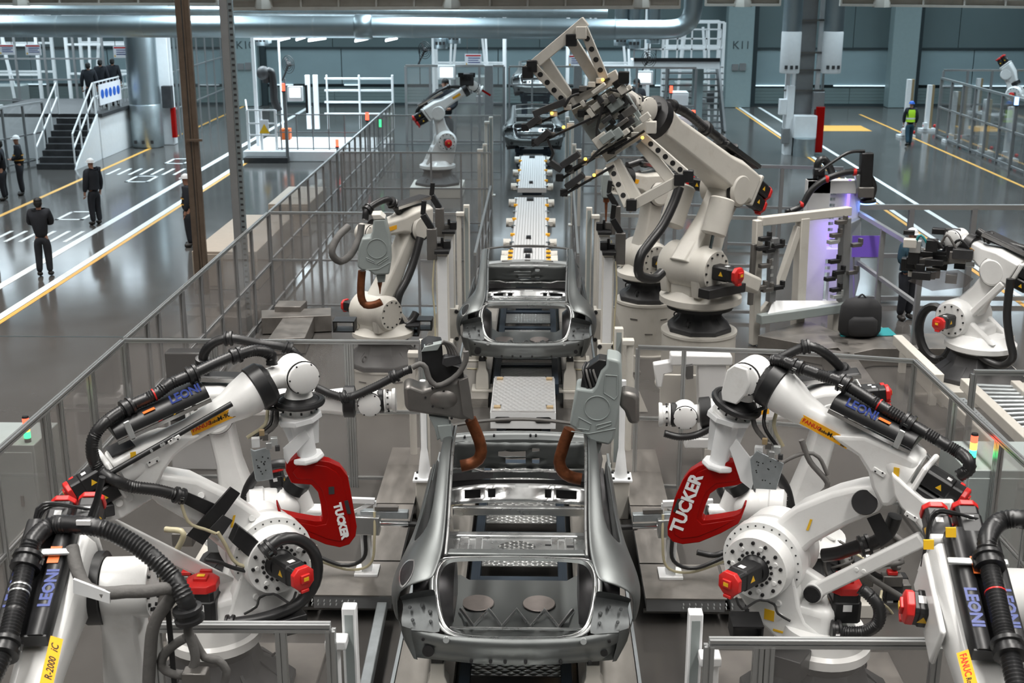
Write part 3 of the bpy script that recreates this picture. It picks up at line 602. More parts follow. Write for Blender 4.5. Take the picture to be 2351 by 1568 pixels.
# ================================================================ the two big robots beside the nearest car
def m900(side):
    R = side > 0
    pl = Pl(2.48, 9.7, 148) if R else Pl(-2.83, 9.75, 32)
    t = thing('industrial_robot', pl.o, 'large white robot right of the nearest car, holding a red C-shaped gun' if R else 'large white robot left of the nearest car, holding a red C-shaped gun', 'robot', 'large white robots with red guns')
    n = pl.n; f = pl.f; zz = pl.z
    # --- foot and turntable
    MB().b2((pl.o.x - .85, pl.o.y - .85, 0), (pl.o.x + .85, pl.o.y + .85, .05)).build('base_plate', 'plate', t, bevel=.01)
    pedestal(t, pl.o, .05, .5, .7, .37)
    MB().lathe(pl.o + zz*.5, pl.o + zz*.56, [(0, .36), (1, .36)], 32).build('bearing_ring', 'black', t)
    tt = MB().lathe(pl.o + zz*.56, pl.o + zz*.82, [(0, .36), (.1, .41), (.4, .41), (.5, .37), (1, .34)], 36).build('turntable', 'white', t)
    # --- carousel cheek and J2
    if R:
        cheek = [(1668, 1300), (1680, 1345), (1707, 1386), (1731, 1418), (1781, 1466), (1830, 1500), (1940, 1490), (1920, 1474), (1880, 1455), (1850, 1430), (1835, 1395), (1826, 1340), (1820, 1290), (1805, 1252), (1765, 1222), (1700, 1235)]
        j2px, capx = (1733, 1306), None
    else:
        cheek = [(710, 1300), (700, 1345), (676, 1386), (650, 1415), (600, 1450), (560, 1490), (440, 1490), (470, 1450), (510, 1436), (528, 1400), (543, 1350), (554, 1313), (556, 1262), (580, 1235), (620, 1222), (680, 1240)]
        j2px = (641, 1293)
    plate('carousel_cheek', pl, cheek, 'white', t, .22, .13, .03, 3)
    plate('carousel_cheek', pl, [(u + (10 if R else -10), v - 28) for u, v in cheek[1:12]], 'white', t, -.2, .12, .03)
    MB().box(pl.w(.25, 0, .9), (.75, .42, .3), (f, n, zz)).build('carousel_body', 'white', t, bevel=.08, seg=3)
    J2 = pl.p(*j2px, .36); c0 = J2 - n*.36
    d2 = MB().lathe(J2 - n*.7, J2, [(0, .27), (.1, .34), (.45, .35), (.46, .33), (.55, .33), (.56, .36), (.78, .36), (.79, .3), (.93, .295), (.95, .285), (1, .28)], 44).build('shoulder_joint', 'white', t)
    bolts(d2, J2, n, .235, 13, .017, .014); bolts(d2, J2, n, .15, 18, .015, .014); bolts(d2, J2, n, .2, 7, .022, .012, m='white')
    bolts(d2, J2 - n*.148, n, .33, 28, .008, .005)
    MB().lathe(J2, J2 + n*.05, [(0, .13), (.6, .12), (1, .1)], 24).build('motor_seat', 'black', d2)
    motor(t, J2 + n*.04, n + f*.22, zz, .19, .3)
    hose(t, [J2 + n*.38 - zz*.1, J2 + n*.36 - zz*.2 - f*.05, J2 + n*.1 - zz*.22 - f*.1, J2 + n*.03 - zz*.26 - f*.2, J2 - n*.08 - zz*.4 - f*.2, J2 - n*.12 - zz*.46 - f*.3], .011, False, name='motor_cable')
    for dx, dz in ((-.18, -.33), (-.2, -.45)): MB().cyl(J2 - n*.14 + f*dx + zz*dz, J2 - n*.12 + f*dx + zz*dz, .028, .024, 14).build('boss', 'white', t)
    # --- lower arm
    if R:
        la = [(1765, 1211), (1824, 1166), (1906, 1132), (1958, 1119), (1999, 1113), (2027, 1130), (2032, 1155), (2013, 1179), (1948, 1206), (1868, 1249), (1833, 1280), (1800, 1310), (1750, 1290), (1735, 1240)]
    else:
        la = [(340, 1096), (368, 1088), (456, 1102), (545, 1146), (606, 1187), (646, 1200), (660, 1250), (620, 1300), (560, 1292), (531, 1279), (443, 1205), (365, 1160), (335, 1130)]
    a1 = plate('lower_arm', pl, la, 'white', t, .12, .3, .045, 3)
    if R:
        MB().cyl(pl.p(1985, 1153, .135), pl.p(1985, 1153, .16), .105, .1, 28).build('pivot_cover', 'black', t)
        MB().box(pl.p(1858, 1205, .125), (.02, .004, .11), (f, n, (zz - f*.25).normalized())).build('caution_strip', 'yellow', a1)
        MB().prism(pl.poly([(1990, 1190), (2020, 1178), (2050, 1235), (2022, 1255)], .1), -n*.01).build('hose_bracket', 'black', t)
    else:
        plate('hose_bracket', pl, [(405, 1140), (430, 1130), (500, 1160), (490, 1192), (420, 1155)], 'black', t, .17, .02, .003)
        plate('hose_bracket', pl, [(430, 1230), (530, 1118), (552, 1133), (466, 1252)], 'black', t, .2, .02, .003)
        plate('connector_plate', pl, [(478, 1218), (512, 1182), (535, 1195), (508, 1234)], 'charcoal', t, .21, .01, .003)
        MB().box(pl.p(535, 1197, .125), (.02, .004, .11), (f, n, (zz + f*.3).normalized())).build('caution_strip', 'yellow', a1)
        for u, v in ((462, 1138), (578, 1190)): MB().cyl(pl.p(u, v, .12), pl.p(u, v, .14), .03, .025, 14).build('boss', 'white', a1)
        plate('cable_bracket', pl, [(532, 1245), (548, 1208), (580, 1232), (628, 1272), (610, 1310), (560, 1270)], 'black', t, .34, .1, .006)
    # --- parallel link and its lug
    if R:
        plate('link_lug', pl, [(1800, 1230), (1835, 1300), (1890, 1335), (1893, 1360), (1870, 1382), (1840, 1372), (1805, 1330)], 'white', t, .1, .1, .02)
        L0, L1 = pl.p(1870, 1358, .14), pl.p(2120, 1236, .14)
        MB().beam(L0, L1, .08, .125, n.cross(L1 - L0)).build('link_rod', 'white', t, bevel=.02)
        MB().cyl(L0 - n*.08, L0 + n*.05, .085, .085, 24).build('link_eye', 'white', t); MB().cyl(L0 + n*.05, L0 + n*.075, .075, .072, 24).build('pivot_cover', 'black', t)
        bolts(t, L0 + n*.075, n, .06, 8, .007, .006); bolts(t, (L0*.55 + L1*.45) + n*.04, n, .03, 2, .02, .01, m='white')
    else:
        plate('link_lug', pl, [(185, 1170), (245, 1140), (345, 1112), (352, 1146), (280, 1192), (215, 1206), (190, 1195)], 'white', t, .1, .12, .02)
        L0, L1 = pl.p(535, 1345, -.1), pl.p(215, 1185, -.1)
        MB().beam(L0, L1, .08, .12, n.cross(L1 - L0)).build('link_rod', 'white', t, bevel=.02)
        for u, v in ((297, 1142), (274, 1155)): MB().cyl(pl.p(u, v, .1), pl.p(u, v, .12), .035, .03, 14).build('boss', 'white', t)
        for u, v in ((250, 1170), (229, 1178)): MB().box(pl.p(u, v, .13), (.08, .07, .1), (f, n, zz)).build('connector_block', 'charcoal', t, bevel=.01)
    # --- upper arm
    if R: pts = [((1788, 893), .185), ((1800, 903), .182), ((1822, 920), .165), ((1845, 940), .135), ((1880, 962), .112), ((1930, 988), .105), ((2000, 1025), .115), ((2060, 1062), .16), ((2100, 1088), .18)]
    else: pts = [((583, 895), .185), ((571, 905), .182), ((548, 920), .165), ((524, 936), .135), ((488, 957), .112), ((440, 985), .105), ((370, 1022), .115), ((310, 1062), .16), ((272, 1078), .18)]
    ua = tube_arm('upper_arm', t, [(pl.p(*q), r) for q, r in pts])
    A0, A1 = pl.p(*pts[0][0]), pl.p(*pts[-1][0]); d = (A1 - A0).normalized(); up = n.cross(d); up = up if up.z > 0 else -up
    if R: el = [(1985, 1000), (2035, 1022), (2085, 1045), (2110, 1060), (2075, 1135), (2045, 1165), (2020, 1165), (1998, 1120), (1990, 1085), (1968, 1050), (1925, 1020), (1900, 1000)]
    else: el = [(385, 1005), (335, 1022), (290, 1045), (255, 1065), (300, 1120), (325, 1140), (352, 1135), (372, 1100), (378, 1085), (402, 1050), (440, 1018), (466, 1000)]
    plate('elbow_casting', pl, el, 'white', t, .15, .3, .05, 3)
    if R: plate('elbow_lever', pl, [(2045, 1085), (2050, 1135), (2066, 1165), (2105, 1205), (2135, 1240), (2150, 1225), (2130, 1195), (2190, 1175), (2185, 1150), (2120, 1150), (2085, 1120)], 'white', t, .2, .12, .02)
    for k, (u, v) in enumerate(((2018, 1084), (2092, 1186)) if R else ((352, 1060), (400, 1010))):
        bs = MB().box(pl.p(u, v, .16 + .05*k), (.045, .014, .11), (up, n, d)).build('bolt_pad', 'white', t, bevel=.01); bolts(bs, pl.p(u, v, .167 + .05*k), n, .03, 2, .008, .004, a0=math.atan2(0, 1))
    MB().box(pl.p(2058, 1083, .17) if R else pl.p(306, 1047, .17), (.045, .004, .07), (f, n, zz)).build('caution_label', 'yellow', t)
    MB().box(A1 + d*.06, (.36, .36, .05), (up, n, d)).build('motor_plate', 'white', t, bevel=.03, seg=3)
    for k, (a, b) in enumerate(((.085, .08), (-.08, .08), (.02, -.09))): motor(t, A1 + d*.085 + up*a + n*b, d, up, .15, .3 - .03*k)
    # black ring, wrist neck
    rg = MB().lathe(A0 - d*.16, A0 + d*.01, [(0, .12), (.03, .16), (.2, .185), (.3, .2), (.95, .2), (1, .185)], 32).build('wrist_ring', 'black', t)
    bolts(rg, A0 - d*.13, -d, .17, 18, .008, .01)
    W = pl.p(*((1722, 862) if R else (683, 858)))
    tube_arm('wrist_neck', t, [(A0 - d*.14, .115), (A0 - d*.2, .1), (A0 + (W - A0)*.85, .095)])
    wj = wrist_j5(t, pl, W, .145, w=.34)
    MB().box(W + up*.05 + d*.06 - n*.05, (.2, .24, .16), (d, n, up)).build('wrist_body', 'white', t, bevel=.03, seg=3)
    fd = (pl.p(*((1684, 940) if R else (687, 945))) - W).normalized()
    if R:
        MB().prism(pl.poly([(1668, 850), (1685, 838), (1715, 848), (1722, 880), (1712, 905), (1690, 930), (1657, 920), (1655, 900)], .19), -n*.08).build('wrist_cover', 'white', t, bevel=.012)
        tube_arm('wrist_drop', t, [(W + fd*.05, .13), (W + fd*.2, .12)])
    else: tube_arm('wrist_drop', t, [(W, .11), (W + fd*.14, .1), (W + fd*.2, .125)])
    FL = W + fd*(.24 if R else .2); flange(t, FL, fd, .155)
    # cable guide ring
    mb = MB(); x, y = perp(fd); mb.tube([FL + fd*.05 + x*(.2*math.cos(a)) + y*(.2*math.sin(a)) for a in [2*math.pi*i/24 for i in range(25)]], .03, 8); mb.build('guide_ring', 'rubber', t)
    MB().beam(FL + fd*.05 + d*.15, A0 - d*.02 - up*.2, .05, .03).build('guide_arm', 'black', t, bevel=.01)
    # name label on the camera side of the forearm
    s0, s1 = ((1840, 962), (1948, 1021)) if R else ((438, 990), (547, 942))
    q0, q1 = pl.p(*s0, .125), pl.p(*s1, .125); xd = (q1 - q0); lw = xd.length; yd = n.cross(xd); yd = yd if yd.z > 0 else -yd
    h = .085; label_plate(ua, q0 - yd.normalized()*(h*.5), xd, yd, lw, h, FANUC)
    # --- dress pack: tray, clamps, hose
    if R: hp = cr([(790, 195), (850, 200), (960, 240), (1100, 290), (1270, 350), (1500, 490), (1700, 610), (1900, 730), (2030, 805), (2095, 860), (2105, 920), (2040, 965)], 1500, 760, 2.904)
    else: hp = cr([(1400, 290), (1390, 225), (1290, 195), (1150, 230), (1000, 290), (850, 360), (700, 425), (590, 500), (400, 590), (250, 690), (170, 790), (155, 900), (200, 1010), (300, 1085), (420, 1135), (600, 1160), (760, 1200)], 160, 740, 3.0157)
    H = [pl.p(*q, .02 if k < 9 else .1 + (.12 if not R and k > 12 else 0)) for k, q in enumerate(hp)]
    hose(t, H, .052)
    ci = ((2, 0), (4, 1), (6, 1)) if R else ((3, 0), (5, 1), (8, 1), (16, 0))
    for k, big in ci:
        dd = H[min(k + 1, len(H) - 1)] - H[k - 1]; ringclamp(t, H[k], dd, .052 if big else .046, .09)
    for k in (5,) if R else (7,): MB().cyl(H[k], H[k] + (H[k + 1] - H[k]).normalized()*.012, .054, .054, 16).build('hose_mark', 'redcap', t)
    T0, T1 = (pl.p(1918, 928, .0), pl.p(2105, 1022, .0)) if R else (pl.p(470, 903, .0), pl.p(258, 1000, .0))
    td = (T1 - T0).normalized(); tu = n.cross(td); tu = tu if tu.z > 0 else -tu; m_ = (T0 + T1)/2; LT = (T1 - T0).length
    tr = MB(); prof = [(-.16, -.05), (.16, -.05), (.16, .0), (.13, .04), (.08, .055), (-.08, .055), (-.13, .04), (-.16, 0)]
    tr.loft([[T0 + n*a + tu*(b + .06) for a, b in prof], [T1 + n*a + tu*(b + .06) for a, b in prof]]); tray = tr.build('hose_tray', 'black', t, bevel=.008)
    MB().beam(T0 + n*.165 - tu*.01, T1 + n*.165 - tu*.01, .012, .03, tu).build('tray_rail', 'chrome', tray)
    sx = td if R else -td
    lo = (T0 + td*.1) if R else (T1 - td*(LT*.62)); text('lettering', 'LEONI', tray, 'textblue', lo + n*.155 + tu*.058 if False else lo + n*.142 + tu*.095, sx, (tu*.85 + n*-.5), .095, .001, bold=.003)
    MB().box(T0 + td*(LT*.6) + n*.1 + tu*.112, (.1, .07, .002), (td, n, tu)).build('orange_label', 'orange', tray)
    for k, q in enumerate((T0 + td*.12, T1 - td*.14)): MB().cyl(q - tu*.1, q + tu*.02, .02, .02, 10).build('tray_stand', 'postgrey', t)
    MB().box(T1 - td*.12 + n*.165 + tu*.05, (.05, .02, .16), (td, n, tu)).build('tray_strap', 'tin', tray, bevel=.008)
    MB().box(T1 - td*.02 - tu*.12, (.2, .22, .012), (td, n, tu)).build('tray_bracket', 'charcoal', t)
    if not R:
        r0, r1 = pl.p(255, 1085, .2), pl.p(532, 927, .18); MB().tube([r0, r1], .024, 10).build('guide_tube', 'black', t)
        for f_ in (.32, .4, .42, .5): q = r0 + (r1 - r0)*f_; MB().cyl(q + n*.02, q + n*.03, .012, .012, 10).build('rivet', 'tin', t)
    return t, pl, FL + fd*.2, fd
ROB2, PL2, FL2, FD2 = m900(1)
ROB1, PL1, FL1, FD1 = m900(-1)
# ================================================================ the red C-frame guns
def cgun(side):
    R = side > 0
    pl = Pl(FL2.x, FL2.y, 166) if R else Pl(FL1.x, FL1.y, 14)
    if R: o = cr([(790, 825), (700, 850), (620, 900), (570, 965), (535, 1040), (505, 1110), (450, 1330), (452, 1395), (490, 1445), (570, 1466), (700, 1450), (870, 1380), (1005, 1305), (1030, 1260), (1066, 1160), (1052, 1155), (1022, 1222), (980, 1240), (830, 1265), (735, 1275), (718, 1255), (752, 1150), (785, 1070), (850, 1025), (1000, 1003), (1060, 975), (1062, 900), (975, 822)], 1400, 820, 3.4075)
    else: o = cr([(740, 38), (900, 58), (1010, 75), (1105, 120), (1168, 200), (1195, 340), (1243, 620), (1232, 700), (1180, 770), (1100, 795), (980, 770), (870, 722), (780, 690), (600, 570), (567, 440), (578, 435), (612, 515), (760, 548), (900, 572), (945, 572), (955, 555), (942, 440), (915, 330), (860, 268), (720, 258), (690, 250), (645, 150), (650, 90)], 480, 1040, 3.6625)
    t = thing('rivet_gun', pl.p(*o[0], 0), 'red C-shaped gun with white lettering, hanging at the right of the nearest car' if R else 'red C-shaped gun with white lettering, hanging at the left of the nearest car', 'gun', 'red C-shaped guns')
    plate('c_frame', pl, o, 'red', t, .06, .12, .02, 3)
    # raised inner panel edge
    cx = sum(p[0] for p in o)/len(o); cy = sum(p[1] for p in o)/len(o)
    if R: inner = cr([(760, 870), (690, 900), (630, 960), (570, 1100), (505, 1340), (510, 1390), (560, 1420), (690, 1405), (860, 1335), (980, 1270), (850, 1290), (720, 1310), (680, 1270), (715, 1140), (755, 1050), (830, 990), (980, 970), (1020, 930), (950, 870)], 1400, 820, 3.4075)
    else: inner = cr([(760, 90), (890, 100), (990, 115), (1070, 160), (1120, 230), (1145, 350), (1190, 620), (1175, 690), (1100, 745), (990, 722), (880, 675), (790, 640), (680, 570), (900, 615), (985, 600), (1000, 550), (985, 420), (950, 310), (870, 225), (740, 215), (700, 160)], 480, 1040, 3.6625)
    plate('web_panel', pl, inner, 'red', t, .066, .01, .004)
    if R: a, b = pl.p(1564, 1226, .07), pl.p(1610, 1103, .07)
    else: a, b = pl.p(766, 1158, .07), pl.p(784, 1232, .07)
    x = (b - a); L = x.length; y = pl.n.cross(x); text('lettering', 'TUCKER', t, 'textwhite', a, x, y, L/3.55 if R else L/3.5, .001, bold=.006)
    q0 = pl.p(*((1555, 1160) if R else (798, 1164)), .064); MB().box(q0, (.035, .012, .13), (pl.f, pl.n, (x.normalized() if R else x.normalized()))).build('rating_plate', 'charcoal', t)
    if not R: MB().box(pl.p(761, 1126, .07), (.05, .004, .07), (pl.f, pl.n, pl.z)).build('rating_plate', 'charcoal', t)
    # adapter column and gusset down from the tool flange
    F0 = FL2 if R else FL1; e = pl.p(*((1650, 1062) if R else (706, 1045)), .0)
    ax = (e - F0).normalized(); sx = pl.n.cross(ax)
    MB().lathe(F0 - ax*.02, e, [(0, .1), (.06, .1), (.9, .085), (1, .085)], 20).build('adapter_column', 'cleanwhite', t)
    MB().lathe(F0 - ax*.03, F0 + ax*.02, [(0, .2), (1, .2)], 8).build('adapter_flange', 'cleanwhite', t, bevel=.006)
    MB().lathe(e - ax*.01, e + ax*.045, [(0, .14), (.6, .15), (1, .13)], 8).build('adapter_foot', 'cleanwhite', t, bevel=.008)
    for s in (-1, 1): MB().prism([F0 + sx*(s*.09), F0 + sx*(s*.17), e + sx*(s*.12) - ax*.1, e + sx*(s*.08) - ax*.1], pl.n*.016).build('gusset', 'cleanwhite', t)
    if R:
        plate('side_bracket', pl, [(1675, 1030), (1690, 1008), (1722, 1050), (1750, 1035), (1725, 1125), (1700, 1105)], 'cleanwhite', t, .12, .02, .004)
        bx = [(1722, 1055), (1738, 1035), (1800, 1065), (1782, 1125), (1730, 1122)]
    else:
        plate('side_bracket', pl, [(652, 1052), (650, 1030), (700, 985), (712, 1005), (668, 1052), (660, 1066)], 'cleanwhite', t, .1, .02, .004)
        bx = [(575, 1031), (584, 1035), (618, 1026), (628, 1100), (590, 1106), (586, 1100)]
    pb = plate('valve_plate', pl, bx, 'zinc', t, .24, .02, .004)
    hb = MB()
    for k in range(14): u = random.uniform(bx[0][0] + 12, max(p[0] for p in bx) - 12); v = random.uniform(min(p[1] for p in bx) + 20, max(p[1] for p in bx) - 12); q = pl.p(u, v, .242); hb.cyl(q, q + pl.n*.003, .006, .006, 8)
    hb.build('hole', 'black', pb)
    top = (1760, 1035) if R else (605, 1015)
    for k, (du, dv, sz, m) in enumerate(((-18, 0, .07, 'cleanwhite'), (4, -12, .05, 'gunmetal'), (24, -2, .06, 'tin'), (32, 14, .04, 'charcoal'), (-4, -22, .045, 'cardboard'), (12, 8, .05, 'alu'))):
        MB().box(pl.p(top[0] + du, top[1] + dv, .16 + .03*k), (sz, sz*.8, sz*1.2), (pl.f, pl.n, pl.z)).build('valve_block', m, t, bevel=.005)
    s = 1 if R else -1
    for k in range(3):
        a = pl.p(top[0] + s*(10 + 14*k), top[1] - 10, .12); b = pl.p(*((1730 + 30*k, 925) if R else (635 - 10*k, 940)), -.05); m_ = (a + b)/2 + pl.f*.06 + pl.n*.05
        hose(t, [a, m_, b], .016 if k else .022, False, m=('greyhose', 'rubber', 'clearhose')[k], name='supply_hose')
    return t
GUN2 = cgun(1); GUN1 = cgun(-1)
# ================================================================ medium robots, posed by joints picked on their plane
def r2000(pl, z0, J2, J3, WR, label, s=1., m='white', ped=True, flip=1, group='white medium robots', tilt=None, hosep=None, rear=True, ring=True, tool=None, lower='loft', motor_side=1, name='industrial_robot', riser=True, pr=1., ph=1., fat=1.):
    t = thing(name, pl.o + V((0, 0, z0)), label, 'robot', group); n = pl.n; f = pl.f; zz = pl.z
    c0 = pl.o + zz*z0
    if z0 and ped and riser: MB().b2((pl.o.x - .6*s, pl.o.y - .6*s, 0), (pl.o.x + .6*s, pl.o.y + .6*s, z0)).build('riser', 'cream', t, bevel=.01)
    if ped: pedestal(t, pl.o, z0, z0 + .32*s*ph, .55*s*pr, .33*s*pr)
    zlift = .32*s*(1 - ph); c0 = c0 - zz*zlift
    MB().lathe(c0 + zz*(.32*s), c0 + zz*(.36*s), [(0, .34*s), (1, .34*s)], 28).build('bearing_ring', 'black', t)
    MB().lathe(c0 + zz*(.36*s), c0 + zz*(.56*s), [(0, .36*s), (.15, .42*s), (.45, .42*s), (.6, .36*s), (1, .3*s)], 30).build('turntable', m, t)
    j2, j3, w = pl.p(*J2), pl.p(*J3), pl.p(*WR)
    base = c0 + zz*(.5*s)
    for o_ in (.2, -.2):
        q = []
        for k in range(9): a = math.pi*k/8; q.append(j2 + f*(.24*s*math.cos(a)) + zz*(.24*s*math.sin(a)))
        q = q[::-1]; q = [base - f*(.3*s), *q, base + f*(.34*s)] if (q[0] - base).dot(f) < (q[-1] - base).dot(f) else [base + f*(.34*s), *q, base - f*(.3*s)]
        MB().prism([p + n*(o_*s + .05*s) for p in q], -n*(.1*s)).build('shoulder_cheek', m, t, bevel=.02)
    MB().box((base + j2)/2 - zz*.05*s, (.5*s, .3*s, (j2 - base).length*.7), (f, n, zz)).build('shoulder_body', m, t, bevel=.05, seg=3)
    d2 = MB().lathe(j2 - n*(.3*s), j2 + n*(.3*s), [(0, .2*s), (.08, .24*s), (.9, .24*s), (.94, .22*s), (1, .2*s)], 32).build('shoulder_joint', m, t); bolts(d2, j2 + n*(.3*s), n, .17*s, 12, .012*s, .012*s)
    motor(t, j2 + n*(.3*s*motor_side), n*motor_side, zz, .15*s, .24*s)
    # lower arm: rounded box loft, waisted
    d = (j3 - j2).normalized(); sx = n.cross(d)
    def sec(c, a, b): return [c + sx*(a*x) + n*(b*y) for x, y in ((1, .6), (.8, 1), (-.8, 1), (-1, .6), (-1, -.6), (-.8, -1), (.8, -1), (1, -.6))]
    L = (j3 - j2).length
    MB().loft([sec(j2 - d*(.05*s), .2*s*fat, .15*s), sec(j2 + d*(L*.2), .17*s*fat, .14*s), sec(j2 + d*(L*.55), .12*s*fat, .12*s), sec(j2 + d*(L*.85), .12*s*fat, .12*s), sec(j3 + d*(.08*s), .14*s*fat, .13*s)]).build('lower_arm', m, t, bevel=.02)
    MB().lathe(j3 - n*(.24*s), j3 + n*(.2*s), [(0, .13*s), (.06, .17*s), (.94, .17*s), (1, .14*s)], 28).build('elbow_joint', m, t)
    MB().lathe(j3 + n*(.13*s), j3 + n*(.17*s), [(0, .175*s), (1, .175*s)], 28).build('seal_ring', 'black', t)
    motor(t, j3 - n*(.24*s), -n, zz, .13*s, .2*s)
    # upper arm
    e = (w - j3).normalized(); ux = n.cross(e); ux = ux if ux.z > 0 else -ux; b0 = j3 + ux*(.12*s) - e*(.22*s)
    def sec2(c, a, b): return [c + ux*(a*x) + n*(b*y) for x, y in ((1, .6), (.75, 1), (-.75, 1), (-1, .6), (-1, -.6), (-.75, -1), (.75, -1), (1, -.6))]
    tip = w; LL = (tip - b0).length; e2 = (tip - b0).normalized()
    ua = MB().loft([sec2(b0, .18*s, .2*s), sec2(b0 + e2*(.3*s), .19*s, .19*s), sec2(b0 + e2*(.5*s), .12*s*fat, .13*s*fat), sec2(b0 + e2*(LL*.75), .1*s*fat, .1*s*fat), sec2(b0 + e2*(LL - .24*s), .12*s*fat, .12*s*fat)]).build('upper_arm', m, t, bevel=.025, seg=3)
    if rear:
        MB().box(b0 - e2*(.03*s), (.34*s, .38*s, .05*s), (ux, n, e2)).build('motor_plate', m, t, bevel=.02)
        for a, b in ((.07, .1), (-.08, .1), (.02, -.1)): motor(t, b0 - e2*(.05*s) + ux*(a*s) + n*(b*s), -e2, ux, .14*s, .22*s)
    MB().lathe(tip - e2*(.26*s), tip - e2*(.14*s), [(0, .13*s*fat), (.1, .155*s*fat), (.9, .155*s*fat), (1, .12*s*fat)], 24).build('wrist_ring', 'black', t)
    MB().lathe(tip - e2*(.15*s), tip, [(0, .09*s), (1, .08*s)], 16).build('wrist_neck', m, t)
    wrist_j5(t, pl, tip, .12*s, w=.24*s, m=m)
    lb0 = b0 + e2*(LL*.45) + n*(.135*s) - ux*.03*s; x = e2 if CR.dot(e2) > 0 else -e2
    MB().box(b0 + e2*(LL*.55) + n*(.115*s), (.42*s, .004, .055*s), (e2, n, ux)).build('name_label', 'amber', ua)
    if tool is not None:
        td = (pl.p(*tool) - tip).normalized(); flange(t, tip + td*(.06*s), td, .105*s, m)
    if hosep:
        H = [pl.p(u, v, o_) for u, v, o_ in hosep]; hose(t, H, .048*s, pitch=.03)
        for k in range(1, len(H) - 1, 2): ringclamp(t, H[k], H[k + 1] - H[k - 1], .048*s, .08*s, lug=False)
        tr0, tr1 = b0 + ux*(.26*s) - e2*.05, b0 + ux*(.24*s) + e2*(.6*s); MB().beam(tr0, tr1, .2*s, .06*s, ux).build('hose_tray', 'black', t, bevel=.02); MB().beam(tr0 + n*(.11*s), tr1 + n*(.11*s), .01, .04*s, ux).build('tray_rail', 'chrome', t)
    return t
# robots with weld guns right behind the two big ones
PL6 = Pl(2.75, 11.9, 176); PL5 = Pl(-3.05, 11.9, 4)
ROB6 = r2000(PL6, .15, (1830, 1200), (1905, 945), (1572, 952), 'white robot behind the right big robot, reaching the car with a grey-shield weld gun', s=1.05, tool=(1500, 952), motor_side=1,
    hosep=[(1700, 842, 0), (1740, 838, 0), (1790, 822, 0), (1850, 796, 0), (1890, 808, 0), (1935, 850, -.1), (1975, 905, -.2), (2000, 960, -.3)])
ROB5 = r2000(PL5, .15, (560, 1190), (500, 945), (850, 922), 'white robot behind the left big robot, reaching the car with a brown weld gun', s=1.05, tool=(925, 918), motor_side=1,
    hosep=[(690, 825, 0), (660, 800, 0), (600, 790, 0), (525, 777, 0), (480, 795, 0), (465, 830, -.05), (475, 870, -.1)])
# --- wrist hoses
hose(ROB5, [PL5.p(u, v, .12) for u, v in ((725, 890), (760, 905), (800, 912), (850, 893), (900, 868), (930, 852), (945, 848))], .045, name='wrist_hose')
for u, v in ((790, 912), (905, 864)): ringclamp(ROB5, PL5.p(u, v, .12), PL5.p(u + 20, v - 9, .12) - PL5.p(u, v, .12), .045, .08, lug=False)
hose(ROB6, [PL6.p(u, v, .12) for u, v in ((1525, 995), (1560, 1003), (1600, 998), (1640, 978))], .04, name='wrist_hose')
# --- shield gun on the right
def weld_gun_right():
    pl = Pl(.62, 11.75, 176); t = thing('weld_gun', pl.p(1370, 930), 'grey-shielded weld gun with copper arm above the right of the nearest car', 'weld gun', 'weld guns over the nearest car')
    o = cr([(1800, 945), (1880, 962), (1896, 985), (1902, 1140), (1880, 1330), (1850, 1490), (1820, 1535), (1690, 1512), (1655, 1462), (1548, 1400), (1590, 1165), (1600, 1150), (1700, 1165), (1722, 1140), (1760, 1040), (1795, 1005)], 780, 500, 2.936)
    plate('shield', pl, o, 'shieldgrey', t, .16, .34, .025, 3)
    cc = pl.p(1371, 937, .165); mb = MB(); mb.tube([cc + (pl.f*math.cos(a) + pl.z*math.sin(a))*.125 for a in [2*math.pi*i/28 for i in range(29)]], .005, 6); mb.build('shield_emboss', 'shieldgrey', t)
    for pts in ([(1790, 1060), (1870, 1065), (1875, 1200), (1850, 1225), (1780, 1180)], [(1610, 1345), (1695, 1390), (1680, 1430), (1600, 1420)], [(1730, 1400), (1830, 1375), (1828, 1395), (1735, 1425)], [(1560, 1440), (1680, 1455), (1860, 1420)]):
        P3 = [pl.p(*q, .163) for q in cr(pts, 780, 500, 2.936)]; m_ = MB(); m_.tube(P3 + ([P3[0]] if len(pts) > 3 else []), .006, 6); m_.build('shield_emboss', 'shieldgrey', t)
    plate('transformer', pl, [(1332, 895), (1340, 850), (1375, 825), (1405, 830), (1400, 905)], 'black', t, .1, .2, .01)
    for k in range(4): hose(t, [pl.p(1345 + 8*k, 832 + 3*k, -.05 + .03*k), pl.p(1338 + 8*k, 850, .1), pl.p(1345 + 9*k, 880, .12), pl.p(1352 + 8*k, 900, .1)], .012, False, m=('rubber', 'greyhose')[k % 2], name='gun_cable')
    plate('gun_mount', pl, cr([(1900, 1170), (1990, 1190), (2020, 1225), (2020, 1395), (1950, 1395), (1920, 1310), (1880, 1270)], 780, 500, 2.936), 'gunmetal', t, .12, .24, .04, 3)
    mb = MB(); mb.tube([pl.p(u, v, .0) for u, v in ((1308, 985), (1298, 1010), (1290, 1035), (1284, 1060), (1292, 1082), (1310, 1095), (1335, 1100))], .062, 10, step=.05); mb.build('copper_arm', 'copper', t)
    plate('electrode_holder', pl, [(1345, 1012), (1382, 1020), (1376, 1042), (1354, 1040)], 'shieldgrey', t, .08, .14, .008)
    MB().lathe(pl.p(1362, 1035, .02), pl.p(1347, 1082, .02), [(0, .035), (.25, .035), (.3, .02), (.7, .016), (1, .006)], 12).build('electrode', 'copper', t)
    return t
weld_gun_right()
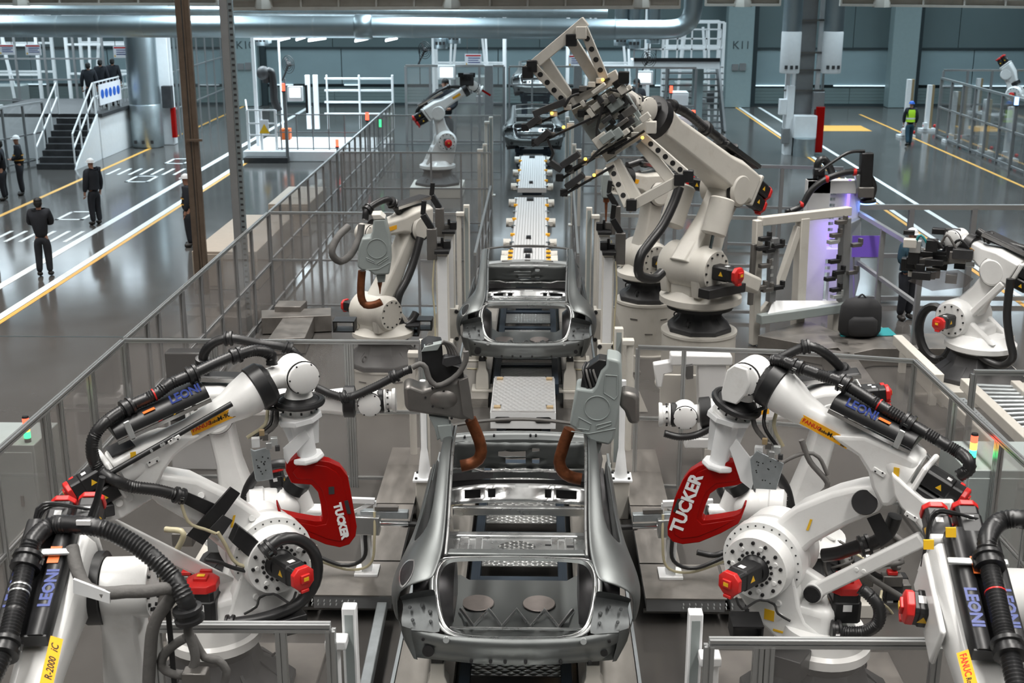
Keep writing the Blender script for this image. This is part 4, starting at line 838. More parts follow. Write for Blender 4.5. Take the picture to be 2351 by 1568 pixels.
def weld_gun_left():
    pl = Pl(-.95, 11.75, 6); t = thing('weld_gun', pl.p(1010, 920), 'brown weld gun with black transformer above the left of the nearest car', 'weld gun', 'weld guns over the nearest car')
    plate('gun_body', pl, cr([(430, 1150), (470, 1130), (560, 1165), (700, 1120), (800, 1100), (870, 1110), (885, 1200), (900, 1360), (820, 1365), (750, 1350), (600, 1330), (470, 1310), (440, 1285)], 780, 500, 2.936), 'gunmetal', t, .14, .28, .05, 3)
    MB().ball(pl.p(1018, 910, .04), (.2, .14, .14), 20, 12, (pl.f, pl.n, pl.z)).build('gun_housing', 'gunmetal', t)
    plate('back_plate', pl, cr([(800, 1100), (865, 1075), (905, 1350), (890, 1365), (830, 1330)], 780, 500, 2.936), 'gunmetal', t, .17, .05, .006)
    plate('transformer', pl, cr([(550, 880), (600, 850), (690, 860), (700, 990), (830, 1010), (840, 1090), (620, 1115), (555, 1000)], 780, 500, 2.936), 'black', t, .06, .3, .01)
    plate('transformer_lid', pl, cr([(550, 905), (570, 870), (690, 845), (660, 895)], 780, 500, 2.936), 'shieldgrey', t, .08, .1, .006)
    plate('connector_block', pl, cr([(690, 990), (700, 945), (810, 925), (820, 985), (720, 1010)], 780, 500, 2.936), 'charcoal', t, .16, .12, .008)
    for k in range(4): hose(t, [pl.p(*q, .05 + .04*k) for q in cr([(680 + 6*k, 850 - 6*k), (710 + 14*k, 850), (730 + 18*k, 890), (735 + 22*k, 930)], 780, 500, 2.936)], .014, False, m='greyhose', name='gun_cable')
    hose(t, [pl.p(*q, .16) for q in cr([(490, 1010), (540, 985), (580, 1010), (600, 1080), (650, 1130), (720, 1110), (800, 1050), (850, 960), (850, 900)], 780, 500, 2.936)], .028, False, m='greyhose', name='gun_cable')
    bolts(t, pl.p(1000, 912, .145), pl.n, .1, 5, .012, .006); bolts(t, pl.p(1045, 935, .145), pl.n, .12, 5, .014, .006)
    mb = MB(); mb.tube([pl.p(u, v, -.0) for u, v in ((1080, 962), (1090, 985), (1100, 1010), (1105, 1035), (1098, 1055), (1080, 1065), (1058, 1070))], .062, 10, step=.05); mb.build('copper_arm', 'copper', t)
    plate('holder_plate', pl, [(984, 955), (1030, 962), (1036, 990), (1004, 1012), (998, 985)], 'shieldgrey', t, .1, .14, .008); plate('electrode_holder', pl, [(1004, 978), (1036, 975), (1040, 1010), (1012, 1015)], 'shieldgrey', t, .12, .14, .008)
    MB().lathe(pl.p(1028, 1012, .02), pl.p(1040, 1066, .02), [(0, .035), (.2, .035), (.25, .02), (.7, .016), (1, .006)], 12).build('electrode', 'copper', t)
    return t
weld_gun_left()
# ================================================================ the two robots nearest the camera, cut by the frame
def near_robot(A, B, label, hp, tray, lead=None, ua_w=.17, motor_px=None, drop=None, lab=None, arch=.34):
    e = (B - A).normalized(); nx = e.cross(V((0, 0, 1))).normalized(); nx = nx if nx.x > 0 else -nx; ux = nx.cross(e); ux = ux if ux.z > 0 else -ux
    J3 = A + e*.2 - ux*.12; LA = J3 + nx*arch; base = V((LA.x - nx.x*.1, LA.y + .25, 0))
    t = thing('industrial_robot', base, label, 'robot', 'white robots at the front edge')
    def sec(c, a, b): return [c + nx*(a*x) + ux*(b*y) for x, y in ((1, .6), (.75, 1), (-.75, 1), (-1, .6), (-1, -.6), (-.75, -1), (.75, -1), (1, -.6))]
    L = (B - A).length
    ua = MB().loft([sec(A, ua_w*1.1, .2), sec(A + e*.34, ua_w*1.1, .2), sec(A + e*.55, ua_w*.95, .17), sec(A + e*(L*.6), ua_w*.78, .13), sec(B, ua_w*.7, .12)]).build('upper_arm', 'white', t, bevel=.03, seg=3)
    MB().box(A - e*.04, (ua_w*2.2, .06, .4), (nx, e, ux)).build('motor_plate', 'white', t, bevel=.02)
    for a, b in ((-.09, .1), (.1, .13), (0, -.1)): motor(t, A - e*.06 + nx*a + ux*b, -e, ux, .16, .24)
    wl_ = MB(); 
    for k in range(3): wl_.tube([A - e*(.25 - .03*k) - nx*(.05 - .1*k) + ux*.2, A - e*.15 - nx*.15 + ux*(.26 + .03*k), A - e*.02 - nx*.2 + ux*.18, A + e*.05 - nx*.21 + ux*.0], .011, 8, step=.04)
    wl_.build('wiring', 'rubber', t)
    # side cover with the elbow motor on the left
    MB().box(J3 - nx*(ua_w*1.15) + ux*.05 + e*.12, (.04, .62, .36), (nx, e, ux)).build('side_cover', 'white', t, bevel=.02)
    if motor_px: motor(t, J3 - nx*(ua_w*1.1) + e*.1, -nx - e*.1, ux, .19, .1)
    # elbow yoke and lower arm on the right
    MB().lathe(J3 + nx*.14, J3 + nx*.24, [(0, .24), (1, .24)], 32).build('elbow_ring', 'black', t)
    yo = MB().lathe(J3 + nx*.24, J3 + nx*(arch + .2), [(0, .19), (.02, .2), (.95, .2), (1, .19)], 36).build('elbow_yoke', 'white', t); bolts(yo, J3 + nx*(arch + .2), nx, .15, 14, .014, .015)
    dn = (V((base.x, base.y, .9)) - LA).normalized(); w = nx; th = dn.cross(w)
    def s2(c, a, b): return [c + w*(a*x) + th*(b*y) for x, y in ((1, .7), (.85, 1), (-.85, 1), (-1, .7), (-1, -.7), (-.85, -1), (.85, -1), (1, -.7))]
    MB().loft([s2(LA + dn*.02, .14, .19), s2(LA + dn*.3, .125, .15), s2(LA + dn*.7, .15, .14), s2(V((base.x, base.y, .8)), .17, .17)]).build('lower_arm', 'white', t, bevel=.02)
    MB().lathe(V((base.x, base.y, .72)) - nx*.3, V((base.x, base.y, .72)) + nx*.3, [(0, .24), (1, .24)], 30).build('shoulder_joint', 'white', t)
    MB().box((base.x, base.y, .5), (.6, .5, .4)).build('shoulder_body', 'white', t, bevel=.06)
    MB().lathe(base + V((0, 0, .3)), base + V((0, 0, .42)), [(0, .38), (.2, .42), (1, .4)], 30).build('turntable', 'white', t); pedestal(t, base, 0, .3, .55, .34)
    # hose tray on top
    T0, T1, tw = tray; td = (T1 - T0).normalized(); tx = nx
    prof = [(-tw, -.05), (tw, -.05), (tw, .0), (tw*.95, .04), (tw*.85, .065), (tw*.4, .065), (tw*.25, .03), (-tw*.25, .03), (-tw*.4, .065), (-tw*.85, .065), (-tw*.95, .04), (-tw, 0)]
    tr = MB().loft([[T0 + tx*a + ux*b for a, b in prof], [T1 + tx*a + ux*b for a, b in prof]]).build('hose_tray', 'black', t, smooth=60)
    MB().box(T1, (tw*2, .012, .1), (tx, td, ux)).build('tray_end', 'black', tr)
    for s in (1, -1):
        x = -td if lab == 'up' else td; y = ux.cross(x); o_ = T0 + td*((T1 - T0).length*(.78 if lab == 'up' else .52)) + tx*(s*tw*.62) + ux*.067 - y*.04
        text('lettering', 'LEONI', tr, 'textblue', o_, x, y, .1, .001, bold=.004)
    MB().box(T0 + td*.3 + tx*(.09 if lab == 'up' else -.03) + ux*.07, (.07, .13, .003), (tx, td, ux)).build('orange_label', 'orange', tr)
    # hose, clamps and straps
    hose(t, hp, .062, pitch=.024, n=14)
    return t, e, nx, ux, tr
# bottom left
def armframe(T0, T1, dx):
    e = (T1 - T0).normalized(); nx = e.cross(V((0, 0, 1))).normalized(); nx = nx if nx.x > 0 else -nx; ux = nx.cross(e); ux = ux if ux.z > 0 else -ux
    A = T0 + e*.03 - ux*.25 + nx*dx
    def on(u, v, h): d = ray(u, v); c = T0 + ux*h; return CC + d*((c - CC).dot(ux)/d.dot(ux))
    return A, A + e*1.5, on
TA3 = (aty(122, 1205, 7.35), aty(45, 1472, 6.55), .165); A3, B3, on3 = armframe(TA3[0], TA3[1], .07)
hp3 = [on3(-60, 1640, .1), on3(10, 1490, .11), on3(35, 1400, .11), on3(62, 1290, .11), on3(78, 1240, .13), aty(120, 1207, 7.25), aty(200, 1207, 7.2), aty(270, 1228, 7.2), aty(340, 1272, 7.15), aty(395, 1325, 7.1), aty(425, 1375, 7.05), aty(433, 1410, 7.05)]
R3, e3, nx3, ux3, tr3 = near_robot(A3, B3, 'white robot at the bottom left with a thick hose arching right', hp3, TA3, lab='up')
for p, q in ((hp3[3], hp3[4]), (hp3[1], hp3[2]), (hp3[11], hp3[10])): ringclamp(R3, p, q - p, .062, .11)
for k in (.3, .42): MB().cyl(hp3[2] + (hp3[3] - hp3[2])*k, hp3[2] + (hp3[3] - hp3[2])*k + (hp3[3] - hp3[2]).normalized()*.01, .064, .064, 16).build('hose_mark', 'tin', R3)
MB().box(hp3[6] + V((0, -.05, .045)), (.09, .02, .03)).build('hose_tag', 'textwhite', R3)
st = on3(105, 1268, .09); MB().box(st, (.37, .05, .025), (nx3, e3, ux3)).build('tray_strap', 'tin', R3, bevel=.01)
q0, q1 = aty(118, 1590, 6.1), aty(145, 1468, 6.5); label_plate(R3, q0, q1 - q0, CR*-1 + V((0, 0, .6)), (q1 - q0).length, .075, [('R-2000', .2, .8, 'textblack', .2, .22), ('iC', .72, .85, 'textblack', .3, .22)])
mb = MB(); mb.tube([aty(235, 1095, 7.5), aty(222, 1150, 7.5), aty(175, 1275, 7.4)], .022, 10); mb.build('guide_tube', 'black', R3)
# white bracket and grey fabric sleeve on the elbow
MB().prism([aty(168, 1330, 6.9), aty(168, 1362, 6.9), aty(252, 1386, 6.85), aty(252, 1362, 6.85)], V((0, .02, 0))).build('sleeve_bracket', 'cleanwhite', R3)
mb = MB(); mb.tube([aty(u, v, y) for u, v, y in ((165, 1255, 7.1), (178, 1310, 7.0), (200, 1350, 6.95), (240, 1362, 6.9), (290, 1358, 6.9), (340, 1357, 6.95), (385, 1350, 7.05), (398, 1365, 7.1), (372, 1400, 7.1), (352, 1440, 7.1), (345, 1500, 7.1), (340, 1600, 7.1))], [.04]*3 + [.05, .055, .06, .055, .05, .055, .05, .05, .045] if False else .042, 10, step=.05); mb.build('cable_sleeve', 'greyhose', R3)
mb = MB(); mb.tube([aty(u, v, 7.15) for u, v in ((433, 1425), (432, 1450), (445, 1490), (448, 1520), (430, 1548), (395, 1545), (372, 1530), (375, 1505), (400, 1480), (425, 1465))], .032, 10, step=.05); mb.build('cable_sleeve', 'greyhose', R3)
mb = MB(); mb.tube([aty(u, v, 7.2) for u, v in ((440, 1460), (470, 1510), (500, 1515), (520, 1540), (515, 1568))], .028, 10, step=.05); mb.build('cable_sleeve', 'greyhose', R3)
MB().box(aty(450, 1560, 7.1), (.16, .1, .14)).build('junction_block', 'gunmetal', R3, bevel=.008)
MB().box(aty(395, 1505, 7.15), (.035, .01, .7), None).build('hose_hanger', 'black', R3)
# bottom right
TA4 = (aty(2228, 1225, 7.35), aty(2298, 1505, 6.55), .165); A4, B4, on4 = armframe(TA4[0], TA4[1], -.06)
hp4 = [aty(2410, 1215, 7.3), aty(2345, 1192, 7.3), aty(2295, 1198, 7.3), on4(2268, 1235, .14), on4(2270, 1290, .11), on4(2285, 1360, .11), on4(2300, 1430, .11), on4(2315, 1490, .11), on4(2350, 1640, .1)]
R4, e4, nx4, ux4, tr4 = near_robot(A4, B4, 'white robot cut off at the bottom right edge with a hose tray on top', hp4, TA4, motor_px=True, arch=.42)
for p, q in ((hp4[4], hp4[5]), (hp4[7], hp4[6])): ringclamp(R4, p, q - p, .062, .11)
MB().cyl(hp4[5], hp4[5] + (hp4[6] - hp4[5]).normalized()*.01, .064, .064, 16).build('hose_mark', 'redcap', R4)
MB().box(on4(2245, 1290, .09), (.37, .05, .025), (nx4, e4, ux4)).build('tray_strap', 'tin', R4, bevel=.01)
for u, v in ((2132, 1250), (2183, 1222)): MB().box(aty(u, v, 7.25), (.065, .01, .06), (CR, V((0, 1, 0)), CU)).build('warning_label', 'yellow', R4)
q0, q1 = aty(2196, 1500, 6.45), aty(2222, 1600, 6.1); label_plate(R4, q0, q1 - q0, CR + V((0, 0, .6)), (q1 - q0).length*1.2, .07, [('FANUC', .05, .8, 'textred', 0, .22), ('Robot', .5, .6, 'textblack', .2, .25)])
# ---------------- extra hoses and boxes of the two big robots
hose(ROB1, [PL1.p(u, v, .5) for u, v in ((612, 1262), (640, 1240), (677, 1236), (712, 1256), (728, 1292), (722, 1340), (690, 1382), (640, 1408), (585, 1424), (530, 1432))], .052, False, name='supply_hose')
ringclamp(ROB1, PL1.p(614, 1262, .5), PL1.p(640, 1242, .5) - PL1.p(600, 1275, .5), .055, .1); ringclamp(ROB1, PL1.p(528, 1432, .5), V((1, 0, 0)), .05, .08)
hose(ROB1, [PL1.p(u, v, .25) for u, v in ((415, 1150), (425, 1185), (440, 1205), (470, 1215), (495, 1225))], .014, False, m='clearhose', name='air_hose'); hose(ROB1, [PL1.p(u, v, .3) for u, v in ((500, 1222), (520, 1255), (535, 1285), (560, 1300), (595, 1290), (610, 1280))], .016, False, m='clearhose', name='air_hose'); hose(ROB1, [PL1.p(u, v, .3) for u, v in ((470, 1285), (500, 1290), (540, 1305), (580, 1312), (605, 1300))], .018, False, name='air_hose')
motor(ROB1, PL1.p(470, 1420, .1), V((0, 0, 1)), V((0, -1, 0)), .26, .3)
MB().box(PL1.p(660, 1425, .45), (.28, .24, .16), (PL1.f, PL1.n, PL1.z)).build('control_box', 'black', ROB1, bevel=.01); MB().box(PL1.p(656, 1418, .46) + V((0, 0, .03)), (.2, .14, .005), (PL1.f, PL1.n, PL1.z)).build('warning_label', 'amber', ROB1)
hose(ROB2, [PL2.p(u, v, .15) for u, v in ((1915, 1445), (1940, 1452), (1985, 1450), (2015, 1430), (2018, 1395), (1995, 1365), (1975, 1350))], .055, name='supply_hose'); ringclamp(ROB2, PL2.p(1918, 1445, .15), V((1, 0, 0)), .055, .09)
motor(ROB2, PL2.p(1935, 1415, -.05), V((0, 0, 1)), V((0, -1, 0)), .25, .26); hose(ROB2, [PL2.p(u, v, -.1) for u, v in ((1890, 1275), (1925, 1270), (1970, 1255), (2010, 1245), (2040, 1220), (2055, 1185))], .06, False, name='supply_hose'); ringclamp(ROB2, PL2.p(1985, 1252, -.1), V((1, 0, .3)), .06, .1)
bx_ = PL2.p(1712, 1440, .5)
for a, b in (((0, 0, .07), (.26, .26, .015)), ((0, 0, -.07), (.26, .26, .015)), ((.12, 0, 0), (.015, .26, .14)), ((-.12, 0, 0), (.015, .26, .14))): MB().box(bx_ + V(a), b).build('fork_pocket', 'black', ROB2)
MB().box(PL2.p(1810, 1520, .5), (.3, .26, .2), (PL2.f, PL2.n, PL2.z)).build('control_box', 'black', ROB2, bevel=.01); MB().box(PL2.p(1818, 1500, .5), (.2, .16, .005), (PL2.f, PL2.n, PL2.z)).build('warning_label', 'amber', ROB2)
MB().box(PL2.p(1766, 1412, .365 - .14), (.09, .004, .1), (PL2.f, PL2.n, PL2.z)).build('warning_label', 'yellow', ROB2); MB().box(PL2.p(1790, 1450, .365 - .14), (.12, .004, .02), (PL2.f, PL2.n, PL2.z)).build('caution_strip', 'yellow', ROB2)
for pts, r in (([(1700, 1235), (1680, 1260), (1640, 1275), (1600, 1268)], .03), ([(1690, 1150), (1660, 1140), (1650, 1110), (1655, 1080)], .035), ([(1775, 1090), (1800, 1060), (1850, 1040), (1880, 1050), (1900, 1090)], .02), ([(1840, 1010), (1860, 1060), (1900, 1110), (1880, 1140)], .028)): hose(ROB6, [PL6.p(u, v, .3) for u, v in pts], r, False, m='greyhose' if r < .03 else 'rubber', name='supply_hose')
# lower robots whose bent wrists show behind the red guns
def low_robot(sg, label):
    L = sg < 0; Yr = 11.3; X = lambda u: u if L else 2351 + 22 - u; P_ = lambda u, v, y=Yr: aty(X(u), v, y)
    b = P_(590, 1400); t = thing('industrial_robot', (b.x, Yr + .3, 0), label, 'robot', 'white medium robots')
    c = P_(606, 1160); d = (P_(660, 1155, Yr + .05) - c).normalized()
    MB().lathe(c - d*.16, c + d*.16, [(0, .14), (.1, .19), (.5, .19), (.55, .17), (.9, .17), (1, .15)], 30).build('elbow_joint', 'white', t); bolts(t, c - d*.16, -d, .12, 14, .009, .01)
    MB().lathe(c + d*.14, c + d*.19, [(0, .185), (1, .185)], 28).build('seal_ring', 'black', t)
    MB().ball(P_(655, 1158), (.17, .17, .17), 20, 12).build('joint_housing', 'white', t)
    MB().lathe(P_(672, 1128), P_(688, 1102), [(0, .09), (.1, .12), (.9, .12), (1, .08)], 20).build('wrist_ring', 'black', t)
    tube_arm('wrist', t, [(P_(684, 1118), .085), (P_(700, 1152), .075), (P_(706, 1172), .08)]); MB().box(P_(722, 1178), (.24, .16, .16)).build('wrist_housing', 'white', t, bevel=.04, seg=3)
    MB().lathe(P_(738, 1178), P_(752, 1176), [(0, .07), (1, .07)], 16).build('tool_flange', 'black', t)
    for u0, v0, u1, v1, r0, r1 in ((600, 1165, 580, 1300, .14, .19),): tube_arm('lower_arm', t, [(P_(u0, v0, Yr + .1), r0), (P_(u1, v1, Yr + .2), r1)])
    MB().lathe(V((b.x, Yr + .3, .3)), V((b.x, Yr + .3, .75)), [(0, .4), (.3, .36), (1, .25)], 24).build('turntable', 'white', t); pedestal(t, V((b.x, Yr + .3, 0)), 0, .3, .5, .34)
    hose(t, [P_(680, 1095), P_(668, 1070), P_(640, 1065), P_(600, 1080), P_(570, 1120), P_(555, 1180)], .05, False, name='supply_hose')
    motor(t, P_(640, 1120, Yr + .1), V((.2*sg, .3, 1)), V((0, -1, 0)), .14, .16)
    return t
low_robot(-1, 'white robot with bent wrist seen through the left red gun'); low_robot(1, 'white robot with bent wrist seen through the right red gun')
# cables, valve blocks and junction boxes crowding the floor side of the two rear robots
random.seed(17)
for ROB, PLx, u0, u1 in ((ROB5, PL5, 300, 560), (ROB6, PL6, 1880, 2080)):
    for k in range(11):
        u, v = random.uniform(u0, u1), random.uniform(1200, 1400); o_ = random.uniform(.0, .5)
        hose(ROB, [PLx.p(u, v, o_), PLx.p(u + random.uniform(-50, 50), v + random.uniform(10, 45), o_ + .1), PLx.p(u + random.uniform(-70, 70), v + random.uniform(40, 90), o_), PLx.p(u + random.uniform(-80, 80), v + random.uniform(80, 120), o_ - .1)], random.choice((.014, .02, .03)), False, m=random.choice(('rubber', 'rubber', 'greyhose', 'clearhose')), name='supply_hose')
    for k in range(12):
        c = PLx.p(random.uniform(u0, u1), random.uniform(1230, 1420), random.uniform(-.1, .4)); c.z = max(c.z, .12)
        MB().box(c, (random.uniform(.08, .22), random.uniform(.08, .2), random.uniform(.08, .22))).build('junction_box', random.choice(('charcoal', 'black', 'gunmetal', 'cleanwhite', 'postgrey')), ROB, bevel=.01)
    for k in range(3):
        c = PLx.p(u0 + (u1 - u0)*(k + .5)/3, 1330, .2); MB().b2((c.x - .03, c.y - .03, 0), (c.x + .03, c.y + .03, c.z)).build('cable_post', 'cleanwhite', ROB); MB().box(c, (.2, .12, .12)).build('emergency_box', 'gunmetal', ROB, bevel=.01); MB().box(c + V((0, 0, .08)), (.1, .08, .04)).build('stop_button', 'redcap', ROB, bevel=.008)
# ================================================================ the line: bed, lift tables, plates, fixtures
def one(name, mb, m, label, cat, group=None, bevel=0., base=None, **k):
    o = mb.build(name, m, None, bevel=bevel, **k); return tag(o, label, cat, group)
# raised service duct beside each side of the nearest car
def duct_run(sg, label):
    X = lambda a: a if sg > 0 else -.35 - a
    t = thing('cable_duct', (X(1.3), 12.5, 0), label, 'cable duct', 'steel topped cable ducts on the floor')
    for k, (x0, x1, y0, y1) in enumerate(((1.07, 1.5, 11.85, 13.3), (1.07, 1.53, 13.32, 15.1), (1.07, 1.88, 11.08, 11.83), (1.9, 2.08, 11.1, 11.83))):
        xa, xb = sorted((X(x0), X(x1))); pbox('cover_plate', t, 'plate', ((xa + xb)/2, (y0 + y1)/2, .295), (xb - xa - .01, y1 - y0 - .01, .012))
        pbox('side_channel', t, 'postgrey', ((xa + xb)/2, (y0 + y1)/2, .22), (xb - xa - .04, y1 - y0 - .04, .138))
        for yy in (y0 + .2, y1 - .2): pbox('support_leg', t, 'gunmetal', ((xa + xb)/2, yy, .075), (.05, .05, .15))
    xa, xb = sorted((X(1.07), X(2.05))); MB().tube([V((xb if sg < 0 else xa, 11.2, .1)) - V((0, 0, 0)), V((xa if sg < 0 else xb, 11.2, .1))], .025, 8).build('conduit', 'gunmetal', t)
    h = MB()
    for i in range(9):
        for j in (0, 1): c = V((X(1.45) + sg*.06*i, 11.06, .2 + .04*j)); h.cyl(c, c + V((0, .05, 0)), .006, .006, 6)
    h.build('hole', 'tin', t); return t
duct_run(1, 'steel topped cable duct right of the nearest car'); duct_run(-1, 'steel topped cable duct left of the nearest car')
one('support_beam', MB().beam((-1.52, 11.05, .2), (-1.47, 8.7, .2), .1, .1), 'zinc', 'galvanised beam on the floor running toward the camera left of the car', 'beam', bevel=.008)
# light curtain posts at the front corners
def curtain(x, y, h, label, sub=None, w=.1, dx=-.1, m='cleanwhite'):
    t = thing('light_curtain_post', (x, y, 0), label, 'post', 'white light curtain posts')
    MB().b2((x - w/2, y - w/2, 0), (x + w/2, y + w/2, h)).build('housing', m, t, bevel=.008); MB().b2((x - w*.3, y - w*.52, .1), (x + w*.3, y - w*.49, h - .05)).build('window_strip', 'shieldgrey', t)
    MB().b2((x - .12, y - .12, 0), (x + .12, y + .12, .02)).build('foot_plate', m, t)
    if sub:
        MB().cyl((x + dx, y - .12, 0), (x + dx, y - .12, h - sub), .045, .045, 16).build('pole', m, t); MB().box((x + dx*.8, y - .12, h - sub), (.15, .13, .07)).build('clamp_block', m, t, bevel=.01)
    return t
curtain(-1.325, 7.93, 1.9, 'white boxed post at the front left corner beside the bottom fence', .22, dx=-.1)
curtain(1.12, 7.9, 1.9, 'white boxed post at the front right corner beside the bottom fence', .3, dx=.12)
# bed under the near and middle cars
def bed(Y0, Y1, label):
    t = thing('line_bed', (CX, Y0, 0), label, 'conveyor bed', 'steel beds under the car line')
    for sg in (-1, 1):
        n = int((Y1 - Y0)/1.4)
        for k in range(n):
            a = Y0 + (Y1 - Y0)*k/n; b = Y0 + (Y1 - Y0)*(k + 1)/n; pbox('floor_plate', t, 'concrete', (CX + sg*.82, (a + b)/2, .07), (.52, b - a - .015, .14))
        pbox('edge_rail', t, 'zinc', (CX + sg*1.1, (Y0 + Y1)/2, .08), (.03, Y1 - Y0, .16)); pbox('frame_rail', t, 'navyframe', (CX + sg*.44, (Y0 + Y1)/2, .3), (.09, Y1 - Y0, .16))
    y = Y0 + .3; k = 0
    while y < Y1 - .6:
        pbox('quilted_plate', t, 'quilt', (CX, y + .35, .33), (.78, .62, .012)); pbox('cross_member', t, 'navyframe', (CX, y + .75, .3), (.8, .12, .12)); y += 1.05; k += 1
    for sg in (-1, 1):
        for k in range(int((Y1 - Y0)/2)):
            yy = Y0 + .9 + 2*k; MB().tube([(CX + sg*.62, yy, .5), (CX + sg*.7, yy + .2, .3), (CX + sg*.8, yy + .5, .16), (CX + sg*.95, yy + .55, .15)], .014, 6, step=.08).build('air_hose', 'clearhose', t)
    return t
bed(8.2, 15.3, 'quilted steel bed under the nearest car'); bed(17.5, 23.2, 'quilted steel bed under the middle car')
def stand(x, y, h, label, w=.12):
    t = thing('locating_stand', (x, y, 0), label, 'stand', 'cream locating stands under the cars')
    MB().b2((x - .16, y - .16, .14), (x + .16, y + .16, .17)).build('foot_plate', 'cream', t, bevel=.004)
    MB().loft([[V((x + a*w*k, y + b*w*k, z)) for a, b in ((-1, -1), (1, -1), (1, 1), (-1, 1))] for z, k in ((.17, .85), (h*.62, .75), (h*.72, .5), (h - .07, .5))]).build('column', 'cream', t, bevel=.008)
    MB().box((x, y, h - .045), (.1, .12, .05)).build('locator', 'black', t, bevel=.006); MB().cyl((x, y, h - .03), (x, y, h + .0), .022, .015, 10).build('pin', 'chrome', t)
    return t
for Yc, nm in ((9.15, 'nearest'), (17.72, 'middle')):
    for sx_, sn in ((-.55, 'left'), (.55, 'right')):
        stand(CX + sx_*1.2, Yc + .24, .70 - .03, 'cream stand under the rear %s corner of the %s car' % (sn, nm)); stand(CX + sx_*1.56, Yc + 1.75, .56, 'cream stand under the %s sill of the %s car' % (sn, nm)); stand(CX + sx_*1.56, Yc + 3.6, .56, 'cream stand under the front %s end of the %s car' % (sn, nm))
for Yc, dz, nm in ((41.0, .05, 'far'), (51.5, .85, 'farthest')):
    t = thing('car_lift', (CX, Yc, 0), 'dark blue lift frame under the %s car' % nm, 'lift', 'dark blue lift frames')
    for sg in (-1, 1): pbox('side_beam', t, 'navyframe', (CX + sg*.55, Yc + 2.2, .6 + dz - .045), (.14, 4.0, .12))
    for s in (.6, 3.6):
        pbox('cross_beam', t, 'navyframe', (CX, Yc + s, .4 + dz), (1.2, .12, .25))
        for sg in (-1, 1): pbox('column', t, 'navyframe', (CX + sg*.45, Yc + s, (.4 + dz)/2), (.22, .22, .4 + dz))
    for sg in (-1, 1): pbox('pad', t, 'black', (CX + sg*.86, Yc + 2.2, .535 + dz), (.1, .4, .05)); pbox('arm', t, 'navyframe', (CX + sg*.7, Yc + 2.2, .5 + dz), (.34, .1, .05))
# lift table between the two cars
t = thing('lift_table', (CX, 15.95, 0), 'white lift table with swirled metal top between the two cars', 'lift table')
pbox('top_plate', t, 'swirl', (-.195, 16.7, .5), (.87, 1.5, .02))
fb = MB(); fb.b2((-.64, 15.95, .25), (.25, 17.45, .488)); fb.build('box', 'cleanwhite', t, bevel=.006)
for x in (-.47, .08): MB().loft([[V((x + a, 15.945 + dy, .38 + b)) for a, b in [(.07*(1 if math.cos(q) > 0 else -1) + .045*math.cos(q), .045*math.sin(q)) for q in [2*math.pi*i/20 for i in range(20)]]] for dy in (0, -.004)]).build('hand_hole', 'black', t)
for x in (-.55, .17):
    for y in (16.08, 17.32): MB().box((x, y, .52), (.09, .08, .03)).build('corner_clip', 'cardboard', t, bevel=.005); MB().cyl((x + (.05 if x < 0 else -.05), y, .51), (x + (.05 if x < 0 else -.05), y, .55), .015, .012, 10).build('latch', 'chrome', t)
for x in (-.5, .12): pbox('leg', t, 'navyframe', (x, 16.7, .125), (.12, 1.2, .25))
# white plate shuttle far down the line
def shuttle(y0, y1, label):
    t = thing('plate_carrier', (CX, y0, 0), label, 'conveyor', 'white plate carriers on the far line')
    n = 12
    for k in range(n): w = .72/n; pbox('slat', t, 'slatwhite', (CX - .36 + w*(k + .5), (y0 + y1)/2, .9), (w*.9, y1 - y0, .03))
    pbox('deck', t, 'slatwhite', (CX, (y0 + y1)/2, .84), (.74, y1 - y0, .09)); pbox('underframe', t, 'navyframe', (CX, (y0 + y1)/2, .4), (.5, y1 - y0 - .3, .8))
    m = 7
    for k in range(m):
        yy = y0 + .25 + (y1 - y0 - .5)*k/(m - 1)
        for sg in (-1, 1): pbox('clip', t, 'amber' if k % 2 else 'chrome', (CX + sg*.37, yy, .92), (.09, .1, .05))
    for yy in (y0 + .6, (y0 + y1)/2, y1 - .4):
        for sg in (-1, 1): MB().cyl((CX + sg*.4, yy, .84), (CX + sg*.55, yy, .84), .1, .1, 14).build('roller', 'cream', t); pbox('bracket', t, 'cream', (CX + sg*.44, yy, .84), (.1, .3, .1))
    for yy, w in ((y0 + .75, .1), (y1 - .4, .16)): pbox('sensor', t, 'black', (CX - .03, yy, .94), (w, .14 if w < .12 else .22, .06))
    MB().tube([(CX - .3, y1 + .05, .93), (CX + .3, y1 + .05, .93)], .03, 8).build('end_roller', 'chrome', t)
    return t
shuttle(24.7, 30.4, 'white slatted plate carrier just beyond the middle car'); shuttle(31.8, 37.7, 'second white slatted plate carrier, farther down the line'); shuttle(22.9, 24.55, 'short white plate carrier seen through the windscreen opening of the middle car')
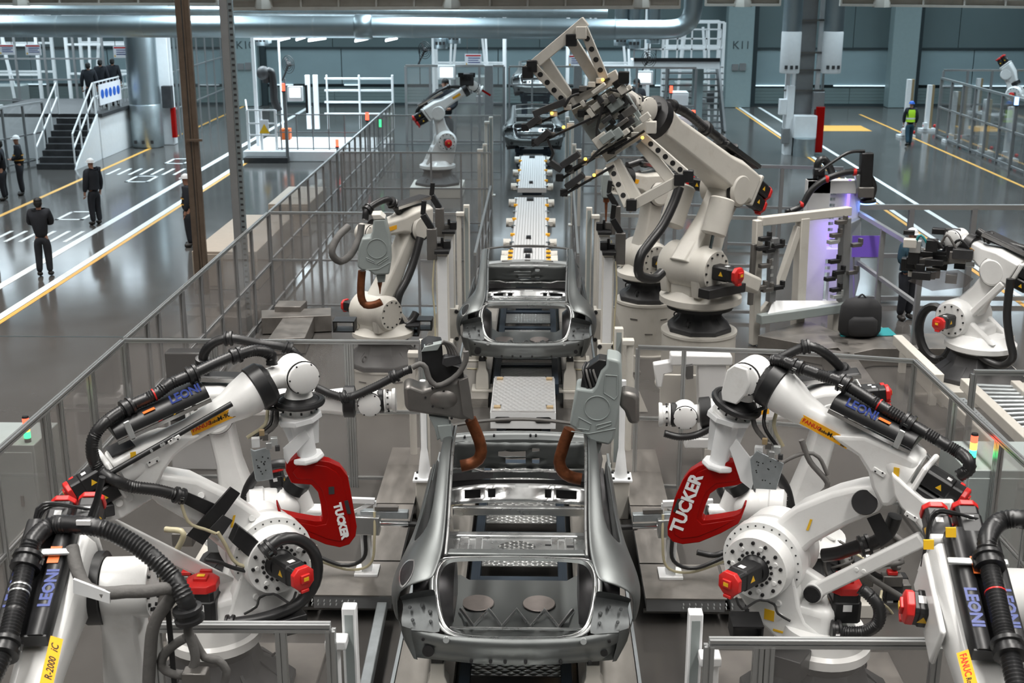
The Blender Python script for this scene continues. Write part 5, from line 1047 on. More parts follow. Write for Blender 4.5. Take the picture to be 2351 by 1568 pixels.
# fixture columns beside the middle car with clamps
def fixture(u0, u1, v, Y, label, side):
    a, b = aty(u0, v, Y), aty(u1, v, Y); x = (a.x + b.x)/2; w = b.x - a.x; h = a.z
    t = thing('fixture_column', (x, Y, 0), label, 'column', 'cream fixture columns beside the middle car')
    MB().b2((x - w/2, Y - w/2, .02), (x + w/2, Y + w/2, h)).build('column', 'cream', t, bevel=.012); MB().b2((x - w*.38, Y - w/2 - .008, .3), (x + w*.38, Y - w/2 + .005, h - .05)).build('face_panel', 'cleanwhite', t, bevel=.003)
    MB().b2((x - w*.8, Y - w*.8, .0), (x + w*.8, Y + w*.8, .04)).build('foot_plate', 'cream', t)
    MB().b2((x - w*.75, Y - w*.62, .55), (x + w*.75, Y + w*.62, 1.1)).build('collar', 'cream', t, bevel=.01)
    mb = MB()
    for i in (-1, 1):
        for j in (.6, 1.05): mb.cyl((x + i*w*.6, Y - w*.62, j), (x + i*w*.6, Y - w*.7, j), .035, .03, 10)
    mb.build('bolt', 'black', t)
    MB().b2((x - w*.55, Y - .2, h), (x + w*.6, Y + .15, h + .05)).build('clamp_base', 'black', t, bevel=.006)
    MB().box((x + side*w*.4, Y, h + .1), (.1, .12, .12)).box((x - side*w*.2, Y + .05, h + .08), (.12, .08, .08)).build('clamp_tip', 'black', t, bevel=.008)
    MB().cyl((x, Y, h + .05), (x, Y, h + .2), .025, .02, 8).build('pin', 'black', t)
    MB().tube([(x - side*w*.6, Y - .1, h - .1), (x - side*w*.75, Y - .12, h - .5), (x - side*w*.62, Y - .12, h - 1.0), (x - side*w*.66, Y - .12, .5)], .012, 6, step=.1).build('air_hose', 'clearhose', t)
    MB().prism([V((x - side*w*.5, Y + .05, 1.3)), V((x - side*w*.5, Y + .05, .02)), V((x - side*(w*.5 + .55), Y + .05, .02))], V((0, -.03, 0))).build('gusset', 'cream', t)
    return t
fixture(1001, 1030, 577, 17.3, 'cream fixture column left of the middle car, nearer of the two', 1); fixture(1018, 1044, 532, 19.2, 'cream fixture column left of the middle car, farther of the two', 1)
fixture(1383, 1410, 580, 17.3, 'cream fixture column right of the middle car, nearer of the two', -1); fixture(1373, 1400, 534, 19.2, 'cream fixture column right of the middle car, farther of the two', -1)
def servo(u, v, Y, label):
    p = aty(u, v, Y); t = thing('clamp_arm', p, label, 'clamp', 'grey clamp arms on the fixture columns')
    MB().box(p, (.14, .12, .45)).build('body', 'gunmetal', t, bevel=.012); MB().beam(p + V((0, 0, .22)), p + V((-.12, 0, .42)), .09, .09).build('arm', 'black', t, bevel=.01); MB().beam(p + V((-.12, 0, .42)), p + V((-.1, 0, .62)), .07, .06).build('finger', 'black', t, bevel=.01)
    MB().beam(p - V((0, 0, .1)), p + V((.2 if u < 1200 else -.2, .1, -.1)), .08, .1).build('bracket', 'gunmetal', t)
    return t
servo(992, 560, 17.25, 'grey clamp arm with black finger on the nearer left fixture column'); servo(1010, 510, 19.15, 'grey clamp arm with black finger on the farther left fixture column'); servo(1424, 570, 17.25, 'grey clamp arm with black finger on the nearer right fixture column'); servo(1414, 505, 19.15, 'grey clamp arm with black finger on the farther right fixture column')
for u, v, Y, lab in ((1071, 470, 22.9, 'slim white curtain post left of the white plate carrier'), (1353, 476, 22.9, 'slim white curtain post right of the white plate carrier'), (1421, 752, 15.2, 'slim white curtain post behind the grey shield gun'), (972, 780, 15.0, 'slim white curtain post behind the brown weld gun'), (1127, 268, 36.0, 'far slim white curtain post left of the farther carrier'), (1303, 268, 36.0, 'far slim white curtain post right of the farther carrier'), (1113, 330, 31.6, 'far white post left of the seam between the carriers'), (1318, 330, 31.6, 'far white post right of the seam between the carriers')):
    p = aty(u, v, Y); curtain(p.x, Y, p.z, lab, .15, w=.11, dx=-.14 if u < 1240 else .14, m='cream')
# conical white support poles beside the near car
for u, v, lab in ((975, 1095, 'white conical pole on a plinth left of the nearest car'), (1425, 1095, 'white conical pole on a plinth right of the nearest car')):
    p = atz(u, v, .5); t = thing('support_pole', (p.x, p.y, 0), lab, 'pole', 'white conical support poles')
    MB().b2((p.x - .1, p.y - .1, 0), (p.x + .1, p.y + .1, .48)).build('plinth', 'cream', t, bevel=.01); MB().b2((p.x - .13, p.y - .13, .48), (p.x + .13, p.y + .13, .51)).build('flange', 'cleanwhite', t, bevel=.005)
    bolts(t, (p.x, p.y, .51), (0, 0, 1), .13, 4, .018, .02, a0=math.pi/4, a1=math.pi/4 + 2*math.pi)
    MB().lathe((p.x, p.y, .51), (p.x, p.y, 1.7), [(0, .08), (.25, .045), (.3, .035), (1, .035)], 16).build('pole', 'cleanwhite', t)
# silver probe units poking at the car flanks
def probe(sg, Y, pxs, label):
    pl = Pl(pxs[0], Y, 0 if sg < 0 else 180); pl = Pl(0, Y, 0); t = thing('probe_unit', pl.p(*pxs[1]), label, 'probe', 'silver probe units beside the car')
    tip, a, b = pl.p(*pxs[2]), pl.p(*pxs[3]), pl.p(*pxs[4]); d = (b - tip).normalized()
    MB().lathe(tip, a, [(0, .008), (.3, .02), (.35, .03), (1, .03)], 10).build('probe_tip', 'black', t); MB().cyl(a, b, .035, .035, 14).build('rod', 'chrome', t)
    MB().beam(b - d*.05, b + d*.2, .16, .2).build('cylinder_block', 'alu', t, bevel=.012); MB().beam(a + V((0, .02, .1)), b + d*.15 + V((0, .02, .1)), .08, .08).build('slide', 'zinc', t, bevel=.008); MB().beam(a + d*.1 + V((0, .0, .17)), b + V((0, 0, .17)), .05, .04).build('slide', 'gunmetal', t)
    e = b + d*.1; MB().b2((e.x - .05, Y - .05, .32), (e.x + .05, Y + .05, e.z - .1)).build('post', 'cleanwhite', t, bevel=.006); MB().b2((e.x - .12, Y - .12, .302), (e.x + .12, Y + .12, .325)).build('foot_plate', 'cleanwhite', t)
    MB().beam(b + V((0, 0, .25)), b + d*.5 + V((0, 0, .25)), .05, .05).build('frame', 'cleanwhite', t); MB().beam(b + d*.35 + V((0, 0, .05)), b + V((0, 0, .24)), .03, .03).build('brace', 'cleanwhite', t); MB().beam(b + V((0, 0, .05)), b + V((0, 0, .25)), .03, .03).build('brace', 'cleanwhite', t)
    hose(t, [b + V((0, -.05, .15)), b + V((0, -.1, -.1)), b + d*.05 + V((0, -.1, -.4)), b + d*.3 + V((0, -.05, -.5)), b + d*.7 + V((0, 0, -.4))], .014, False, m='clearhose', name='air_hose'); hose(t, [b + d*.1 + V((0, -.06, -.1)), b + d*.12 + V((0, -.08, -.35)), b + d*.35 + V((0, -.06, -.45)), b + d*.75 + V((0, 0, -.32))], .02, False, name='cable')
    return t
probe(-1, 11.6, (0, (900, 1195), (972, 1206), (938, 1203), (862, 1202)), 'silver probe unit with black tip touching the left flank of the nearest car'); probe(1, 11.6, (0, (1480, 1205), (1410, 1212), (1452, 1210), (1520, 1208)), 'silver probe unit with black tip touching the right flank of the nearest car')
# ================================================================ robots around the middle car
def drum(c, r, h, label, slots=True):
    t = thing('robot_plinth', c, label, 'plinth', 'round cream robot plinths'); c = V(c)
    MB().lathe(c, c + V((0, 0, h)), [(0, r*1.15), (.03, r*1.15), (.035, r), (.95, r), (.955, r*1.03), (1, r*1.03)], 40).build('drum', 'cream', t)
    for k in range(5): a = -math.pi/2 + (k - 2)*.5; d = V((math.cos(a), math.sin(a), 0)); MB().box(c + d*(r + .002) + V((0, 0, h*.72 if k % 2 else h*.45)), (.13, .006, .02), (V((-d.y, d.x, 0)), d, V((0, 0, 1)))).build('slot', 'gunmetal', t)
    return t
drum((2.5, 18.7, 0), .57, .9, 'round cream plinth under the robot with the big gripper'); drum((1.85, 20.6, 0), .52, .9, 'round cream plinth right behind the right fixture columns'); drum((-2.3, 17.8, 0), .55, .62, 'round cream plinth under the grey-shield robot')
PL8 = Pl(2.5, 18.7, 225)
ROB8 = r2000(PL8, .9, (1590, 612), (1668, 432), (1470, 250), 'big white robot on a round plinth lifting a large frame gripper', s=1.5, riser=False, pr=.62, ph=.75, fat=1.35, m='cream', tool=(1420, 225), motor_side=1, group='white robots around the middle car',
    hosep=[(1500, 248, .1), (1540, 245, .1), (1580, 262, .0), (1620, 295, 0), (1660, 325, 0), (1680, 345, 0), (1670, 360, 0)])
# balancer cylinder and long black box on its turntable
b0, b1 = PL8.p(1660, 455, .35), PL8.p(1637, 540, .35); MB().lathe(b0, b1, [(0, .16), (.04, .19), (.95, .19), (1, .15)], 24).build('balancer', 'cream', ROB8); MB().cyl(b1, PL8.p(1628, 585, .35), .03, .03, 10).build('balancer_rod', 'chrome', ROB8); b2_, b3_ = PL8.p(1570, 425, -.4), PL8.p(1540, 520, -.4); MB().lathe(b2_, b3_, [(0, .16), (.04, .19), (.95, .19), (1, .15)], 24).build('balancer', 'cream', ROB8)
MB().beam(PL8.p(1615, 675, .6), PL8.p(1700, 658, .6), .2, .14).build('cable_box', 'black', ROB8, bevel=.01); MB().beam(PL8.p(1680, 632, .4), PL8.p(1730, 655, .4), .3, .26).build('stop_block', 'cream', ROB8, bevel=.05)
hose(ROB8, [PL8.p(u, v, .4) for u, v in ((1560, 430), (1545, 470), (1520, 520), (1490, 560), (1470, 590), (1468, 630), (1500, 640), (1520, 625))], .07, False, name='supply_hose')
PL9 = Pl(1.85, 20.6, 210)
ROB9 = r2000(PL9, .9, (1478, 590), (1500, 440), (1408, 405), 'white robot on the rear round plinth half hidden by the frame gripper', s=1.25, riser=False, pr=.72, ph=.8, m='cream', motor_side=1, group='white robots around the middle car', tool=(1400, 440), hosep=[(1440, 380, 0), (1480, 372, 0), (1530, 395, 0), (1540, 430, 0)])
pl = Pl(1.2, 20.0, 180); tg = thing('weld_gun', pl.p(1392, 430), 'grey weld gun pointing down at the end of the half hidden robot', 'weld gun', 'weld guns around the middle car')
plate('housing', pl, [(1380, 400), (1402, 400), (1404, 455), (1382, 455)], 'shieldgrey', tg, .1, .25, .02); MB().lathe(pl.p(1392, 455), pl.p(1391, 510), [(0, .05), (.15, .05), (.2, .025), (1, .01)], 10).build('electrode', 'copper', tg)
MB().lathe(pl.p(1400, 430, -.2), pl.p(1470, 400, -.5), [(0, .07), (1, .07)], 10).build('mount', 'gunmetal', tg)
PL7 = Pl(-2.3, 17.8, 233)
ROB7 = r2000(PL7, .62, (862, 715), (945, 520), (842, 535), 'cream robot left of the middle car holding a smooth grey shield gun', s=1.1, riser=False, m='cream', motor_side=-1, group='white robots around the middle car', rear=False,
    hosep=[(838, 505, .0), (845, 480, .0), (880, 460, .0), (900, 465, .0), (925, 500, 0), (960, 530, 0), (975, 545, 0)])
hose(ROB7, [PL7.p(u, v, .25) for u, v in ((965, 545), (950, 600), (935, 640), (915, 680), (912, 720), (925, 748), (945, 735), (955, 718))], .06, False, name='supply_hose')
for u, v in ((792, 745), (940, 755), (970, 742)): p = PL7.p(u, v, .3); bxo = MB(); bxo.box(p + V((0, 0, .07)), (.3, .26, .02)).box(p - V((0, 0, .07)), (.3, .26, .02)).box(p + V((-.14, 0, 0)), (.02, .26, .14)).box(p + V((.14, 0, 0)), (.02, .26, .14)); bxo.build('fork_pocket', 'black', ROB7)
hose(ROB7, [PL7.p(u, v, .35) for u, v in ((800, 520), (775, 545), (762, 580), (780, 600), (805, 585), (825, 545), (830, 515))], .05, False, m='greyhose', name='cable_loop')
pl = Pl(-2.55, 16.9, 4); tg = thing('weld_gun', pl.p(860, 560), 'weld gun with grey shield and orange copper arm left of the middle car', 'weld gun', 'weld guns around the middle car')
K = lambda pts: cr(pts, 740, 440, 4.355)
plate('shield', pl, K([(510, 280), (630, 275), (650, 370), (680, 480), (688, 700), (668, 830), (520, 838), (460, 790), (395, 790), (350, 755), (365, 560), (395, 470), (480, 462), (500, 400)]), 'shieldgrey', tg, .15, .32, .025, 3)
plate('shield_top', pl, K([(490, 232), (580, 228), (632, 275), (512, 282)]), 'cream', tg, .15, .3, .01)
cc = pl.p(740 + 545/4.355, 440 + 570/4.355, .155); mb = MB(); mb.tube([cc + (pl.f*math.cos(a) + pl.z*math.sin(a))*.135 for a in [2*math.pi*i/28 for i in range(29)]], .005, 6); mb.build('shield_emboss', 'shieldgrey', tg)
for pts in ([(440, 660), (520, 700), (530, 720), (450, 685)], [(545, 720), (655, 650), (660, 668), (560, 735)], [(440, 780), (560, 775), (685, 705)]): P3 = [pl.p(*q, .153) for q in K(pts)]; m_ = MB(); m_.tube(P3 + ([P3[0]] if len(pts) > 3 else []), .006, 6); m_.build('shield_emboss', 'shieldgrey', tg)
mb = MB(); mb.tube([pl.p(*q, 0) for q in K([(398, 790), (388, 900), (385, 1000), (395, 1080), (430, 1130), (490, 1135), (550, 1120), (590, 1100)])], .055, 10, step=.06); mb.build('copper_arm', 'copper', tg)
plate('electrode_holder', pl, K([(538, 838), (632, 835), (625, 905), (555, 908)]), 'shieldgrey', tg, .06, .14, .008); MB().lathe(pl.p(872, 648, 0), pl.p(872.5, 675, 0), [(0, .035), (.2, .03), (.5, .016), (1, .006)], 10).build('electrode', 'copper', tg)
# ---------------- big frame gripper
pl = Pl(.9, 17.0, 172); tg = thing('frame_gripper', pl.p(1390, 270), 'large cream frame gripper with drilled bars and black fingers held high over the line', 'gripper')
def gb(a, b, w=.09, h=.09, o0=0., o1=None, m='cream', name='frame_bar', holes=False):
    if name == 'frame_bar': w *= 1.35; h *= 1.35
    A, B = pl.p(*a, o0), pl.p(*b, o0 if o1 is None else o1); o = MB().beam(A, B, w, h, pl.n).build(name, m, tg, bevel=.008)
    if holes:
        n = int((B - A).length/.13); d = (B - A).normalized(); zf = (pl.n - d*pl.n.dot(d)).normalized(); hb = MB()
        for i in range(1, n): c = A + (B - A)*(i/n); hb.cyl(c - zf*(h/2 + .004), c + zf*(h/2 + .004), .036, .036, 12)
        hb.build('hole', 'black', o)
    return o
gb((1345, 48), (1212, 160), .1, .1, .25); gb((1338, 62), (1388, 182), .09, .06, .3, .1, holes=True); gb((1307, 86), (1368, 182), .11, .1, .2, .0); gb((1248, 134), (1312, 232), .11, .1, .2, .0); gb((1224, 151), (1303, 240), .09, .06, .3, .1, holes=True)
gb((1300, 240), (1420, 172), .12, .1, .05); gb((1318, 262), (1432, 205), .1, .1, -.1); gb((1385, 358), (1500, 282), .12, .1, .05); gb((1370, 335), (1470, 265), .1, .1, -.1)
gb((1479, 316), (1580, 404), .09, .06, .1, .3, holes=True); gb((1471, 328), (1542, 415), .11, .1, 0, .2); gb((1413, 371), (1463, 458), .11, .1, 0, .2); gb((1400, 375), (1443, 474), .09, .06, .1, .3, holes=True); gb((1443, 476), (1582, 400), .1, .1, .25)
gb((1330, 255), (1405, 365), .16, .1, -.05, m='shieldgrey', name='spine'); gb((1415, 195), (1480, 300), .14, .1, -.05, m='shieldgrey', name='spine')
gb((1352, 288), (1440, 230), .12, .05, .05, m='shieldgrey', name='cross_plate'); gb((1378, 325), (1462, 268), .12, .05, .05, m='shieldgrey', name='cross_plate')
for k, (a, b) in enumerate((((1200, 300), (1345, 232)), ((1222, 335), (1400, 252)), ((1280, 416), (1400, 340)), ((1290, 450), (1410, 380)), ((1318, 218), (1400, 180)), ((1400, 352), (1480, 300)), ((1330, 268), (1450, 205)), ((1300, 395), (1440, 318)))):
    gb(a, b, .035, .05, .15 + .05*(k % 2), m='black', name='finger_rail')
    A, B = pl.p(*a, .17), pl.p(*b, .17)
    for q in (.04, .25, .5, .72): c = A + (B - A)*q; MB().box(c + pl.z*.03, (.1, .07, .1 if q < .2 else .07), (pl.f, pl.n, pl.z)).build('clamp_block', ('black', 'gunmetal', 'cream', 'black')[int(q*4)], tg, bevel=.008)
for u, v in ((1384, 183), (1267, 260), (1294, 292), (1419, 299), (1475, 316), (1344, 365), (1364, 402)): c = pl.p(u, v, .26); MB().ball(c, .022, 8, 6).build('indicator_lamp', 'lamp_amber', tg)
for u, v in ((1222, 152), (1212, 165), (1335, 75), (1312, 92), (1432, 178), (1495, 292), (1580, 404), (1560, 412), (1450, 470)): MB().box(pl.p(u, v, .3), (.14, .12, .16), (pl.f, pl.n, pl.z)).build('clamp_block', 'black' if u % 2 == 0 else 'cream', tg, bevel=.012)
for pts in ([(1385, 238), (1370, 300), (1375, 330)], [(1395, 330), (1375, 345), (1350, 372)], [(1400, 205), (1430, 215), (1450, 240)], [(1257, 318), (1263, 335), (1270, 352), (1262, 368)], [(1330, 215), (1310, 222), (1296, 246)]): hose(tg, [pl.p(u, v, .28) for u, v in pts], .018, False, name='air_hose')
MB().lathe(pl.p(1410, 245, -.1), PL8.p(1440, 240), [(0, .18), (.5, .16), (1, .16)], 16).build('mount_flange', 'gunmetal', tg)
random.seed(5)
for k in range(46):                                            # grippers, valves and brackets crowding the middle of the frame
    f_ = random.random(); g_ = random.random(); u = 1320 + 95*f_ + 75*g_ + random.uniform(-8, 8); v = 235 - 60*f_ + 105*g_ + random.uniform(-8, 8)
    MB().box(pl.p(u, v, random.uniform(-.1, .3)), (random.uniform(.06, .22), random.uniform(.06, .16), random.uniform(.05, .16)), ((pl.f*.8 - pl.z*.6), pl.n, (pl.z*.8 + pl.f*.6))).build('gripper_part', random.choice(('black', 'charcoal', 'cream', 'shieldgrey', 'cream', 'gunmetal', 'cream')), tg, bevel=.008)
for u0, v0, u1, v1 in ((1225, 262, 1300, 232), (1212, 290, 1240, 268), (1230, 330, 1262, 300), (1290, 380, 1330, 352), (1262, 372, 1290, 390), (1300, 430, 1340, 400)):
    gb((u0, v0), (u1, v1), .09, .1, .2, m='charcoal', name='gripper_part')
# ================================================================ people
def skinmesh(name, chains, m, parent, sub=1):
    """chains: list of vertex lists [(co, radius)], with shared joints welded by key"""
    bm = bmesh.new(); ly = bm.verts.layers.skin.verify(); vm = {}; off = OFF[parent.name]
    for ch in chains:
        prev = None
        for i, (key, co, r) in enumerate(ch):
            if key in vm: v = vm[key]
            else:
                v = bm.verts.new(V(co) - off); rr = r if isinstance(r, tuple) else (r, r); v[ly].radius = rr; v[ly].use_root = (i == 0 and prev is None); vm[key] = v
            if prev is not None and bm.edges.get((prev, v)) is None: bm.edges.new((prev, v))
            prev = v
    me = bpy.data.meshes.new(name); bm.to_mesh(me); bm.free(); me.materials.append(MATS[m]); o = bpy.data.objects.new(name, me); COL.objects.link(o); o.parent = parent; OFF[o.name] = off
    sk = o.modifiers.new('skin', 'SKIN'); sk.use_smooth_shade = True; sd = o.modifiers.new('sub', 'SUBSURF'); sd.levels = sub; sd.render_levels = sub
    return o
def person(x, y, z, h, face, label, pose='stand', top='clothnavy', legs='clothnavy', hat=None, vest=None, mask=False, hair=True, group='people in the hall', lean=0.):
    t = thing('person', (x, y, z), label, 'person', group); a = math.radians(face); fw = V((math.cos(a), math.sin(a), 0)); rt = V((fw.y, -fw.x, 0)); o = V((x, y, z))
    Q = lambda r, f, u: o + rt*(r*h) + fw*(f*h) + V((0, 0, u*h))
    sw = {'stand': (.0, .0), 'walk': (.1, -.09), 'cross': (.01, -.01), 'front': (.0, .0), 'back': (.01, -.02), 'wide': (.02, -.01)}[pose]
    arms = {}
    for s, k in ((1, 'r'), (-1, 'l')):
        sh = Q(s*.105, 0, .805)
        if pose == 'cross': el, wr, ha = Q(s*.135, .03, .655), Q(s*.02, .1, .665), Q(-s*.03, .1, .68)
        elif pose == 'front': el, wr, ha = Q(s*.135, .0, .65), Q(s*.07, .11, .6), Q(s*.03, .13, .6)
        elif pose == 'back': el, wr, ha = Q(s*.15, -.02, .65), Q(s*.05, -.07, .56), Q(s*.02, -.075, .54)
        elif pose == 'walk': el, wr, ha = Q(s*.13, -s*.04, .64), Q(s*.13, -s*.01 + .03, .51), Q(s*.13, -s*.0 + .045, .455)
        else: el, wr, ha = Q(s*.14, -.01, .64), Q(s*.145, .02, .5), Q(s*.14, .035, .445)
        arms[k] = (sh, el, wr, ha)
    lg = {}
    for s, k, f in ((1, 'r', sw[0]), (-1, 'l', sw[1])):
        w = .075 if pose == 'wide' else .055
        lg[k] = (Q(s*.05, 0, .49), Q(s*(w), .012 + f*.5, .28), Q(s*(w + .005), -.012 + f, .05 + (.03 if f < -.05 else 0)), Q(s*(w + .012), .065 + f, .022))
    ch = [[('p', Q(0, 0, .52), (.05*h, .04*h)), ('w', Q(0, 0, .62), (.045*h, .038*h)), ('c', Q(0, .0, .75), (.052*h, .04*h)), ('n', Q(0, .0, .835), .03*h), ('h', Q(0, .012, .875), (.04*h, .045*h)), ('h2', Q(0, .012, .92), (.044*h, .05*h)), ('h3', Q(0, .008, .955), .036*h)]]
    for k in 'rl':
        sh, el, wr, ha = arms[k]; ch.append([('c', 0, 0), (k + 's', sh, .026*h), (k + 'e', el, .02*h), (k + 'w', wr, .017*h), (k + 'h', ha, (.024*h, .014*h))])
        hp, kn, an, to = lg[k]; ch.append([('p', 0, 0), (k + 'hp', hp, .035*h), (k + 'k', kn, .025*h), (k + 'a', an, .018*h), (k + 't', to, (.016*h, .012*h))])
        d = (ha - wr).normalized(); sd = rt if abs(d.dot(rt)) < .8 else fw
        for i in range(4): b = ha + d*(.008*h) + sd*((i - 1.5)*.0085*h); ch.append([('%sf%d' % (k, i), b, .0055*h), ('%sg%d' % (k, i), b + d*((.022 + .004*(i in (1, 2)))*h) + fw*(.004*h), .0052*h), ('%sq%d' % (k, i), b + d*(.036*h) + fw*(.012*h), .0045*h)])
        b = ha - d*(.004*h) + sd*(.016*h); ch.append([(k + 'm', b, .006*h), (k + 'm2', b + d*(.014*h) + sd*(.012*h), .006*h), (k + 'm3', b + d*(.026*h) + sd*(.016*h), .005*h)])
    ch.append([('ns', Q(0, .05, .905), .007*h), ('ns2', Q(0, .062, .895), .009*h)])
    for s in (-1, 1): ch.append([('er%d' % s, Q(s*.043, .01, .9), .008*h), ('er2%d' % s, Q(s*.047, .008, .915), .009*h)])
    body = skinmesh('body', ch, 'skin', t)
    g = 1.13
    jk = [[('p', Q(0, 0, .47), (.1*h, .08*h)), ('w', Q(0, 0, .6), (.09*h, .072*h)), ('c', Q(0, .0, .75), (.105*h, .078*h)), ('n', Q(0, -.004, .835), .045*h)]]
    for k in 'rl': sh, el, wr, ha = arms[k]; jk.append([('c', 0, 0), (k + 's', sh, .054*h), (k + 'e', el, .042*h), (k + 'w', wr + (el - wr)*.0, .032*h)])
    skinmesh('jacket', jk, top, t)
    tr = [[('p', Q(0, 0, .53), (.09*h, .072*h)), ('p2', Q(0, 0, .49), (.09*h, .072*h))]]
    for k in 'rl': hp, kn, an, to = lg[k]; tr.append([('p2', 0, 0), (k + 'hp', hp - V((0, 0, .02*h)), .068*h), (k + 'k', kn, .05*h), (k + 'a', an - V((0, 0, .0*h)), .04*h)])
    skinmesh('trousers', tr, legs, t)
    for k in 'rl': hp, kn, an, to = lg[k]; skinmesh('boot', [[('a', an + V((0, 0, .02*h)), .034*h), ('b', an - V((0, 0, .02*h)), .036*h), ('c', to + fw*(.012*h) + V((0, 0, .006*h)), (.034*h, .026*h))]], 'boot', t)
    c = Q(0, .006, .945)
    if hat:
        hm = MB(); hm.lathe(c - V((0, 0, .012*h)), c + V((0, 0, .052*h)), [(0, .066*h), (.05, .068*h), (.12, .06*h), (.45, .056*h), (.75, .042*h), (.92, .024*h), (1, .006*h)], 18); hm.box(c + fw*(.062*h) - V((0, 0, .012*h)), (.07*h, .04*h, .008*h), (rt, fw, V((0, 0, 1)))); hm.build('helmet', hat, t)
    elif hair:
        hm = MB(); hm.ball(c + fw*(-.008*h), (.05*h, .055*h, .042*h), 14, 8, (rt, fw, V((0, 0, 1)))); hm.ball(Q(0, -.014, .915), (.05*h, .045*h, .055*h), 14, 8, (rt, fw, V((0, 0, 1)))); hm.box(c + fw*(.045*h) - V((0, 0, .005*h)), (.06*h, .045*h, .006*h), (rt, fw, V((0, 0, 1)))); hm.build('cap', 'hair', t)
    for s in (-1, 1): MB().ball(Q(s*.017, .054, .922), (.006*h, .004*h, .004*h), 6, 4).build('eye', 'textblack', t)
    MB().box(Q(0, .056, .88), (.02*h, .004*h, .004*h), (rt, fw, V((0, 0, 1)))).build('mouth', 'textred', t)
    if mask: MB().ball(Q(0, .035, .885), (.036*h, .03*h, .026*h), 12, 8, (rt, fw, V((0, 0, 1)))).build('face_mask', 'mask', t)
    if vest:
        vm = MB(); n = 16
        for k, (u, ra, rb) in enumerate(()): pass
        vm.loft([[Q(ra*math.cos(2*math.pi*i/n), rb*math.sin(2*math.pi*i/n), u) for i in range(n)] for u, ra, rb in ((.54, .105, .088), (.62, .1, .083), (.7, .106, .086), (.76, .108, .087), (.81, .09, .074))], cap=False); vm.build('safety_vest', vest, t)
        if vest == 'hivis': vm = MB(); vm.loft([[Q(ra*math.cos(2*math.pi*i/n), rb*math.sin(2*math.pi*i/n), u) for i in range(n)] for u, ra, rb in ((.6, .106, .088), (.635, .106, .088))], cap=False); vm.build('reflective_band', 'linewhite', t)
    if vest is None and hat and top == 'clothnavy':
        for u in (.58, .66):
            vm = MB(); n = 16; vm.loft([[Q(.104*math.cos(2*math.pi*i/n), .087*math.sin(2*math.pi*i/n), uu) for i in range(n)] for uu in (u, u + .018)], cap=False); vm.build('jacket_stripe', 'lineorange', t)
    return t
def onfloor(u, v): p = atz(u, v, 0); return p.x, p.y, 0
person(*onfloor(105, 634), 1.72, 100, 'person in dark clothes walking away on the left aisle, arms in front', 'cross')
person(*onfloor(222, 516), 1.72, 150, 'person in dark overalls and white helmet standing in the middle of the left aisle', 'stand', hat='cleanwhite', vest='clothnavy')
person(*onfloor(438, 566), 1.74, 190, 'person in white helmet half hidden behind the brown poles', 'stand', hat='cleanwhite')
person(*onfloor(52, 448), 1.75, 200, 'person in white helmet and striped overalls by the left platform fence', 'front', hat='cleanwhite')
person(*onfloor(12, 460), 1.73, 190, 'person in dark cap at the left edge beside the helmeted one', 'front')
person(*onfloor(-12, 612), 1.72, 180, 'person mostly outside the left edge of the picture, one foot showing', 'wide')
person(*onfloor(2085, 336), 1.68, 92, 'worker in blue helmet and bright yellow vest walking away on the right', 'walk', top='clothnavy', legs='clothteal', hat='safetyblue', vest='hivis', group='workers on the right')
p = aty(2088, 600, 22.6); person(p.x, 22.6, 0, 1.75, 300, 'worker in white helmet bent over behind the right fence', 'front', top='clothteal', hat='cleanwhite', vest='clothteal', group='workers on the right')
for u, v, Y, fc, lab, mk in ((1437, 200, 47.5, 255, 'person in dark cap and white face mask behind the far fence', True), (1462, 205, 46.5, 235, 'person in dark cap and pale blue mask, right of the other masked one', True), (1022, 205, 44.5, 265, 'person in dark cap behind the far left robot screen', False)):
    p = aty(u, v - 28, Y); person(p.x, Y, 0, 1.7 if False else (p.z), fc, lab, 'front', mask=mk, group='people behind the far fence')
# ================================================================ right hand measuring station with violet light
vl = bpy.data.lights.new('violet_lamp', 'AREA'); vl.energy = 3; vl.color = (.3, .15, 1); vl.shape = 'RECTANGLE'; vl.size = .5; vl.size_y = 1.6
vo = bpy.data.objects.new('violet_lamp', vl); COL.objects.link(vo); vo.location = aty(1925, 600, 22.6); vo.rotation_euler = (math.radians(60), 0, math.radians(25))
PS = Pl(3.83, 20.9, 27)
t = thing('gauge_fixture', PS.p(1731, 785), 'tall cream gauge frame with clamps on the violet lit station', 'frame')
def sb(a, b, w=.13, m='cream', name='frame_beam', o=0., h=None): return MB().beam(PS.p(*a, o), PS.p(*b, o), w, h or w, PS.n).build(name, m, t, bevel=.012)
sb((1744, 508), (1950, 484), .15); sb((1740, 505), (1731, 790), .14, name='frame_post'); sb((1843, 500), (1828, 790), .18, name='frame_post'); sb((1833, 520), (1787, 660), .12, name='brace'); sb((1916, 700), (1912, 772), .16, name='leg')
sb((1742, 733), (1948, 704), .16, m='shieldgrey', name='base_beam', o=.25); sb((1776, 545), (1769, 692), .13, m='postgrey', name='clamp_post', o=.1); sb((1731, 560), (1722, 700), .08, m='gunmetal', name='clamp_post', o=.1); sb((1940, 500), (1934, 700), .16, m='postgrey', name='clamp_post', o=.1)
MB().prism([PS.p(1775, 690, .1), PS.p(1920, 690, .1), PS.p(1940, 705, .3), PS.p(1760, 727, .3)], V((0, 0, -.03))).build('base_plate', 'cleanwhite', t)
sb((1770, 690), (1745, 720), .1, name='brace'); MB().box(PS.p(1826, 785), (.4, .4, .05)).build('foot', 'cream', t); MB().box(PS.p(1912, 770), (.35, .35, .04)).build('foot', 'cream', t)
random.seed(3)
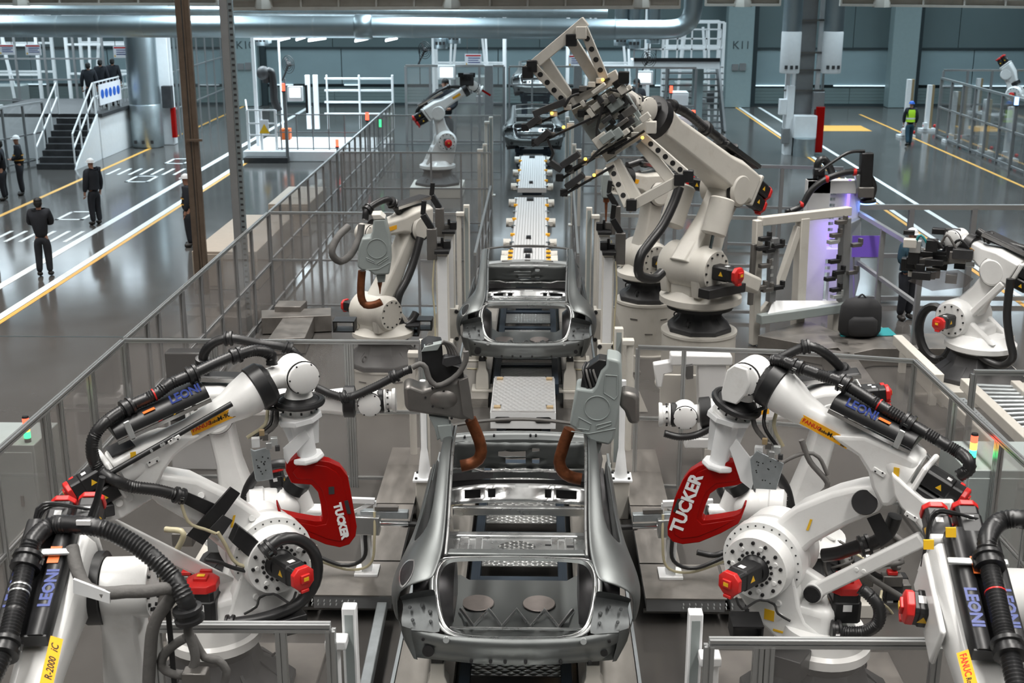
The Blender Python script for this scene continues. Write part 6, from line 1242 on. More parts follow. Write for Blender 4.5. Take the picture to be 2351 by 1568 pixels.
for u, v in ((1930, 510), (1918, 540), (1912, 555), (1915, 600), (1925, 625), (1905, 640), (1918, 665), (1920, 680), (1965, 562), (1955, 625), (1750, 570), (1765, 575), (1785, 565), (1755, 610), (1745, 660), (1760, 665), (1785, 660), (1755, 548)):
    c = PS.p(u, v, .2); cb = MB(); cb.box(c, (.2, .1, .07), (PS.f, PS.n, PS.z)).box(c + PS.f*.1 + PS.z*.05, (.06, .08, .12), (PS.f, PS.n, PS.z)); cb.build('clamp', random.choice(('black', 'gunmetal', 'tin', 'black')), t, bevel=.008)
h = MB()
for k in range(7): c = PS.p(1772, 560 + 18*k, .17); h.box(c, (.06, .006, .05), (PS.f, PS.n, PS.z))
h.build('hole', 'tin', t)
# white tower with ladder openings
PT = Pl(5.4, 23.2, 8); tw = thing('scanner_tower', PT.p(1905, 770), 'white tower panel with ladder openings glowing violet', 'tower')
for a, b in (((1852, 412), (1878, 770)), ((1900, 412), (1955, 440)), ((1915, 440), (1945, 770)), ((1852, 412), (1958, 440)), ((1850, 568), (1945, 590)), ((1850, 690), (1945, 770))):
    A, B = PT.p(*a), PT.p(*b); MB().b2((min(A.x, B.x), A.y - .12, min(A.z, B.z)), (max(A.x, B.x), A.y + .12, max(A.z, B.z))).build('panel', 'cleanwhite', tw, bevel=.01)
for k in range(9):
    v = 450 + 14*k + (60 if k > 6 else 0); A, B = PT.p(1878, v, .1), PT.p(1918, v, .1); MB().beam(A, B, .04, .05).build('rung', 'cleanwhite', tw)
A, B = PT.p(1897, 440, .05), PT.p(1893, 570, .05); MB().beam(A, B, .03, .03).build('ladder_rail', 'cleanwhite', tw)
MB().box(PT.p(1894, 552, -.25), (.3, .02, .25)).build('lamp', 'violetlamp', tw); MB().box(PT.p(1948, 455, .2), (.05, .04, .7)).build('lamp', 'violetlamp', tw); MB().box(PT.p(1928, 560, .15), (.04, .04, .5)).build('lamp', 'violetlamp', tw)
MB().prism([PT.p(1935, 520, .3), PT.p(1978, 500, .3), PT.p(1975, 640, .3), PT.p(1962, 690, .3), PT.p(1935, 690, .3)], PT.n*-.4).build('cabinet', 'shieldgrey', tw, bevel=.02)
# scanner head on a hose
sh = thing('scanner', PT.p(1990, 455), 'black vertical scanner head with a blue lit lens hanging on a hose', 'scanner'); MB().beam(PT.p(1990, 350, .3), PT.p(1985, 440, .3), .22, .2).build('column', 'black', sh, bevel=.02); MB().beam(PT.p(1968, 400, .3), PT.p(1975, 440, .3), .1, .1).build('side_rail', 'zinc', sh, bevel=.01); MB().box(PT.p(1985, 440, .3), (.3, .25, .2)).build('gearbox', 'gunmetal', sh, bevel=.02)
MB().lathe(PT.p(1993, 445, .3), PT.p(1993, 464, .3), [(0, .07), (.5, .08), (.7, .14), (1, .15)], 18).build('lens_hood', 'black', sh); MB().lathe(PT.p(1993, 464, .3), PT.p(1993, 467, .3), [(0, .14), (1, .14)], 18).build('ring_light', 'lamp_blue', sh)
hose(sh, [PT.p(u, v, .3) for u, v in ((1815, 485), (1840, 472), (1860, 440), (1885, 418), (1920, 402), (1962, 394), (1995, 405), (2006, 430), (2000, 455))], .06, False); hose(sh, [PT.p(u, v, .3) for u, v in ((1880, 395), (1915, 370), (1950, 350), (1985, 347))], .03, False)
hose(sh, [PT.p(u, v, -.2) for u, v in ((1875, 410), (1878, 375), (1890, 365), (1905, 385), (1915, 410))], .07, False)
for u, v in ((1840, 470), (1898, 411), (1962, 395)): c = PT.p(u, v, .3); MB().cyl(c - V((.03, 0, 0)), c + V((.03, 0, 0)), .068, .068, 14).build('hose_mark', 'redcap', sh)
for u, v in ((1880, 395), (1890, 410), (1815, 488)): MB().box(PT.p(u, v, .1), (.2, .15, .14)).build('connector', 'black', sh, bevel=.02)
MB().ball(PT.p(1897, 409, .3), .04, 8, 6).build('beacon', 'lamp_amber', sh); MB().beam(PT.p(1985, 400, .1), PT.p(1950, 440, -.1), .12, .12).build('wall_arm', 'cleanwhite', sh)
# sheet with the violet lamp light put into its colour, ledge, fences
PV = Pl(6.2, 22.6, 5); sp = thing('violet_lit_sheet', PV.p(1990, 590), 'plastic sheet on the station fence, coloured as under violet light', 'sheet'); mat('violet', (.22, .12, .7), .4); MB().prism(PV.poly([(1957, 541), (2029, 541), (2026, 590), (1955, 590)]), PV.n*.01).build('sheet', 'violet', sp, smooth=0)
for u in (1960, 2020): MB().beam(PV.p(u, 541, -.02), PV.p(u, 760, -.02), .03, .03).build('stay', 'postgrey', sp)
fence((5.95, 23.8), (9.6, 23.85), 'violet tinted clear fence on the far side of the measuring station', posts=[0, 1.2, 2.4, 3.65], w=.1, group=G, pane='paneclear', mid=(.95, .1)); fence((6.2, 19.9), (5.95, 23.7), 'clear fence on the right of the measuring station', posts=[0, 1.9, 3.8], w=.08, group=G, pane=None)
fence((3.2, 29.0), (6.9, 28.4), 'low clear fence behind the gauge frame', posts=[0, 1.2, 2.4, 3.75], w=.08, group=G, pane='paneclear', h=1.95); fence((1.4, 30.5), (3.1, 30.5), 'clear fence behind the frame gripper', n=2, w=.06, group=G); fence((1.15, 22.9), (4.3, 22.6), 'clear fence between the plinth robots and the gauge frame', n=3, w=.07, group=G, pane='paneclear')
fence((1.3, 37.0), (4.6, 37.0), 'clear fence far right of the second plate carrier', n=3, w=.06, group=G); fence((.75, 23.1), (.85, 30.4), 'low clear fence along the right of the white carrier', n=5, w=.05, group=G, h=1.1, mid=(.5,)); fence((-1.2, 23.1), (-1.2, 30.9), 'low clear fence along the left of the white carrier', n=5, w=.05, group=G, h=1.1, mid=(.5,))
# lilac duct platform, backpack
t = thing('duct_platform', (5.2, 20.5, 0), 'lilac grey raised duct platform under the measuring station', 'platform')
for pts in ([(1740, 770), (1850, 735), (1945, 770), (1985, 790), (1900, 800)], [(1900, 770), (2150, 765), (2330, 770), (2330, 800), (2010, 800), (1940, 815)], [(1890, 800), (1960, 810), (2010, 880), (1935, 880)]):
    MB().prism([atz(u, v, .32) for u, v in pts], V((0, 0, -.3))).build('cover_plate', 'plate', t, bevel=.008)
p = atz(1972, 768, .34); bp = thing('backpack', p, 'black backpack standing on the lilac platform', 'backpack')
MB().loft([[p + V((.36*k*math.cos(a)*(1 if abs(math.cos(a)) > .4 else 1), .2*k*math.sin(a), z)) for a in [2*math.pi*i/16 for i in range(16)]] for z, k in ((0, .85), (.08, 1), (.3, 1), (.5, .95), (.6, .75), (.64, .4))]).build('bag', 'padblack', bp, smooth=80); MB().loft([[p + V((.24*k*math.cos(a), -.2 + .08*k*math.sin(a), z)) for a in [2*math.pi*i/14 for i in range(14)]] for z, k in ((.04, .8), (.1, 1), (.3, 1), (.36, .7))]).build('pocket', 'padblack', bp, smooth=80); MB().tube([p + V((-.08, 0, .62)), p + V((0, 0, .7)), p + V((.08, 0, .62))], .015, 6, step=.03).build('handle', 'padblack', bp)
one('floor_mat', MB().prism([atz(u, v, .335) for u, v in ((1925, 755), (2040, 752), (2060, 770), (1930, 772))], V((0, 0, -.006))), 'teal', 'dark teal mat under the black backpack', 'mat')
# ---------------- right robot with its gun
PL11 = Pl(6.75, 18.4, 132)
ROB11 = r2000(PL11, .25, (2212, 725), (2296, 620), (2195, 548), 'white robot at the right edge by the measuring station, red motor caps', s=1.25, motor_side=1, group='white robots around the middle car', tool=(2170, 600), hosep=[(2245, 530, 0), (2270, 545, 0), (2310, 560, 0), (2360, 575, 0), (2390, 600, 0)])
A, B = PL11.p(2205, 745, .2), PL11.p(2305, 650, .2); MB().beam(A, B, .1, .12, PL11.n).build('link_rod', 'white', ROB11, bevel=.02)
hose(ROB11, [PL11.p(u, v, .35) for u, v in ((2320, 640), (2312, 720), (2318, 780), (2325, 820), (2300, 840), (2265, 828), (2240, 805))], .06, False, name='supply_hose')
c = PL11.p(2148, 765, -.2); mb = MB(); mb.tube([c + V((.0, 0, 0)) + (CU*.42*math.sin(a) + V((.45, -.45, 0))*(.45*math.cos(a))) for a in [2*math.pi*i/24 for i in range(25)]], .07, 8); mb.build('cable_chain', 'rubber', ROB11)
pl = Pl(5.9, 18.9, 160); tg = thing('weld_gun', pl.p(2150, 600), 'cluttered dark gripper tool with glassy sheet on the right edge robot', 'gripper', 'weld guns around the middle car'); random.seed(11)
for k in range(34): MB().box(pl.p(random.uniform(2085, 2240), random.gauss(585, 26), random.uniform(-.25, .25)), (random.uniform(.08, .3), random.uniform(.08, .2), random.uniform(.06, .2)), (pl.f, pl.n, pl.z)).build('tool_block', random.choice(('black', 'charcoal', 'gunmetal', 'tin', 'black', 'cream')), tg, bevel=.01)
plate('glass_sheet', pl, [(2085, 645), (2130, 625), (2200, 620), (2235, 640), (2215, 660), (2140, 668)], 'panetint', tg, .2, .01, 0); MB().beam(pl.p(2100, 605), pl.p(2230, 590), .12, .12).build('frame_bar', 'gunmetal', tg); MB().lathe(pl.p(2170, 590), PL11.p(2195, 552), [(0, .1), (1, .1)], 14).build('mount', 'black', tg)
for k in range(4): hose(tg, [pl.p(2100 + 30*k, 560, .2), pl.p(2115 + 30*k, 540 + 10*(k % 2), .25), pl.p(2135 + 30*k, 570, .25)], .02, False, m=('teal', 'rubber', 'greyhose', 'rubber')[k], name='air_hose')
# roller conveyor and cream beams at the right edge
t = thing('roller_conveyor', (5.6, 13.5, 0), 'cream framed roller conveyor at the right edge', 'conveyor')
for a, b, z in (((2060, 780), (2156, 872), .7), ((2150, 890), (2420, 1160), .45), ((2215, 880), (2480, 1130), .45), ((2330, 885), (2560, 1090), .45)): MB().beam(atz(*a, z), atz(*b, z), .14, .16).build('side_beam', 'cream', t, bevel=.01)
for k in range(22):
    f_ = k/21; A = atz(2228, 885, .45)*(1 - f_) + atz(2480, 1120, .45)*f_; B = atz(2335, 890, .45)*(1 - f_) + atz(2565, 1090, .45)*f_; MB().cyl(A, B, .035, .035, 10).build('roller', 'zinc', t)
MB().beam(atz(2205, 915, .5), atz(2360, 1070, .5), .12, .02).build('perforated_rail', 'zinc', t); h = MB()
for k in range(26):
    for j in (-1, 1): c = atz(2208 + 5.8*k, 918 + 5.8*k, .512) + V((.025*j, .0, 0)); h.cyl(c, c + V((0, 0, .002)), .012, .012, 6)
h.build('hole', 'black', t)
for u, v in ((2075, 800), (2145, 870), (2260, 990), (2330, 1060)): p = atz(u, v, .4); MB().b2((p.x - .05, p.y - .05, 0), (p.x + .05, p.y + .05, .42)).build('leg', 'cream', t)
fence((4.9, 13.45), (8.2, 13.4), 'clear fence crossing to the right edge in front of the right robot', posts=[0, 1.35, 3.3], prof=True, w=.06, group=G, m='alu', double=(1.35,))
# ---------------- stack lights on cabinets
def cabinet(p, sx, sy, h, label, m='cleanwhite'):
    t = thing('control_cabinet', (p.x, p.y, 0), label, 'cabinet', 'control cabinets'); MB().b2((p.x - sx/2, p.y - sy/2, .06), (p.x + sx/2, p.y + sy/2, h)).build('body', m, t, bevel=.01); MB().b2((p.x - sx/2 + .03, p.y - sy/2 - .012, .12), (p.x + sx/2 - .03, p.y - sy/2 + .004, h - .08)).build('door', m, t, bevel=.006); MB().box((p.x + sx*.3, p.y - sy/2 - .02, h*.55), (.03, .03, .12)).build('handle', 'gunmetal', t); MB().b2((p.x - sx/2 + .02, p.y - sy/2 + .02, 0), (p.x + sx/2 - .02, p.y + sy/2 - .02, .06)).build('plinth', 'charcoal', t); return t
def stack_light(x, y, z, label, s=1.):
    t = thing('stack_light', (x, y, z), label, 'stack light', 'stack lights')
    MB().cyl((x, y, z), (x, y, z + .06*s), .035*s, .035*s, 14).build('base', 'black', t)
    for k, m in enumerate(('lamp_green', 'lamp_amber', 'lamp_red')): MB().cyl((x, y, z + (.065 + .075*k)*s), (x, y, z + (.135 + .075*k)*s), .034*s, .034*s, 14).build('lens', m, t)
    MB().cyl((x, y, z + .29*s), (x, y, z + .31*s), .036*s, .03*s, 14).build('lid', 'black', t); return t
p = aty(40, 1060, 10.9); cabinet(V((-5.78, 12.6, 0)), .9, .7, aty(65, 1018, 12.3).z, 'grey control cabinet behind the left fence with a stack light', 'shieldgrey'); q = aty(65, 1018, 11.15); stack_light(aty(65, 1018, 12.35).x, 12.35, aty(65, 1018, 12.35).z, 'stack light with red, amber and green lenses on the left cabinet')
cabinet(V((aty(2250, 1062, 11.6).x + .3, 11.8, 0)), 1.0, .8, aty(2231, 1062, 11.6).z, 'grey control cabinet behind the right fence with a stack light', 'shieldgrey'); stack_light(aty(2231, 1062, 11.6).x, 11.6, aty(2231, 1062, 11.6).z, 'stack light with red, amber and green lenses on the right cabinet')
# white machine column and its small arm right of the shield gun
t = thing('gauge_stand', aty(1640, 900, 15.4), 'white gauge stand behind the right cross fence', 'stand'); pl = Pl(0, 15.4, 0)
plate('column', pl, [(1602, 838), (1668, 838), (1664, 1005), (1606, 1005)], 'cleanwhite', t, .1, .25, .02); plate('arm', pl, [(1540, 815), (1682, 818), (1682, 840), (1540, 840)], 'cleanwhite', t, .14, .2, .02); plate('sensor_head', pl, [(1500, 838), (1545, 830), (1545, 855), (1525, 860), (1520, 890), (1508, 890)], 'cleanwhite', t, .1, .15, .015); plate('display', pl, [(1570, 842), (1592, 838), (1592, 870), (1576, 872)], 'black', t, .2, .1, .01); plate('base_block', pl, [(1578, 1008), (1634, 1008), (1640, 1030), (1572, 1030)], 'cleanwhite', t, .14, .2, .015); plate('wide_panel', pl, [(1515, 860), (1600, 862), (1600, 960), (1515, 955)], 'cream', t, -.2, .05, .01)
P0 = pl.p(1635, 1030, 0); MB().b2((P0.x - .12, P0.y - .15, 0), (P0.x + .12, P0.y + .1, P0.z + .05)).build('pedestal', 'cream', t)
# ================================================================ overhead: ducts, crane beam, columns, poles
def spiral_duct(name, pts, r, label, group=None, ends=None, n=24):
    t = thing(name, pts[0], label, 'duct', group); L = sum((V(pts[i + 1]) - V(pts[i])).length for i in range(len(pts) - 1))
    mb = MB(); mb.tube([V(p) for p in pts], r, n) if len(pts) == 2 else mb.tube([V(p) for p in pts], r, n, step=.25); mb.build('pipe', 'duct', t, smooth=60)
    k = int(L/1.3); d = (V(pts[1]) - V(pts[0])).normalized()
    if len(pts) == 2:
        for i in range(1, k): c = V(pts[0]) + (V(pts[1]) - V(pts[0]))*(i/k); MB().cyl(c - d*.03, c + d*.03, r*1.015, r*1.015, n).build('seam_band', 'galv', t)
    return t
YD = 41.; d0, d1, d2 = aty(-60, 60, YD), aty(1530, 66, YD), aty(1578, 60, YD)
spiral_duct('air_duct', [d0, aty(820, 62, YD)], .345, 'long horizontal spiral duct across the upper left', 'spiral air ducts')
tt = spiral_duct('air_duct', [aty(850, 62, YD), aty(1440, 68, YD)], .325, 'middle stretch of the horizontal spiral duct above the line', 'spiral air ducts')
tt = spiral_duct('air_duct', [aty(1412, 68, YD - .1), aty(1500, 68, YD - .1), aty(1545, 67, YD - .1), aty(1572, 58, YD - .1), aty(1588, 36, YD - .1), aty(1592, 0, YD - .1), aty(1594, -60, YD - .1)], .3, 'shiny duct elbow turning upward right of the gripper', 'spiral air ducts')
MB().lathe(aty(815, 62, YD), aty(856, 62, YD), [(0, .36), (.1, .4), (.5, .4), (.9, .38), (1, .34)], 24).build('collar', 'duct', tt)
def drop(u, v0, v1, Y, r, label, tip='cleanwhite', vw=None):
    a, b = aty(u, v0, Y), aty(u, v1, Y); vw = vw or (v1*.5); m_ = aty(u, vw, Y); x = b.x
    t = thing('air_duct', (x, Y, b.z), label, 'duct', 'vertical drop ducts'); MB().cyl((x, Y, m_.z), (x, Y, max(a.z, 7.5)), r, r, 24).build('pipe', 'duct', t); MB().lathe((x, Y, b.z), (x, Y, m_.z), [(0, r*.98), (.03, r*1.04), (.97, r*1.04), (1, r)], 24).build('outlet', tip, t)
    for k in range(-1, 2): MB().box((x + k*r*.55, Y - r*(1.05 - .12*abs(k)), b.z + .22), (.1, .03, .12)).build('vent_slot', 'charcoal', t)
    return t
drop(341, 0, 336, 46.3, .56, 'thick vertical duct standing by the left platform', vw=238, tip='galv'); drop(1812, 0, 168, 44.6, .33, 'left one of two white ended ducts hanging by the main column', vw=72); drop(1907, 0, 168, 44.6, .33, 'right one of two white ended ducts hanging by the main column', vw=72)
for u, v1, Y, lab in ((602, 105, 50, 'small duct stub above the loading station mast'), (1012, 112, 50, 'small duct stub left of the pair above the far left robot'), (1042, 100, 50, 'small duct stub right of the pair above the far left robot'), (1425, 105, 50, 'leftmost of three small duct stubs below the shiny elbow'), (1455, 112, 50, 'middle of three small duct stubs below the shiny elbow'), (1500, 100, 50, 'rightmost of three small duct stubs below the shiny elbow')): drop(u, 0, v1, Y, .26, lab, vw=v1 - 25, tip='duct')
# main column right
pc = atz(1842, 358, 0); t = thing('hall_column', (pc.x, 45.2, 0), 'grey main column with white conduits and a red cabinet at its foot', 'column'); x = pc.x
MB().b2((x - .25, 45.0, 0), (x + .35, 45.6, 12)).build('shaft', 'postgrey', t, bevel=.02)
for dx, m, w in ((-.55, 'cleanwhite', .16), (-.36, 'cleanwhite', .12), (.5, 'cleanwhite', .14), (.68, 'galv', .08)): MB().b2((x + dx - w/2, 44.95, .4), (x + dx + w/2, 45.1, 12)).build('conduit', m, t)
for z in (2.2, 2.9, 3.5, 4.6): MB().b2((x - .7, 44.9, z), (x + .75, 44.95, z + .06)).build('bracket', 'gunmetal', t)
MB().b2((x - .6, 44.6, .0), (x - .35, 45.1, 2.4)).build('cable_riser', 'cleanwhite', t); MB().cyl((x + .05, 44.4, 0), (x + .05, 44.4, .62), .38, .38, 24).build('bollard', 'galv', t); MB().b2((x - .35, 44.4, .62), (x + .45, 44.9, 1.4)).build('junction_box', 'cleanwhite', t, bevel=.02); MB().b2((x + .42, 44.5, .1), (x + .72, 44.9, 1.7)).build('fire_cabinet', 'red', t, bevel=.02); MB().b2((x + .3, 44.6, 1.6), (x + .7, 44.8, 2.2)).build('electric_box', 'postgrey', t, bevel=.02); MB().b2((x - .85, 44.6, 1.4), (x - .6, 44.9, 1.95)).build('phone_box', 'cleanwhite', t, bevel=.02); MB().b2((x - .72, 44.5, .4), (x - .45, 44.8, .95)).build('switch_box', 'postgrey', t, bevel=.02)
# left white column
pc = atz(368, 338, 0); t = thing('hall_column', (pc.x, 47, 0), 'white column behind the thick left duct with boxes and a hose reel', 'column'); MB().b2((pc.x - .25, 46.8, 0), (pc.x + .35, 47.3, 12)).build('shaft', 'cleanwhite', t, bevel=.02); MB().b2((pc.x + .1, 46.5, 1.4), (pc.x + .45, 46.8, 2.2)).build('switch_box', 'charcoal', t); MB().b2((pc.x + .35, 46.6, .3), (pc.x + .5, 46.8, 1.4)).build('hose_box', 'red', t); MB().b2((pc.x + .55, 46.8, .2), (pc.x + .62, 46.9, 9)).build('conduit', 'galv', t)
# crane beam segments along the top
def crane(u0, u1, v0, v1, Y, label, dv=0):
    a, b, c = aty(u0, v0, Y), aty(u1, v0 + dv, Y), aty(u0, v1, Y); hh = a.z - c.z; t = thing('crane_beam', (a.x, Y, a.z), label, 'beam', 'cream crane beams')
    MB().beam(a - V((0, 0, hh*.85)), b - V((0, 0, hh*.85)), .3, hh*.3).build('flange', 'cream', t); MB().beam(a - V((0, 0, hh*.4)), b - V((0, 0, hh*.4)), .08, hh*.6).build('web', 'cream', t); MB().beam(a, b, .3, hh*.15).build('flange', 'cream', t); n = int((b - a).length/.95)
    for i in range(n + 1): q = a + (b - a)*(i/n); MB().box(q - V((0, .06, hh*.45)), (.05, .16, hh)).build('stiffener', 'cream', t)
    for i in range(1, n, 5): q = a + (b - a)*(i/n); MB().lathe(q + V((0, -.1, .15)), q + V((0, -.1, -.25)), [(0, .06), (.4, .22), (1, .26)], 4).build('bracket', 'cream', t)
    return t
YC = 36.; crane(-40, 500, -8, 12, YC, 'cream crane beam along the top left of the picture'); crane(520, 1560, -2, 24, YC - 2, 'cream crane beam along the top middle of the picture', -4); crane(1620, 1790, -6, 14, YC, 'short cream crane beam left of the main column'); crane(1930, 2400, -6, 14, YC, 'cream crane beam along the top right of the picture', 6)
one('roof_pipe', MB().cyl(aty(-20, 22, 44), aty(1395, 30, 44), .16, .16, 12), 'galv', 'thin grey pipe running behind the spiral ducts', 'pipe')
# brown cable poles and perforated strut post
t = thing('cable_poles', (-7.1, 24.3, 0), 'bundle of three brown poles rising from the beige cabinet', 'pole')
for du, w in ((-9, .055), (2, .02), (10, .045)): a = aty(441 + du, 300, 24.3); MB().b2((a.x - w, 24.2, 0), (a.x + w, 24.3, 11.98)).build('pole', 'bronzepole', t, bevel=.008)
a = aty(446, 322, 24.15); MB().box(a, (.3, .05, .04)).build('tie_bar', 'bronzepole', t)
a = aty(541, 380, 21.6); t = thing('strut_post', (a.x, 21.6, 0), 'tall perforated steel strut post by the left fence', 'post'); MB().b2((a.x - .1, 21.55, 0), (a.x + .03, 21.7, 12)).build('channel', 'postgrey', t, bevel=.006); MB().b2((a.x + .03, 21.6, 0), (a.x + .11, 21.68, 12)).build('perforated_face', 'galv', t)
h = MB()
for k in range(70): h.box((a.x + .07, 21.597, .3 + k*.1), (.05, .006, .035))
h.build('hole', 'charcoal', t)
for x0, x1, y0_, y1_, lab in ((atz(433, 582, .8).x, -5.7, 24.6, 28.6, 'beige cabinet at the foot of the brown poles'), (-6.6, -5.6, 30.0, 32.6, 'beige cabinet behind the strut post')):
    t = thing('floor_cabinet', ((x0 + x1)/2, y0_, 0), lab, 'cabinet', 'beige floor cabinets'); MB().b2((x0, y0_, 0), (x1, y1_, .8)).build('body', 'beige', t, bevel=.015)
    for k in range(2): w = (x1 - x0)/2; MB().b2((x0 + w*k + .04, y0_ - .015, .08), (x0 + w*(k + 1) - .04, y0_ + .01, .74)).build('door', 'beige', t, bevel=.006)
# ================================================================ far left platform with stairs
t = thing('work_platform', atz(205, 372, 0), 'raised work platform with dark stairs and white rails at the left', 'platform'); zt = 1.55
xr = -15.15; y0, y1 = 41.5, 48.5
MB().b2((-19.5, y0 + 1.6, 0), (xr, y1, zt - .12)).build('skirt', 'cleanwhite', t, bevel=.01); MB().b2((-19.6, y0 + 1.6, zt - .12), (xr + .1, y1, zt)).build('deck', 'charcoal', t)
sx0, sx1 = -16.5, -15.25
for k in range(8): MB().b2((sx0, y0 - .9 + .3*k, 0), (sx1, y0 - .6 + .3*k, .18*(k + 1))).build('step', 'charcoal', t)
MB().prism([V((sx1, y0 - .9, 0)), V((sx1, y0 + 1.6, 0)), V((sx1, y0 + 1.6, zt)), V((sx1, y0 - .7, .2))], V((.06, 0, 0))).build('stringer', 'cleanwhite', t)
def railing(pts, h=1.05, n=4, name='rail', infill=0, w=.045):
    P_ = [V(p) for p in pts]
    for i in range(len(P_) - 1):
        a, b = P_[i], P_[i + 1]
        for z in (h, h*.55): MB().beam(a + V((0, 0, z)), b + V((0, 0, z)), w, w).build(name, 'cleanwhite', t)
        for k in range(n + 1): q = a + (b - a)*(k/n); MB().beam(q, q + V((0, 0, h)), w, w).build('rail_post', 'cleanwhite', t)
        for k in range(infill): q = a + (b - a)*((k + .5)/infill); MB().beam(q + V((0, 0, .1)), q + V((0, 0, h)), w*.5, w*.5).build('baluster', 'cleanwhite', t)
railing([(sx1, y0 - .8, .1), (sx1, y0 + 1.5, zt)], n=3); railing([(sx0, y0 - .8, .1), (sx0, y0 + 1.5, zt)], n=3); railing([(sx1, y0 + 1.6, zt), (sx1, y1 - .2, zt)], n=4, infill=14)
pb = MB().b2((sx1 + .04, y0 + 1.9, zt + .25), (sx1 + .07, y0 + 4.2, zt + .95)).build('notice_board', 'paper', t)
for k in range(5): MB().cyl((sx1 + .07, y0 + 2.2 + .42*k, zt + .62), (sx1 + .08, y0 + 2.2 + .42*k, zt + .62), .16, .16, 14).build('sign_disc', 'safetyblue', pb)
for u, v, Y, lab in ((212, 262, 43.6, 'person in dark uniform at the top of the platform stairs, seen from behind'), (238, 240, 45.2, 'person in dark uniform in the middle on the platform'), (266, 240, 45.8, 'person in dark uniform nearest the thick duct on the platform')):
    p = aty(u, v, Y); person(p.x, Y, zt, 1.72, 95 + (u % 7)*6, lab, 'stand', group='people on the platform')
G2 = 'fences on the far left'
fence((-19.3, 33.5), (-16.9, 42.6), 'clear fence in front of the left platform', n=9, w=.07, group=G2, pane='paneclear', h=2.0); fence((-24, 33.8), (-19.4, 33.5), 'clear fence at the left edge in front of the platform', n=4, w=.07, group=G2, pane='paneclear', h=2.0); fence((-26, 49), (-17, 49.4), 'high clear fence behind the left platform', n=8, w=.08, group=G2, pane='paneclear', h=3.9, mid=(1.4, 2.2, 3.0)); fence((-13.9, 47.5), (-14.2, 58), 'grey mesh fence beside the thick left duct', n=7, w=.06, group=G2, pane='paneclear', h=4.2, mid=(1.2, 2.6))
# white machine frames and posters behind the platform
def mesh_station(x, y, w, h, label, m='cleanwhite'):
    t = thing('machine_portal', (x, y, 0), label, 'machine', 'white machine frames in the background')
    for dx in (-w/2, w/2):
        for dy in (0, 1.6): MB().b2((x + dx - .06, y + dy - .06, 0), (x + dx + .06, y + dy + .06, h)).build('post', m, t)
    for z in (h*.5, h*.75, h):
        for dy in (0, 1.6): MB().b2((x - w/2, y + dy - .05, z - .04), (x + w/2, y + dy + .05, z + .04)).build('beam', m, t)
    for s in (-1, 1): MB().beam((x + s*w*.3, y, 0), (x + s*w*.22, y, h), .09, .09).build('inclined_post', m, t); MB().beam((x + s*w*.3, y + .5, .2), (x + s*w*.15, y + .5, h*.95), .1, .1).build('brace', m, t)
    MB().b2((x - w*.3, y + .3, .3), (x + w*.3, y + 1.3, h*.4)).build('machine_body', 'shieldgrey', t, bevel=.05)
    for k in range(5): MB().box((x - w*.3 + w*.15*k, y - .1, h*.2 + .25*(k % 3)), (.3, .2, .4)).build('equipment_box', random.choice(('cleanwhite', 'charcoal', 'postgrey')), t, bevel=.02)
    return t
mesh_station(-22.5, 50.5, 5, 4.6, 'white machine frame at the far left edge behind the platform'); mesh_station(-17.2, 51, 3.6, 4.6, 'white machine frame behind the people on the platform'); mesh_station(-27, 51, 3.4, 4.4, 'white machine frame partly outside the left edge')
def poster(u0, u1, v0, v1, Y, label, lines=3):
    a, b = aty(u0, v0, Y), aty(u1, v1, Y); t = thing('hanging_sign', (a.x, Y, b.z), label, 'sign', 'white hanging notice signs'); MB().b2((a.x, Y, b.z), (b.x, Y + .03, a.z)).build('board', 'paper', t); w = b.x - a.x; hh = a.z - b.z
    MB().b2((a.x + w*.06, Y - .006, a.z - hh*.18), (b.x - w*.06, Y, a.z - hh*.08)).build('print', 'textred', t)
    for k in range(lines): MB().b2((a.x + w*.2, Y - .006, a.z - hh*(.36 + .18*k)), (b.x - w*(.1 + .1*(k % 2)), Y, a.z - hh*(.3 + .18*k))).build('print', 'textblue', t)
    MB().add([V((a.x + w*.04, Y - .006, b.z + hh*.1)), V((a.x + w*.16, Y - .006, b.z + hh*.1)), V((a.x + w*.1, Y - .006, b.z + hh*.3))], [(0, 1, 2)]).build('warning_mark', 'yellow', t, smooth=0)
    for x in (a.x + w*.15, b.x - w*.15): MB().b2((x - .01, Y, a.z), (x + .01, Y + .02, a.z + 2.2)).build('wire', 'gunmetal', t)
    return t
poster(-4, 34, 102, 126, 46, 'white notice sign at the far left edge'); poster(57, 95, 102, 127, 46, 'white notice sign second from the left edge'); poster(259, 295, 106, 133, 46, 'white notice sign above the people on the platform'); poster(1067, 1106, 124, 152, 47, 'white notice sign left of the far car'); poster(1305, 1341, 126, 153, 47, 'white notice sign behind the gripper')
# ================================================================ white lit station in the middle left
t = thing('loading_station', atz(640, 365, 0), 'brightly lit white loading station with railings and a control screen', 'station'); bz = .35; Y0_ = 43.2
def wpx(u0, v0, u1, v1, Y, name, m='cleanwhite', th=.1): a, b = aty(u0, v0, Y), aty(u1, v1, Y); return MB().b2((min(a.x, b.x), Y - th/2, min(a.z, b.z)), (max(a.x, b.x), Y + th/2, max(a.z, b.z))).build(name, m, t, bevel=.01)
xa, xb = atz(568, 365, 0).x, -5.4
MB().b2((xa, 42.6, 0), (xb, 46.5, bz)).build('platform', 'cleanwhite', t, bevel=.02); MB().b2((xa + .1, 42.2, 0), (xa + 1.6, 42.6, .18)).build('step', 'charcoal', t)
for u in (570, 600, 634): a = aty(u, 300, 43); MB().b2((a.x - .04, 42.95, bz), (a.x + .04, 43.05, bz + 1.35)).build('rail_post', 'cleanwhite', t)
